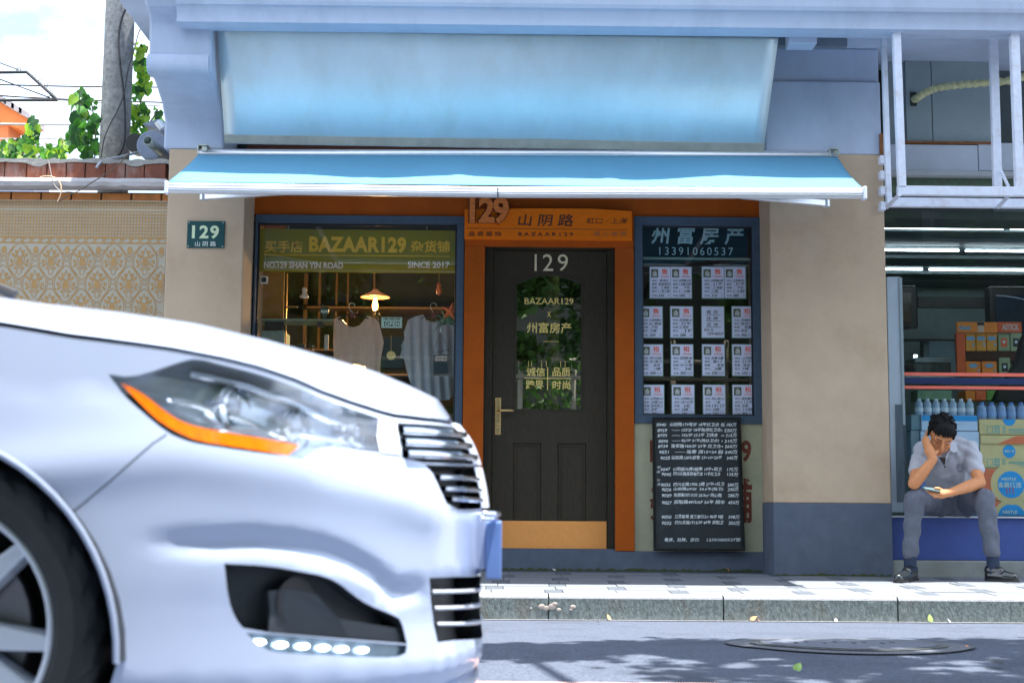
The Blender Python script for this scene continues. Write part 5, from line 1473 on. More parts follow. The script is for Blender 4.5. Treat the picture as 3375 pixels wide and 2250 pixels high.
for i, (a, c_, m_) in enumerate(((3182,3214,M['or1']),(3216,3250,M['or2']),(3252,3286,mat('green snack bag', (.10,.26,.04), .5)),(3024,3138,mat('pale green crate', (.18,.36,.22), .6)))):
    carton(['orange snack packet under the blue stripe', 'dark red snack packet under the blue stripe', 'green snack packet under the blue stripe', 'pale green crate left of the snack packets'][i], a, 1286, c_, 1318, KYY+.05, .2, m_, 'packet' if i < 3 else 'crate', 'packets below the snack stand', 'snack_packet' if i < 3 else 'plastic_crate')
# counter and blurred goods at left
slab('counter', 2984, 1232, 3150, 1262, 1.6, 2.1, mat('counter top', (.30,.36,.34), .5), store)
mc_ = thing('microwave', 'dark appliance with a row of four windows on the counter', 'appliance', P(3080, 1200, 1.7))
slab('casing', 3010, 1193, 3135, 1232, 1.7, 2.0, mat('dark casing', (.03,.05,.05), .3), mc_)
slab('top_panel', 3015, 1178, 3132, 1194, 1.69, 1.99, mat('grey top', (.26,.33,.34), .4), mc_)
for k in range(4): slab('window', 3016+k*29, 1197, 3040+k*29, 1225, 1.695, 1.699, mat('smoked window', (.07,.10,.11), .15) if k == 0 else bpy.data.materials['smoked window'], mc_, bevel=.002)
slab('door_frame', 2984, 1116, 3152, 1122, 4.2, 4.3, M['black'], store); slab('door_frame', 3042, 1122, 3062, 1190, 4.2, 4.3, M['black'], store)
slab('cabinet', 3064, 1124, 3152, 1236, 4.0, 4.3, mat('blue grey cabinet', (.12,.20,.24), .5), store)
slab('lit_notice', 3012, 1168, 3024, 1180, 4.1, 4.12, mat('bright notice', (.6,.8,.9), .5, emit=(.7,.9,1), estr=1.5), store)
# black screens and bar
tv = thing('wall_screen', 'black framed wall screen at the right edge with pale reflections', 'screen', P(3350, 1000, 3.2))
slab('casing', 3262, 944, 3560, 1110, 3.2, 3.35, M['black'], tv, bevel=.02); slab('screen', 3284, 974, 3540, 1110, 3.18, 3.199, mat('dark blue screen', (.012,.035,.07), .15, var=.6, vscale=4), tv)
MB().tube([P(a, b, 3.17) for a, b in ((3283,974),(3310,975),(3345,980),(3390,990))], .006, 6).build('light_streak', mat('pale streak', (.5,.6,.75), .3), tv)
tv = thing('wall_screen', 'black framed picture partly hidden by the grey side panel', 'screen', P(3000, 1000, 3.2))
slab('casing', 2960, 940, 3026, 1082, 3.2, 3.35, M['black'], tv, bevel=.02); slab('screen', 2960, 960, 3004, 1062, 3.18, 3.199, mat('brown print screen', (.05,.035,.02), .2, var=.9, vscale=6), tv)
slab('black_rail', 3026, 978, 3270, 1014, 3.30, 3.36, M['black'], store)
jk = thing('hanging_black_jacket', 'black garment hanging at the right edge in front of the snack stand', 'jacket', P(3370, 1220, .9))
MB().extrude([P(a, b, .9) for a, b in ((3405,1060),(3374,1110),(3352,1190),(3325,1235),(3290,1290),(3274,1326),(3480,1330),(3480,1060))], (0,.1,0)).build('cloth', mat('black cloth', (.006,.006,.008), .8), jk, bevel=.02)
# ------------------------------------------------------------------ across the street: trees, fence and a building (they shade the road and show in the glass)
M['bark'] = mat('plane tree bark', (.20,.18,.14), .9, var=.4, vscale=9, bump=1, bscale=30, stain=(.36,.34,.27), stain_amt=.6, stain_scale=4)
M['crown'] = [mat('crown leaf', (.045,.12,.025), .6, var=.4, vscale=3), mat('crown leaf light', (.09,.20,.035), .6, var=.4, vscale=3)]
for m_ in M['crown']:
    n_ = m_.node_tree; b = n_.nodes['Principled BSDF']; tl_ = n_.nodes.new('ShaderNodeBsdfTranslucent'); mxx = n_.nodes.new('ShaderNodeMixShader'); mxx.inputs['Fac'].default_value = .35
    n_.links.new(b.inputs['Base Color'].links[0].from_socket, tl_.inputs['Color']); n_.links.new(b.outputs[0], mxx.inputs[1]); n_.links.new(tl_.outputs[0], mxx.inputs[2]); n_.links.new(mxx.outputs[0], n_.nodes['Material Output'].inputs['Surface'])
def tree(label, x, y, h, clumps, n, seed, leaf=.13):
    rg = random.Random(seed); z0 = road_z(y)
    t = thing('street_tree', label, 'tree', (x, y, z0), 'street trees across the road')
    tr = MB().tube([(x,y,z0-.1),(x+.05,y,z0+1.2),(x-.05,y+.1,h*.55),(x+.1,y+.2,h*.8)], [.20,.16,.14,.09], 14)
    tr.build('trunk', M['bark'], t, smooth=True)
    vs = []; fs = []; mi = []; 
    for (cx, cy, cz, r) in clumps:
        MB().tube([(x,y+.1,h*.5), ((x+cx)/2,(y+cy)/2,(h*.5+cz)/2+.1), (cx,cy,cz)], [.08,.05,.02], 7).build('limb', M['bark'], t, smooth=True)
    tot = sum(c[3]**2 for c in clumps)
    for (cx, cy, cz, r) in clumps:
        sub = [(Vector((rg.gauss(0,1), rg.gauss(0,1), rg.gauss(0,.8))).normalized()*r*rg.uniform(.3,.95), rg.uniform(.16,.42)*r) for _ in range(16)]
        for _ in range(int(n*r*r/tot)):
            o_, rs_ = rg.choice(sub)
            p = Vector((cx,cy,cz)) + o_ + Vector((rg.gauss(0,1), rg.gauss(0,1), rg.gauss(0,1)))*rs_*.5
            a = Vector((rg.gauss(0,1), rg.gauss(0,1), rg.gauss(0,.5))).normalized(); b = a.cross(Vector((rg.gauss(0,1), rg.gauss(0,1), rg.gauss(0,1)))).normalized()
            s = leaf*rg.uniform(.6,1.3); k = len(vs)
            vs += [p-a*s*.5, p+b*s*.35, p+a*s*.5, p-b*s*.35]; fs.append((k,k+1,k+2,k+3)); mi.append(0 if rg.random() < .55 else 1)
    o = link('crown', vs, fs, None, t, mats=M['crown'], fmat=mi)
    return t
tree('tall plane tree whose crown shades the right of the road', 1.9, -12.6, 7.0, [(0.9,-4.75,4.9,.6),(1.9,-4.55,5.0,.8),(3.1,-4.45,4.9,.95),(4.4,-4.6,5.2,1.0),(2.5,-5.5,5.4,.9),(3.9,-5.6,5.3,1.1),(3.6,-7.4,6.2,1.2),(4.4,-8.4,6.4,1.6),(4.9,-8.0,5.8,1.3),(2.0,-12,5.6,2.0),(.5,-12.8,4.2,1.3)], 34000, 21, .17)
tree('leafy tree behind the photographer at the left', -4.6, -13.0, 7.0, [(-4.4,-12.4,6.2,2.0),(-1.5,-12.9,5.6,1.7),(-2.8,-13.2,4.0,1.3),(-6.5,-13,4.2,1.4),(-6.0,-12.6,5.6,1.8),(-3.2,-11.8,5.4,1.5),(-5,-14,6.8,2.0)], 20000, 22, .16)
tree('round tree far right across the road', 7.6, -13.2, 6.5, [(7.4,-12.8,5.6,2.0),(5.0,-13.0,4.0,1.3),(6.0,-12.4,4.9,1.6),(9.0,-13.0,5.6,2.0),(5.6,-13.6,6.2,1.6)], 12000, 23, .16)
# hedge mass and pale posts in front of a wall
rg = random.Random(4); vs = []; fs = []; mi = []
for _ in range(16000):
    x = rg.uniform(-11, 12); y = -14.2 + rg.gauss(0, .35); z = rg.uniform(.0, 2.6)*(1+.25*math.sin(x*1.7)+.1*math.sin(x*5))
    a = Vector((rg.gauss(0,1), rg.gauss(0,1), rg.gauss(0,1))).normalized(); b = a.cross(Vector((rg.gauss(0,1), rg.gauss(0,1), rg.gauss(0,1)))).normalized(); s = rg.uniform(.10,.22); k = len(vs)
    p = Vector((x,y,z)); vs += [p-a*s*.5, p+b*s*.3, p+a*s*.5, p-b*s*.3]; fs.append((k,k+1,k+2,k+3)); mi.append(0 if rg.random() < .6 else 1)
tag(link('hedge', vs, fs, None, None, mats=M['crown'], fmat=mi), 'dense green hedge across the road that shows in the shop glass', 'hedge', kind='stuff')
pk = MB(); 
tag(MB().add([(-30,-13.2,road_z(-13)),(30,-13.2,road_z(-13)),(30,-13.2,road_z(-13)+.15),(-30,-13.2,road_z(-13)+.15),(30,-18,.05),(-30,-18,.05)], [(0,1,2,3),(3,2,4,5)]).build('far_pavement', M['paver']), kind='structure')
fn = thing('bamboo_fence', 'pale pole fence across the road mirrored in the boutique window', 'fence', (0, -13.7, 0))
bb = mat('pale bamboo pole', (.52,.46,.36), .6, var=.2)
for k in range(16):
    x = -6 + k*.9 + rg.uniform(-.2,.2); MB().tube([(x,-13.7,-.1),(x+.03,-13.7,3.4)], .045, 8).build('post', bb, fn, smooth=True)
for z in (1.2, 2.0, 2.7, 3.0): MB().tube([(-6.4,-13.64,z),(0,-13.64,z+.05),(8,-13.64,z-.03)], .035, 8).build('rail', bb, fn, smooth=True)
ob = thing('opposite_building', 'plain dark unseen building across the road, raised to darken the glass reflections', 'building', (0, -19, 0))
MB().box(-22, 22, -22, -17.5, -.2, 7.5).build('wall', mat('dull rendered wall', (.10,.10,.085), .9, var=.2, vscale=1.5), ob)  # out of view; made tall and dark to deepen the window reflections
for k in range(10):
    x = -18 + k*4
    w = MB().box(x, x+1.4, -17.52, -17.46, 1.4, 3.0).build('window', M['black'], ob); MB().box(x-.06, x+1.46, -17.58, -17.525, 1.30, 1.39).build('sill', M['plaster'], w)
# neighbouring buildings that close the street on our side
nb = thing('rear_building', 'plain wall of the neighbouring yard behind the garden wall', 'building', (-9, 6, 0))
MB().box(-16, -6.6, 3.2, 8, -.2, 2.6).build('wall', M['plaster'], nb)
# ------------------------------------------------------------------ boutique interior seen through the display window
shopi = thing('boutique_interior', 'dark boutique room behind the left display window and the glazed door', 'room', ((bx0+lx1)/2, 2, 0))
ix0, ix1 = bx0-.3, lx1+.1
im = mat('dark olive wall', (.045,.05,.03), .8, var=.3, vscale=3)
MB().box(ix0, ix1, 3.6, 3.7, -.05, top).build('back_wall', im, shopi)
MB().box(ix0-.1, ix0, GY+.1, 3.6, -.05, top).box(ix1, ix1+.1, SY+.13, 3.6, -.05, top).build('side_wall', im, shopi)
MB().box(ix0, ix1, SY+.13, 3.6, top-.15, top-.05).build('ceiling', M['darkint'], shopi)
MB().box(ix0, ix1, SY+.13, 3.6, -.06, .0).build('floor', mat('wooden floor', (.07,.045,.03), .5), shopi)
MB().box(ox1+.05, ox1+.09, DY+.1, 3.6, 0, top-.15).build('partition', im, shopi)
IYa = GY+.16
slab('brown_panel', 800, 740, 938, 1052, IYa+.25, IYa+.27, mat('ochre brown panel', (.30,.17,.045), .7, var=.1), shopi)
slab('shelf', 830, 1050, 1130, 1056, IYa+.2, IYa+.5, mat('glass shelf edge', (.25,.35,.33), .3), shopi)
slab('cabinet', 840, 1090, 935, 1300, IYa+.3, IYa+.6, mat('pale cabinet', (.30,.42,.42), .5), shopi)
slab('screen', 872, 1056, 934, 1088, IYa+.3, IYa+.33, M['black'], shopi)
for px_, w_ in ((995, 12), (1043, 8), (1100, 7), (1138, 6), (1225, 9)):
    slab('stand_post', px_, 900, px_+w_, 1500, 2.6, 2.65, mat('dark timber post', (.13,.075,.035), .7) if w_ == 12 else bpy.data.materials['dark timber post'], shopi)
for py_ in (1010, 1150, 1230):
    slab('rear_shelf', 1010, py_, 1500, py_+7, 2.4, 2.9, bpy.data.materials['dark timber post'], shopi)
slab('partition_rail', 938, 900, 942, 1400, IYa+.25, IYa+.27, M['brass'], shopi)
# hanging olive banner with the shop name
HY = GY+.03
hb = thing('shop_banner', 'olive gold panel reading BAZAAR129 hanging inside the display window', 'banner', P(1180, 828, HY))
slab('panel', 850, 757, 1507, 898, HY, HY+.006, mat('olive gold panel', (.32,.235,.012), .7, spec=.1, var=.06, vscale=3), hb, bevel=.001)
M['gold2'] = mat('bright gold print', (1.0,.52,.02), .5, var=.06, emit=(.9,.42,.03), estr=.0)
M['pinkw'] = mat('pale pink print', (.95,.72,.66), .5, var=.05)
HT = HY-.0005
text('banner_lettering', '买手店', 872, 793, 998, 833, HT, M['gold2'], hb, bold=.02)
text('banner_lettering', 'BAZAAR129', 1019, 780, 1339, 833, HT, M['gold2'], hb, bold=.045, space=1.08)
text('banner_lettering', '杂货铺', 1354, 793, 1483, 832, HT, M['gold2'], hb, bold=.02)
slab('banner_rule', 870, 841, 1481, 843.5, HT-.001, HT, M['gold2'], hb, bevel=0)
text('banner_lettering', 'NO.129 SHAN YIN ROAD', 870, 863, 1131, 885, HT, M['pinkw'], hb, bold=.03)
text('banner_lettering', 'SINCE 2017', 1344, 862, 1481, 884, HT, M['pinkw'], hb, bold=.03)
for px_ in (950, 1407): MB().tube([P(px_, 738, HY), P(px_, 756, HY)], .003, 6).build('hook', M['alu'], hb)
# little white speaker on the left edge
sp_ = thing('wall_sensor', 'small white box with a black round lens at the left edge of the display window', 'sensor', P(866, 921, GY+.09))
slab('case', 856, 909, 881, 933, GY+.05, GY+.09, M['white'], sp_, bevel=.004)
q = P(870, 922, GY+.049); MB().tube([q, q-Vector((0,.006,0))], .019, 20).build('lens', M['black'], sp_)
MB().tube([P(838,942,GY+.08), P(848,934,GY+.08), P(858,928,GY+.08)], .002, 5).build('lead', M['white'], sp_)
# pendant lamp
LYY = 1.5
pl_ = thing('pendant_lamp', 'wide copper plate shade with one glowing bulb behind the boutique window', 'lamp', P(1237, 976, LYY))
c = P(1237, 974, LYY); rr_ = (P(1286, 976, LYY).x - P(1188, 976, LYY).x)/2
MB().lathe([(.02,.05),(.03,.035),(rr_*.6,.012),(rr_,-.012),(rr_*.98,-.016),(rr_*.6,.006),(.03,.025)], c, 'Z', 32).build('shade', mat('copper shade', (.70,.30,.16), .35, .6, emit=(.9,.3,.12), estr=.12), pl_, smooth=True)
MB().tube([c+Vector((0,0,.05)), c+Vector((0,0,.9))], .004, 6).build('cord', M['black'], pl_)
MB().lathe([(.012,-.02),(.016,-.045),(.024,-.08),(.020,-.11),(.0,-.125)], c, 'Z', 14).build('bulb', mat('glowing bulb', (1,.6,.2), .3, emit=(1,.42,.08), estr=9), pl_, smooth=True)
pd = bpy.data.lights.new('bulb_light', 'POINT'); pd.energy = 16; pd.color = (1,.55,.22); pd.shadow_soft_size = .05
po = bpy.data.objects.new('bulb_light', pd); COL.objects.link(po); po.location = c + Vector((0,0,-.16))
# garments on hangers
def garment(label, outline, Y, m, folds, cat='top', name='knit_top', hook=None, neck=None, ribbon=None):
    cx_ = sum(p[0] for p in outline)/len(outline)
    t = thing(name, label, cat, P(cx_, outline[0][1], Y), 'tops on hangers in the display window')
    pts = [Vector((P(a, b, Y).x, P(a, b, Y).z)) for a, b in outline]
    n = len(pts); edges = [(i, (i+1) % n) for i in range(n)]
    lo = Vector((min(p.x for p in pts), min(p.y for p in pts))); hi = Vector((max(p.x for p in pts), max(p.y for p in pts)))
    poly = [tuple(p) for p in pts]; allp = list(pts)
    x = lo.x
    while x < hi.x:
        z = lo.y
        while z < hi.y:
            if inpoly((x, z), poly): allp.append(Vector((x, z)))
            z += .014
        x += .011
    vo_, _, fo_, *_ = delaunay_2d_cdt(allp, edges, [], 0, 1e-6)
    fs = []
    for f in fo_:
        q = sum((vo_[i] for i in f), Vector((0,0)))/len(f)
        if inpoly(tuple(q), poly): fs.append(tuple(f))
    H = hi.y-lo.y; W = hi.x-lo.x
    vs = [(v.x, Y - .03*math.sin(PI*min(1, max(0, (v.x-lo.x)/W))) - folds*math.sin((v.x-lo.x)/W*38+2*math.sin((v.y-lo.y)*4))*(.25+.75*(hi.y-v.y)/H) - folds*.5*math.sin(v.x*90+v.y*7), v.y) for v in vo_]
    o = link('cloth', vs, fs, m, t, smooth=True); sm_ = o.modifiers.new('thickness', 'SOLIDIFY'); sm_.thickness = .003
    return t
M['knit'] = mat('pinkish beige knit', (.72,.50,.42), .9, var=.10, vscale=60, sheen=.3)
M['greyk'] = mat('grey ribbed knit', (.46,.49,.58), .9, var=.10, vscale=60, sheen=.3)
GYY = GY+.35
g1 = garment('pinkish beige wide neck knit top on a hanger, left of the OPEN sign', [(1100,1052),(1120,1042),(1132,1060),(1150,1076),(1166,1080),(1185,1074),(1200,1058),(1211,1041),(1235,1048),(1249,1062),(1256,1090),(1266,1128),(1255,1180),(1252,1235),(1252,1400),(1101,1400),(1100,1180),(1098,1120)], GYY, M['knit'], .011)
g2 = garment('grey ribbed top with frilled sleeve on a hanger beside the hanging plaque', [(1338,1075),(1345,1055),(1370,1043),(1395,1037),(1404,1055),(1425,1062),(1450,1060),(1462,1045),(1490,1055),(1506,1080),(1512,1110),(1512,1240),(1498,1250),(1497,1300),(1480,1318),(1440,1320),(1390,1310),(1352,1260),(1340,1220),(1330,1180),(1318,1178),(1325,1150),(1322,1140),(1333,1115),(1331,1095)], GYY, M['greyk'], .014)
for g, cx_, hx_ in ((g1, 1166, 1155), (g2, 1432, 1424)):
    y_ = GYY-.02
    MB().tube([P(cx_-50, 1052, y_), P(cx_-20, 1038, y_), P(cx_, 1034, y_), P(cx_+20, 1038, y_), P(cx_+50, 1050, y_)], .006, 8).build('hanger_bar', M['black'], g, smooth=True)
    MB().tube([P(cx_, 1034, y_), P(hx_-2, 1020, y_), P(hx_-6, 1008, y_), P(hx_, 998, y_), P(hx_+12, 1000, y_), P(hx_+16, 1010, y_)], .003, 6).build('hanger_hook', M['alu'], g, smooth=True)
    MB().extrude([P(cx_-14, 1027, y_-.01), P(cx_, 1034, y_-.01), P(cx_+14, 1025, y_-.01), P(cx_+12, 1036, y_-.01), P(cx_+3, 1037, y_-.01), P(cx_+6, 1052, y_-.01), P(cx_-1, 1042, y_-.01), P(cx_-10, 1050, y_-.01)], (0,.004,0)).build('ribbon_bow', mat('dusty red ribbon', (.20,.05,.06), .7) if g is g1 else bpy.data.materials['dusty red ribbon'], g)
# OPEN sign
OY = GY+.02
os_ = thing('open_sign', 'small white and dark board reading YES, WE ARE OPEN inside the window', 'sign', P(1291, 1062, OY))
slab('board', 1257, 1045, 1325, 1080, OY, OY+.006, mat('white board', (.52,.66,.62), .5), os_, bevel=.001)
slab('dark_band', 1266, 1059, 1318, 1075, OY-.001, OY-.0002, mat('petrol band', (.015,.07,.08), .5), os_, bevel=0)
text('sign_lettering', 'YES, WE ARE', 1262, 1047, 1320, 1055, OY-.0005, M['ink'], os_, bold=.02)
text('sign_lettering', 'OPEN', 1269, 1060, 1316, 1074, OY-.0015, mat('sign white', (.6,.7,.68), .5), os_, bold=.04, space=1.15)
# plaque on strings
QY = GY+.025
pq_ = thing('hanging_plaque', 'dark plaque hung on two strings in front of the grey top', 'plaque', P(1453, 1203, QY))
slab('plate', 1426, 1168, 1480, 1239, QY, QY+.004, mat('brown grey plaque', (.10,.095,.11), .5), pq_, bevel=.001)
slab('lower_field', 1430, 1192, 1476, 1236, QY-.001, QY-.0002, mat('navy field', (.012,.03,.05), .4), pq_, bevel=0)
text('plaque_lettering', '添加微信', 1434, 1172, 1473, 1180, QY-.0005, M['pinkw'], pq_, bold=.01)
text('plaque_lettering', '我的微店', 1434, 1182, 1473, 1190, QY-.0005, M['pinkw'], pq_, bold=.01)
MB().tube([P(1428,1160,QY), P(1453,1092,QY), P(1480,1160,QY)], .0018, 5).tube([P(1426,1163,QY), P(1482,1152,QY)], .0018, 5).build('string', M['black'], pq_)
MB().tube([P(1453,1096,QY-.004), P(1453,1082,QY-.004)], .008, 10).build('suction_hook', mat('clear hook', (.6,.66,.7), .1), pq_)
# round tag, small ornaments
rt = thing('round_tag', 'round gold woven tag hanging in front of the dark box between the two tops', 'tag', P(1289, 1171, GY+.05))
q = P(1289, 1171, GY+.05); MB().tube([q, q+Vector((0,.006,0))], .033, 28).build('disc', mat('woven gold', (.66,.50,.20), .7, var=.4, vscale=90), rt); MB().tube([q, P(1289, 1105, GY+.05)], .0018, 5).build('string', M['brass'], rt)
db = thing('dark_box', 'dark teal box with faint lettering behind the round gold tag', 'box', P(1290, 1176, GYY))
slab('case', 1254, 1110, 1330, 1212, GYY+.02, GYY+.2, mat('dark teal case', (.012,.035,.045), .4), db)
star = thing('paper_star', 'orange red paper star at the right edge of the display window', 'ornament', P(1492, 1020, GY+.06))
c = P(1486, 1026, GY+.06); pts = []
for k in range(10):
    a = PI/2 - .2 + k*PI/5; r_ = .075 if k % 2 == 0 else .030; pts.append(c + Vector((r_*math.cos(a), 0, r_*math.sin(a))))
vs = pts + [c+Vector((0,-.03,0))]; o = link('star_body', vs + [c+Vector((0,.03,0))], [(k, (k+1) % 10, 10) for k in range(10)] + [((k+1) % 10, k, 11) for k in range(10)], mat('orange red paper', (.85,.20,.08), .7), star)
ap_ = thing('air_plant', 'spiky green air plant in front of the shoulder of the grey top', 'plant', P(1472, 1060, GY+.10))
c = P(1472, 1066, GY+.10); am_ = mat('air plant leaf', (.12,.26,.16), .6, var=.3)
for k in range(16):
    a = R(-30 + 240*k/15) ; l_ = .09+.03*math.sin(k*3); d = Vector((math.cos(a), .3*math.sin(k*2), math.sin(a)))
    MB().tube([c, c+d*l_*.6+Vector((0,0,.02)), c+d*l_+Vector((0,0,-.015 if k % 2 else .0))], [.007,.005,.001], 5).build('leaf', am_, ap_, smooth=True)
fgd = thing('cardinal_ornament', 'small red orange figure hanging near the top right of the display window', 'ornament', P(1447, 952, GY+.08))
MB().lathe([(0,-.05),(.018,-.035),(.024,-.01),(.014,.012),(.018,.028),(.010,.045),(0,.05)], P(1447, 952, GY+.08), 'Z', 12).build('figure', mat('red glaze', (.75,.14,.03), .4), fgd, smooth=True); MB().tube([P(1447, 940, GY+.08), P(1447, 900, GY+.08)], .0018, 5).build('string', M['brass'], fgd)
wf = thing('white_figurine', 'small white bust shaped figurine at the upper left of the display window', 'figurine', P(1003, 965, GY+.4))
MB().lathe([(0,-.042),(.034,-.040),(.036,-.030),(.018,-.010),(.014,.004),(.020,.020),(.014,.038),(0,.044)], P(1003, 964, GY+.4), 'Z', 16).build('bust', M['white'], wf, smooth=True)
hv = thing('balloon_ornament', 'dark heart shaped balloon ornament with white letters left of the beige top', 'ornament', P(1069, 1028, GY+.06))
MB().lathe([(0,-.052),(.010,-.045),(.032,-.005),(.036,.018),(.026,.036),(0,.042)], P(1069, 1028, GY+.06), 'Z', 16).build('balloon', mat('dark floral print', (.04,.06,.06), .4, var=.9, vscale=120), hv, smooth=True)
text('ornament_lettering', 'ROAD', 1058, 1022, 1081, 1031, GY+.06-.040, mat('ornament white', (.7,.72,.7), .5), hv, bold=.04)
# rope with prayer-like strips and small shelf goods for depth
for k, (px_, py_, w_, h_, col) in enumerate(((1055,1068,22,16,(.08,.06,.07)),(1075,1128,14,52,(.55,.48,.46)),(925,1108,24,40,(.2,.3,.32)),(990,1140,30,12,(.05,.06,.07)),(960,1010,40,5,(.4,.22,.08)))):
    labs_ = ['tiny dark clutch on the pole below the balloon ornament', 'narrow pale cloth strip left of the beige top', 'grey folded cloth by the brown panel', 'dark shoe on the glass shelf', 'thin amber dish on a shelf near the white bust']
    cat_ = ['purse', 'cloth', 'cloth', 'shoe', 'dish'][k]
    o = slab(['purse','cloth_strip','folded_cloth','dark_shoe','amber_dish'][k], px_-w_/2, py_-h_/2, px_+w_/2, py_+h_/2, GY+.30, GY+.34, mat('small goods %s' % 'abcde'[k], col, .6), None, bevel=.006)
    tag(o, labs_[k], cat_)

# ------------------------------------------------------------------ right window: black header and the 16 listing sheets
HYr = GY+.012
hd = thing('agency_header', 'black panel with white agency name and phone number at the top of the right window', 'sign', P(2300, 790, HYr))
slab('panel', 2116, 738, 2488, 848, HYr, HYr+.01, mat('black acrylic', (.004,.004,.005), .6, spec=.05), hd, bevel=0)
M['paleblue'] = mat('pale blue lettering', (.42,.60,.72), .5, var=.05)
text('header_lettering', '州 富 房 产', 2144, 745, 2446, 806, HYr-.001, M['paleblue'], hd, bold=.020, shear=.12)
text('header_lettering', '13391060537', 2173, 815, 2416, 841, HYr-.001, M['paleblue'], hd, space=1.35)
slab('header_edge', 2106, 849, 2488, 856, HYr, HYr+.02, mat('pale glass edge', (.24,.34,.32), .4), hd, bevel=0)
for a, b in (((2475,735),(2362,786)), ((2362,786),(2470,845))):
    MB().tube([P(*a, HYr+.03), P(*b, HYr+.03)], .006, 6).build('reflected_stay', M['alu'], hd) if False else None
cols = {1: [(2142,2210),(2211,2279),(2314,2386),(2388,2457)], 2: [(2111,2183),(2210,2283),(2313,2386),(2413,2484)], 3: [(2113,2184),(2212,2284),(2315,2388),(2414,2487)], 4: [(2116,2188),(2215,2288),(2318,2390),(2415,2487)]}
rows = {1: (880, 982), 2: (1010, 1112), 3: (1135, 1237), 4: (1268, 1371)}
price = {1: ['630','1400','310','880'], 2: ['200','288',None,'4900'], 3: ['4000','3050','2200','3200'], 4: ['7000','2000','5700','8000']}
hand = {(1,1): ['新苑公', '好房两间', '使用权', '一至三层'], (1,2): ['山阴路41弄', '1-3楼花园', '产权', '1~3楼'], (1,3): ['山阴路85弄', '31平', '使用权', '二层'], (1,4): ['大陆新村', '91平', '产权', '1-3层'],
        (2,1): ['大连西路81', '56 建面', '产权', '2楼'], (2,2): ['溧阳路10', '52平', '使用权', '1F'], (2,4): ['幸福路', '独用16', '配置', '底层'],
        (3,1): ['四川北路', '20+厨卫', '独用', '1楼'], (3,2): ['溧阳路748', '二室', '14+10+厨', '全配'], (3,3): ['长春大厦', '和17', '合用', '6楼'], (3,4): ['山阴路', '22平', '独用', '2楼'],
        (4,1): ['山阴路203', '3楼20', '独用厨卫', '3F'], (4,2): ['山阴路203', '18+6平', '全配', '2楼'], (4,3): ['同心路913', '一室', '14+17', '2楼'], (4,4): ['绿阳嘉苑', '112平', '全配', '13层']}
pos_r = {1: 'top', 2: 'second', 3: 'third', 4: 'bottom'}; pos_c = ['leftmost', 'second from left', 'third from left', 'rightmost']
M['photo1'] = mat('printed house photo', (.12,.14,.10), .5, var=.9, vscale=70); M['photo2'] = mat('printed pale house', (.45,.5,.5), .5, var=.3, vscale=60)
M['sleeve'] = mat('green edged plastic sleeve', (.10,.20,.16), .3)
SYr = GY-.004
M['print'] = mat('grey print', (.10,.11,.14), .6)
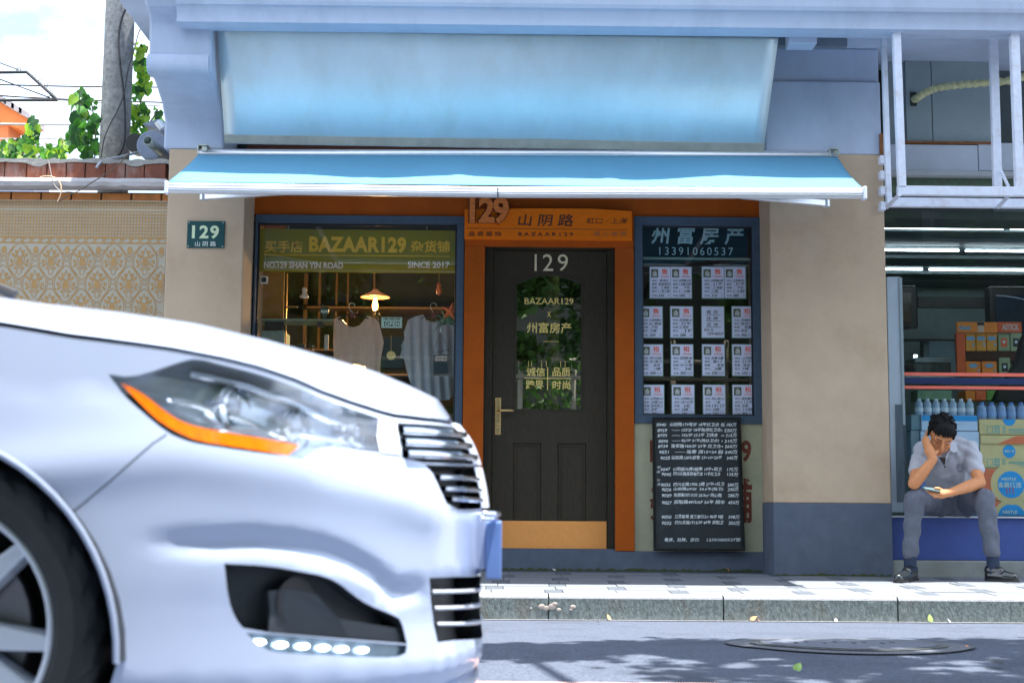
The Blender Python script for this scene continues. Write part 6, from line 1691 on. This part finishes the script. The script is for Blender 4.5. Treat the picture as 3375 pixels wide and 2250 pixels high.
for r_ in (1,2,3,4):
    for c_ in range(4):
        a, b = cols[r_][c_]; y0, y1 = rows[r_]
        note = price[r_][c_] is None; sale = r_ == 1 or (r_ == 2 and c_ < 2)
        lab = ('handwritten phone note on white paper, third in the second row of the right window' if note else
               f"{'for sale' if sale else 'for rent'} listing sheet priced {price[r_][c_]}, {pos_c[c_]} in the {pos_r[r_]} row of the right window")
        lab = ' '.join(lab.split()[:16]) if len(lab.replace(',','').split()) > 16 else lab
        lab = (f"{'sale' if sale else 'rent'} sheet priced {price[r_][c_]}, {pos_c[c_]} in the {pos_r[r_]} row" if not note else 'handwritten phone note on white paper, third sheet in the second row')
        x0, x1, z0, z1 = Q(a, y0, b, y1, SYr)
        t = thing('listing_sheet', lab, 'notice', ((x0+x1)/2, SYr, (z0+z1)/2), 'property sheets in the right window')
        MB().box(x0-.006, x1+.006, SYr+.0012, SYr+.002, z0-.008, z1+.004).build('sleeve', M['sleeve'], t)
        MB().box(x0, x1, SYr, SYr+.001, z0, z1).build('paper', M['paper'], t)
        W, H = x1-x0, z1-z0; Y = SYr-.0004
        if note:
            mb = MB()
            for i, s_ in enumerate(('看 房', '挂 牌', '咨 询')):
                text_geo(mb, s_, x0+W*.2, x0+W*.72, z1-H*(.24+.2*i), z1-H*(.12+.2*i), Y, .0006, shear=.1)
                mb.box(x0+W*.18, x0+W*.85, Y-.0006, Y, z1-H*(.275+.2*i), z1-H*(.262+.2*i))
            text_geo(mb, '联系 张', x0+W*.1, x0+W*.52, z0+H*.2, z0+H*.29, Y, .0006); text_geo(mb, '13391060537', x0+W*.25, x0+W*.98, z0+H*.08, z0+H*.17, Y, .0006, bold=.01)
            tag(mb.build('handwriting', M['ink'], t), kind='stuff'); continue
        MB().box(x0+W*.06, x0+W*.40, Y-.0006, Y, z1-H*.34, z1-H*.07).build('printed_photo', M['photo1'], t)
        mb = MB(); mb.add([(x0+W*.14, Y-.0010, z1-H*.30), (x0+W*.34, Y-.0010, z1-H*.30), (x0+W*.34, Y-.0010, z1-H*.19), (x0+W*.24, Y-.0010, z1-H*.11), (x0+W*.14, Y-.0010, z1-H*.19)], [(0,1,2,3,4)])
        mb.build('photo_house', M['photo2'], t)
        mb = MB(); text_geo(mb, '售' if sale else '租', x0+W*.56, x0+W*.85, z1-H*.235, z1-H*.06, Y, .0006, bold=.015); text_geo(mb, '房源信息', x0+W*.53, x0+W*.92, z1-H*.335, z1-H*.275, Y, .0006)
        tag(mb.build('red_heading', M['red'], t), kind='stuff')
        mb = MB()
        for i, s_ in enumerate(('地址:', '面积:', '权属:' if sale else '配置:', '层次:', '价格:')):
            text_geo(mb, s_, x0+W*.10, x0+W*.36, z1-H*(.475+.115*i+(.03 if i == 4 else 0)), z1-H*(.405+.115*i+(.03 if i == 4 else 0)), Y, .0006, bold=.008)
            mb.box(x0+W*.38, x0+W*.95, Y-.0003, Y, z1-H*(.495+.115*i), z1-H*(.49+.115*i))
        text_geo(mb, '万' if sale else '元/月', x0+W*(.86 if sale else .72), x0+W*.96, z0+H*.045, z0+H*.11, Y, .0006)
        tag(mb.build('printed_fields', M['print'], t), kind='stuff')
        mb = MB(); hh = hand[(r_, c_+1)]
        for i, s_ in enumerate(hh):
            w_ = min(.56, .12*len(s_)+.06); o_ = rng.uniform(0, .56-w_)
            text_geo(mb, s_, x0+W*(.39+o_), x0+W*(.39+o_+w_), z1-H*(.475+.115*i), z1-H*(.395+.115*i), Y, .0006, shear=.2, bold=.01)
        text_geo(mb, price[r_][c_], x0+W*.40, x0+W*.66, z0+H*.035, z0+H*.125, Y, .0006, shear=.3, bold=.012)
        tag(mb.build('handwriting', M['ink'], t), kind='stuff')

# ------------------------------------------------------------------ blackboard leaning under the right window
bbt = thing('blackboard', 'tall black framed chalkboard full of white handwriting leaning under the right window', 'chalkboard', (P(2297, 1812, SY-.12).x, SY-.12, zpl))
Yt, Yb = SY-.045, SY-.035-.05
b0, b1 = P(2153, 1378, Yt), P(2437, 1378, Yt); b2, b3 = P(2452, 1811, Yb), P(2157, 1811, Yb)
def bp(u, v, off=0.0):       # u across 0..1, v down 0..1
    p = b0.lerp(b1, u).lerp(b3.lerp(b2, u), v); return p + Vector((0, -off, 0))
MB().extrude([bp(0,1), bp(1,1), bp(1,0), bp(0,0)], (0,.022,0)).build('board', mat('chalk smeared blackboard', (.014,.020,.024), .7, var=.5, vscale=5, stain=(.06,.08,.09), stain_amt=.5, stain_scale=3), bbt)
fm_ = mat('black lacquer frame', (.006,.008,.010), .25)
for (u0, v0, u1, v1) in ((-.012,-.008,1.012,.016), (-.012,.984,1.012,1.006), (-.012,.016,.028,.984), (.972,.016,1.012,.984)):
    MB().extrude([bp(u0,v1,.014), bp(u1,v1,.014), bp(u1,v0,.014), bp(u0,v0,.014)], (0,.03,0)).build('frame_bar', fm_, bbt, bevel=.004)
lines = [(.035,.062,'8940',.19,'山阴路174号2F 18平灶卫合','张 185万'),(.045,.105,'8959',.21,'—— 133/2F 18平独用灶卫合','• 220万'),(.045,.145,'8935',.21,'—— 163/3F 23.5平 卫独合','•• 215万'),
 (.055,.188,'8896',.21,'—— 85/3F 31平(独灶卫合)','• 310万'),(.05,.228,'8934',.20,'宝安路160/2F 23平 灶卫合','• 260万'),(.06,.272,'9021',.24,'—— 底客 厢15+24 厨','• 340万'),(.075,.318,'9025',.20,'溧阳路1203/底客 23+10+20平','340万'),
 (.075,.405,'9047',.22,'山阴路35弄2楼南 10平+阳卫','175万'),(.085,.440,'9045',.22,'四川北路高层电梯房 11平灶卫合','125万'),(.075,.522,'9035',.22,'四川北路1906 2楼 27平+灶卫','280万'),(.085,.558,'9026',.22,'山阴路69/3F  24.6平(独卫)','290万'),
 (.085,.602,'9029',.22,'东照新村17/3S 38.5m² 同心路','288万'),(.085,.655,'9027',.22,'双阳路49/5/6F 56平 超市','450万'),(.08,.765,'9050',.23,'江苏新苑 男三南顶3/1 88平 9楼','598万'),(.08,.81,'9032',.23,'四川北路1515/3F 49平 双阳卫','350万')]
def chalk(mb, s_, u0, u1, v, h, lean=.22, bold=.006):
    vs, fs = text_mesh(s_, .5, bold, 1.0)
    if not vs: return
    a0, a1 = min(q.x for q in vs), max(q.x for q in vs); c0, c1 = min(q.y for q in vs), max(q.y for q in vs)
    out = []; rr_ = rng.uniform(-.004,.004)
    for q in vs:
        t = (q.x-a0)/(a1-a0); w = (q.y-c0)/(c1-c0)
        p = bp(u0+(u1-u0)*t + lean*.03*w, v - h*w + rr_*t + .0015*math.sin(t*40+v*50), .0008+.0008*(q.z+.5)); out.append(p)
    mb.add(out, fs)
M['chalk'] = mat('chalk', (.72,.78,.80), .9, var=.35, vscale=60)
for i, (u0, v, num, ut, body, pr_) in enumerate(lines):
    mb = MB(); chalk(mb, num, u0, u0+.11, v, .024, bold=.014); chalk(mb, body, ut, ut+.55+rng.uniform(-.02,.03), v-.002, .029, bold=.014); chalk(mb, pr_, .835 if len(pr_) < 5 else .78, .96, v+.002, .028, bold=.014)
    tag(mb.build('chalk_line', M['chalk'], bbt), kind='stuff')
mb = MB(); chalk(mb, '看房、挂牌、咨询:', .11, .50, .938, .028); chalk(mb, '13391060537张', .585, .965, .938, .027)
tag(mb.build('chalk_line', M['chalk'], bbt), kind='stuff')
mb = MB(); 
for i, s_ in enumerate(('学','区','便','宜')): chalk(mb, s_, .035, .075, .385+.033*i+(.03 if i > 1 else 0), .020)
tag(mb.build('chalk_line', M['chalk'], bbt), kind='stuff')
# ------------------------------------------------------------------ the seated man
import numpy as np
def capsule(mb, p0, p1, r0, r1, n=14, sq=None):
    p0, p1 = Vector(p0), Vector(p1); d = p1-p0; L_ = max(d.length, 1e-5); d = d/L_
    a = d.cross(Vector((0,0,1))); a = (a if a.length > 1e-3 else Vector((1,0,0))).normalized(); b = a.cross(d)
    prof = []
    for k in range(4): t = (-PI/2)+k*PI/8; prof.append((r0*math.cos(t), r0*math.sin(t)))
    prof.append((r0, 0)); prof.append((r1, L_))
    for k in range(1, 5): t = k*PI/8; prof.append((r1*math.cos(t), L_+r1*math.sin(t)))
    vs = []; fs = []
    for r_, h in prof:
        for k in range(n):
            t = 2*PI*k/n; vs.append(p0 + d*h + (a*math.cos(t) + b*math.sin(t))*max(r_, 1e-4))
    for i in range(len(prof)-1):
        for k in range(n): fs.append((i*n+k, i*n+(k+1) % n, (i+1)*n+(k+1) % n, (i+1)*n+k))
    fs += [tuple(reversed(range(n))), tuple((len(prof)-1)*n+k for k in range(n))]
    # orientation: outward
    mb.add(vs, fs)
def ell(mb, c, r, rot=None, n=16, m=10):
    c = Vector(c); vs = []; fs = []
    for i in range(m+1):
        t = PI*i/m
        for k in range(n):
            f = 2*PI*k/n; v = Vector((r[0]*max(math.sin(t),.001)*math.cos(f), r[1]*max(math.sin(t),.001)*math.sin(f), r[2]*math.cos(t)))
            vs.append(c + (rot @ v if rot else v))
    for i in range(m):
        for k in range(n): fs.append((i*n+k, (i+1)*n+k, (i+1)*n+(k+1) % n, i*n+(k+1) % n))
    fs += [tuple(range(n)), tuple(m*n+k for k in reversed(range(n)))]
    mb.add(vs, fs)
def chain(mb, pts, rs):
    for i in range(len(pts)-1): capsule(mb, pts[i], pts[i+1], rs[i], rs[i+1])
def organic(name, mb, voxel, m, parent, smooth=4, disp=None):
    me = bpy.data.meshes.new('tmp'); me.from_pydata(mb.v, [], mb.f); me.update()
    o = bpy.data.objects.new('tmp', me); COL.objects.link(o)
    bmx = bmesh.new(); bmx.from_mesh(me); bmesh.ops.recalc_face_normals(bmx, faces=bmx.faces); bmx.to_mesh(me); bmx.free()
    rm = o.modifiers.new('r', 'REMESH'); rm.mode = 'VOXEL'; rm.voxel_size = voxel; rm.use_smooth_shade = True
    sm_ = o.modifiers.new('s', 'SMOOTH'); sm_.iterations = smooth; sm_.factor = .5
    dg = bpy.context.evaluated_depsgraph_get(); dg.update()
    ev = bpy.data.meshes.new_from_object(o.evaluated_get(dg), depsgraph=dg)
    vs = [v.co.copy() for v in ev.vertices]; ns = [v.normal.copy() for v in ev.vertices]; fs = [tuple(p.vertices) for p in ev.polygons]
    bpy.data.objects.remove(o); bpy.data.meshes.remove(ev)
    if disp: vs = [v + n*disp(v) for v, n in zip(vs, ns)]
    return link(name, vs, fs, m, parent, smooth=True)
M['skin'] = mat('skin', (.58,.25,.11), .5, spec=.3, var=.10, vscale=40)
M['skin'].node_tree.nodes['Principled BSDF'].inputs['Subsurface Weight'].default_value = .0
M['shirt'] = mat('grey marl polo shirt', (.42,.44,.50), .9, var=.06, vscale=90, bump=.3, bscale=400)
M['trouser'] = mat('charcoal trousers', (.115,.13,.17), .9, var=.18, vscale=40, bump=.3, bscale=300)
M['hair'] = mat('black hair', (.004,.0045,.005), .6, spec=.2, var=.3, vscale=90, bump=.8, bscale=180)
man = thing('person', 'man in grey polo shirt sitting on the ledge, head on hand, looking at phone', 'person', (P(3130,1890,-.2).x, -.15, -.01))
hipR, hipL = P(3085,1655,.17), P(3178,1655,.17)
knR, knL = P(3014,1645,-.34), P(3245,1643,-.34)
ankR, ankL = P(2999,1835,-.32), P(3272,1830,-.32)
pel, waist, chest = P(3131,1640,.21), P(3130,1592,.13), P(3120,1528,-.02)
shR, shL = P(3041,1484,-.06), P(3196,1480,-.06)
elR, elL = P(3013,1592,-.36), P(3228,1590,-.30)
wrR, wrL = P(3076,1513,-.37), P(3133,1622,-.46)
neck = P(3116,1486,-.10); hc = P(3099,1434,-.25)
HR = Matrix.Rotation(R(9), 3, 'Y') @ Matrix.Rotation(R(38), 3, 'X')      # face down, tilted onto the hand
def H(x, y, z): return hc + HR @ (Vector((x, y, z))*1.08)
skin = MB()
ell(skin, H(0,.012,.028), (.079,.098,.092), HR); ell(skin, H(0,-.030,-.040), (.062,.066,.066), HR)
ell(skin, H(0,-.070,-.088), (.028,.026,.022), HR)
for sgn in (-1, 1):
    ell(skin, H(.040*sgn,-.062,-.028), (.026,.026,.026), HR); ell(skin, H(.038*sgn,-.030,-.070), (.028,.040,.026), HR)
    ell(skin, H(.081*sgn,.012,-.012), (.010,.020,.032), HR)
capsule(skin, H(-.045,-.076,.022), H(.045,-.076,.022), .014, .014)
capsule(skin, H(0,-.092,.010), H(0,-.112,-.030), .008, .012); ell(skin, H(0,-.108,-.034), (.018,.012,.010), HR)
capsule(skin, H(-.018,-.094,-.060), H(.018,-.094,-.060), .008, .008); capsule(skin, H(-.015,-.092,-.072), H(.015,-.092,-.072), .008, .008)
chain(skin, [H(0,.04,-.02), neck+Vector((-.005,.03,.0)), chest], [.056,.054,.10])
chain(skin, [chest, waist, pel], [.10,.10,.10])
for hip, kn, an in ((hipR,knR,ankR),(hipL,knL,ankL)): chain(skin, [pel, hip, kn, an, an+Vector((0,0,-.05))], [.09,.075,.05,.035,.035])
for sh_, el_, wr_ in ((shR,elR,wrR),(shL,elL,wrL)):
    mid_ = el_.lerp(wr_, .35)
    chain(skin, [chest, sh_, el_], [.07,.050,.041]); chain(skin, [el_, mid_, wr_], [.043,.042,.028])
# right hand (photo left) propping the cheek
palm = P(3062,1485,-.345); kR = P(3052,1466,-.335)
chain(skin, [wrR, palm], [.028,.034]); capsule(skin, P(3071,1494,-.345), P(3060,1470,-.335), .030, .026)
for k, (a, b, y_) in enumerate(((3061,1452,-.32),(3054,1446,-.315),(3047,1443,-.30),(3042,1449,-.285))):
    base = P(3064-5*k, 1474, -.345+.012*k); tipm = P((3064-5*k+a)/2-1, (1474+b)/2, -.345+.012*k); tip = P(a-1, b-9+2*k, y_+.01)
    chain(skin, [base, tipm, tip], [.011,.010,.0085])
chain(skin, [P(3070,1500,-.36), P(3082,1494,-.372), P(3090,1486,-.365)], [.018,.013,.010])
# left hand (photo right) holding the phone
pl2 = P(3100,1628,-.485)
chain(skin, [wrL, pl2], [.027,.032]); capsule(skin, P(3112,1624,-.47), P(3092,1627,-.49), .026, .024)
for k, (a, b, y_) in enumerate(((3056,1612,-.50),(3058,1619,-.505),(3063,1626,-.51),(3070,1632,-.51))):
    base = P(3090+2*k, 1622+4*k, -.49-.004*k); m_ = P((3090+a)/2+1, (1622+4*k+b)/2+4, -.512); tip = P(a-6+3*k, b-3, y_-.015)
    chain(skin, [base, m_, tip], [.011,.010,.008])
chain(skin, [P(3108,1618,-.475), P(3094,1609,-.50), P(3082,1608,-.51)], [.015,.011,.009])
body_ = organic('body', skin, .0052, M['skin'], man, smooth=5)
# hair
hr = MB()
ell(hr, H(0,.028,.050), (.088,.104,.086), HR); ell(hr, H(0,.075,.000), (.074,.050,.070), HR)
ell(hr, H(0,-.040,.078), (.072,.052,.048), HR)
for sgn in (-1, 1): capsule(hr, H(.080*sgn,-.005,.045), H(.081*sgn,-.018,.000), .014, .008)
rgh = random.Random(9)
for k in range(26):
    x_ = -.068 + .136*k/25; ln = rgh.uniform(.012,.034); capsule(hr, H(x_,-.072+.35*abs(x_)**1.2*.4,.072), H(x_*1.02+rgh.uniform(-.008,.008),-.090+abs(x_)*.45,.066-ln), .009, .003, n=7)
for k in range(90):
    a = rgh.uniform(0, 2*PI); e = rgh.uniform(.1, 1.4); v = Vector((.086*math.cos(a)*math.cos(e), .102*math.sin(a)*math.cos(e), .084*math.sin(e)))
    c = Vector((0,.028,.050))+v; d = v.normalized(); q = c + d*.008 + Vector((rgh.uniform(-.01,.01), -.008, rgh.uniform(-.01,.01))); capsule(hr, H(*c), H(*q), .008, .003, n=6)
organic('hair', hr, .0042, M['hair'], man, smooth=1)
# brows, closed eyes, mouth line
fd = mat('dark brow hair', (.03,.018,.012), .7)
for sgn in (-1, 1):
    MB().tube([H(.014*sgn,-.101,.022), H(.032*sgn,-.098,.028), H(.050*sgn,-.082,.022)], [.0025,.0035,.002], 6).build('eyebrow', fd, body_)
    MB().tube([H(.017*sgn,-.094,.000), H(.031*sgn,-.093,-.004), H(.045*sgn,-.082,-.001)], [.0015,.0024,.0015], 6).build('eyelid', fd, body_)
MB().tube([H(-.020,-.1015,-.066), H(0,-.104,-.066), H(.020,-.1015,-.066)], .0018, 6).build('lips', mat('lip line', (.32,.09,.06), .5), body_)
# shirt
st = MB()
chain(st, [neck+Vector((.0,.03,-.035)), chest], [.075,.135]); 
for dx in (-.055, .055): chain(st, [chest+Vector((dx,0,.01)), waist+Vector((dx*.9,0,0)), pel+Vector((dx*.9,-.01,-.02))], [.115,.118,.120])
chain(st, [shR, chest, shL], [.058,.12,.058]); chain(st, [P(3068,1478,.0), P(3150,1462,.03), shL], [.055,.060,.055])
for sh_, el_ in ((shR,elR),(shL,elL)):
    q = sh_.lerp(el_, .60); chain(st, [chest.lerp(sh_, .5), sh_, q], [.10,.064,.062])
def folds(v): return .0055*math.sin(v.z*52 + v.x*34 + 2*math.sin(v.x*12)) * (.5+.5*math.sin(v.x*17+v.z*9)) + .003*math.sin(v.x*80+v.z*46+v.y*30)
shirt = organic('polo_shirt', st, .0065, M['shirt'], man, smooth=5, disp=folds)
# collar
cm = mat('polo collar', (.44,.47,.54), .9, var=.05)
cA, cB, cC = P(3087,1500,-.20), P(3113,1538,-.175), P(3136,1488,-.17)
MB().extrude([P(3132,1452,-.12), P(3152,1458,-.09), P(3158,1486,-.14), P(3144,1492,-.17), P(3134,1486,-.18), P(3116,1526,-.19), P(3118,1502,-.19), P(3130,1478,-.17)], (0,.012,0)).build('collar', cm, shirt, bevel=.003)
MB().extrude([P(3075,1478,-.19), P(3086,1490,-.205), P(3097,1512,-.20), P(3110,1530,-.19), P(3084,1510,-.19), P(3072,1492,-.175)], (0,.012,0)).build('collar', cm, shirt, bevel=.003)
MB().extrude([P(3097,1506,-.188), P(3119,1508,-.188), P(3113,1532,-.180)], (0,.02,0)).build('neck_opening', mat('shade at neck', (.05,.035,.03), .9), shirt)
MB().tube([P(3114,1534,-.186), P(3114,1541,-.184)], .005, 8).build('button', M['black'], shirt)
ce = P(3164,1540,-.19)
mb = MB()
sh_pts = [(-.020,.018),(.020,.018),(.021,-.002),(.012,-.018),(0,-.024),(-.012,-.018),(-.021,-.002)]
bmk = mat('navy embroidered crest', (.05,.07,.12), .8)
ringv = [ce+Vector((x_, 0, z_)) for x_, z_ in sh_pts]
MB().tube(ringv+[ringv[0]], .0022, 6).build('crest_outline', bmk, shirt); MB().tube([ce+Vector((-.016,0,.004)), ce+Vector((.016,0,.004))], .0018, 5).build('crest_bar', bmk, shirt); MB().tube([ce+Vector((-.020,0,-.026)), ce+Vector((0,0,-.030)), ce+Vector((.020,0,-.026))], .0018, 5).build('crest_scroll', bmk, shirt)
# trousers
tr = MB()
ell(tr, pel+Vector((0,-.02,-.02)), (.185,.15,.10)); capsule(tr, hipR+Vector((0,-.05,-.02)), hipL+Vector((0,-.05,-.02)), .085, .085)
for hip, kn, an in ((hipR,knR,ankR),(hipL,knL,ankL)):
    k1 = kn.lerp(an, .35); hem = kn.lerp(an, .93)
    chain(tr, [hip, hip.lerp(kn,.5), kn, k1, kn.lerp(an,.65), hem], [.094,.085,.069,.060,.054,.054])
def tfold(v): 
    return .0055*math.sin(v.x*66+v.z*14+v.y*20)*(.4+.6*math.sin(v.z*11+v.x*5)) + .004*math.sin(v.z*48+v.x*26+v.y*18)
trs = organic('trousers', tr, .0075, M['trouser'], man, smooth=4, disp=tfold)
# socks and shoes
sock = mat('dark blue socks', (.02,.035,.07), .9); shoem = mat('black leather shoe', (.014,.018,.020), .22, var=.3, vscale=20, coat=.6)
for an, toe, heel in ((ankR, P(2957,1888,-.56), P(3008,1884,-.31)), (ankL, P(3352,1886,-.44), P(3262,1884,-.31))):
    gz = GB*-.35
    toe = Vector((toe.x, toe.y, GB*toe.y+.030)); heel = Vector((heel.x, heel.y, GB*heel.y+.035))
    sb = MB(); chain(sb, [an+Vector((0,0,.03)), Vector((an.x, an.y, gz+.05))], [.042,.044]); organic('sock', sb, .006, sock, man, smooth=2)
    d = (toe-heel).normalized(); mid_ = heel.lerp(toe, .55)
    sb = MB(); capsule(sb, heel+Vector((0,0,.0)), mid_, .036, .044); capsule(sb, mid_, toe-d*.02, .044, .030); capsule(sb, heel+Vector((0,0,.035)), heel.lerp(toe,.38)+Vector((0,0,.028)), .038, .036)
    sh = organic('shoe', sb, .005, shoem, man, smooth=4)
    side = Vector((-d.y, d.x, 0)).normalized()
    pts = [heel-d*.040, heel-d*.02+side*.036, heel+side*.040, mid_+side*.046, toe-d*.01+side*.034, toe+d*.018, toe-d*.01-side*.034, mid_-side*.046, heel-side*.040, heel-d*.02-side*.036]
    zb_ = min(GB*p.y for p in pts)
    MB().extrude([Vector((p.x, p.y, GB*p.y+.001)) for p in pts], (0,0,.014)).build('sole', M['black'], sh, bevel=.003)
    c = heel.lerp(toe, .42)+Vector((0,0,.050))
    for k in range(3):
        q = c + d*.022*k - Vector((0,0,.010*k)); MB().tube([q-side*.022-Vector((0,0,.006)), q, q+side*.022-Vector((0,0,.006))], .003, 6).build('lace', M['black'], sh)
# phone
ph = [P(3040,1604,-.53), P(3047,1610,-.56), P(3100,1620,-.52), P(3092,1607,-.46)]
phn = thing('smartphone', 'dark thin phone held flat in the hand of the seated man', 'phone', sum(ph, Vector())/4)
MB().extrude([p+Vector((0,0,0)) for p in ph], (0,0,-.008)).build('casing', mat('phone casing', (.03,.04,.045), .25), phn, bevel=.002)
c = sum(ph, Vector())/4
MB().extrude([c+(p-c)*.92+Vector((0,0,.0006)) for p in ph], (0,0,.0006)).build('screen', mat('phone glass', (.10,.16,.17), .05), phn)

# ------------------------------------------------------------------ litter, leaves
LMy = leafmesh(mat('dry orange leaf', (.66,.24,.10), .7, var=.3, vscale=60), 'leaf'); LMg = leafmesh(mat('fallen green leaf', (.25,.42,.10), .6, var=.3, vscale=60), 'leaf'); LMw = leafmesh(mat('pale paper scrap', (.75,.74,.70), .8), 'scrap'); LMt = leafmesh(mat('tan dry leaf', (.50,.32,.14), .8, var=.4, vscale=60), 'leaf')
def litter(me, px_, py_, size, lab, name='fallen_leaf', cat='leaf', rz_=0, tilt=55, onroad=True):
    p = G(px_, py_, RZ, 0)
    if onroad:
        for _ in range(6): p = G(px_, py_, road_z(p.y), 0)
        if p.y > KY-.04: p = P(px_, py_, KY-.04)
        z = road_z(p.y)
    else: p = G(px_, py_, GA, GB); z = GB*p.y
    o = bpy.data.objects.new(name, me); COL.objects.link(o); o.location = (p.x, p.y, z+size*.18); size *= .62; o.scale = (size,)*3; o.rotation_euler = (R(tilt), R(15), R(rz_)); tag(o, lab, cat); return o
litter(LMt, 2008, 2024, .055, 'curled tan and white dry leaf against the kerb at left', rz_=40)
litter(LMy, 2478, 2028, .060, 'curled orange leaf at the kerb foot near the middle kerb joint', rz_=-60, tilt=40); litter(LMy, 2500, 2028, .045, 'smaller orange leaf piece touching the curled orange leaf', rz_=70)
litter(LMg, 3065, 2032, .065, 'green cabbage like leaf at the kerb foot on the right', rz_=20, tilt=70); litter(LMw, 3130, 2036, .04, 'pink white scrap right of the green leaf at the kerb', 'paper_scrap', 'scrap', 50)
litter(LMw, 2755, 2036, .035, 'small white scrap by the kerb below the beige pillar', 'paper_scrap', 'scrap', 10); litter(LMw, 1977, 2056, .04, 'white scrap on the road nearest the car', 'paper_scrap', 'scrap', 80, 20)
litter(LMg, 2625, 2215, .050, 'bright yellow green leaf alone on the shaded road', rz_=-30, tilt=50); litter(LMy, 3188, 2134, .03, 'tiny orange leaf right of the manhole', rz_=10, tilt=20)
litter(LMy, 2403, 1884, .045, 'orange leaf standing against the plinth on the pavement', onroad=False, rz_=90, tilt=60); litter(LMw, 1827, 1882, .05, 'white scrap on the pavement in front of the door', 'paper_scrap', 'scrap', 30, 25, False)
litter(LMw, 3300, 2200, .09, 'grey translucent wrapper on the road at the lower right', 'wrapper', 'wrapper', 100, 15)
cm_ = mat('dried cement splash', (.42,.36,.32), .9, var=.3)
sp = MB()
for (a, b, r_) in ((1785,1998,.022),(1800,2003,.02),(1820,1998,.026),(1828,1990,.018),(1842,2008,.014),(1888,1999,.018),(1882,2008,.012),(1750,2003,.006)):
    c = P(a, b, KY-.001); ell(sp, c, (r_, .004, r_*.7), None, 9, 6)
tag(sp.build('cement_splash', cm_, None), 'dried cement splashes stuck on the kerb face at the left joint', 'splash', kind='stuff')
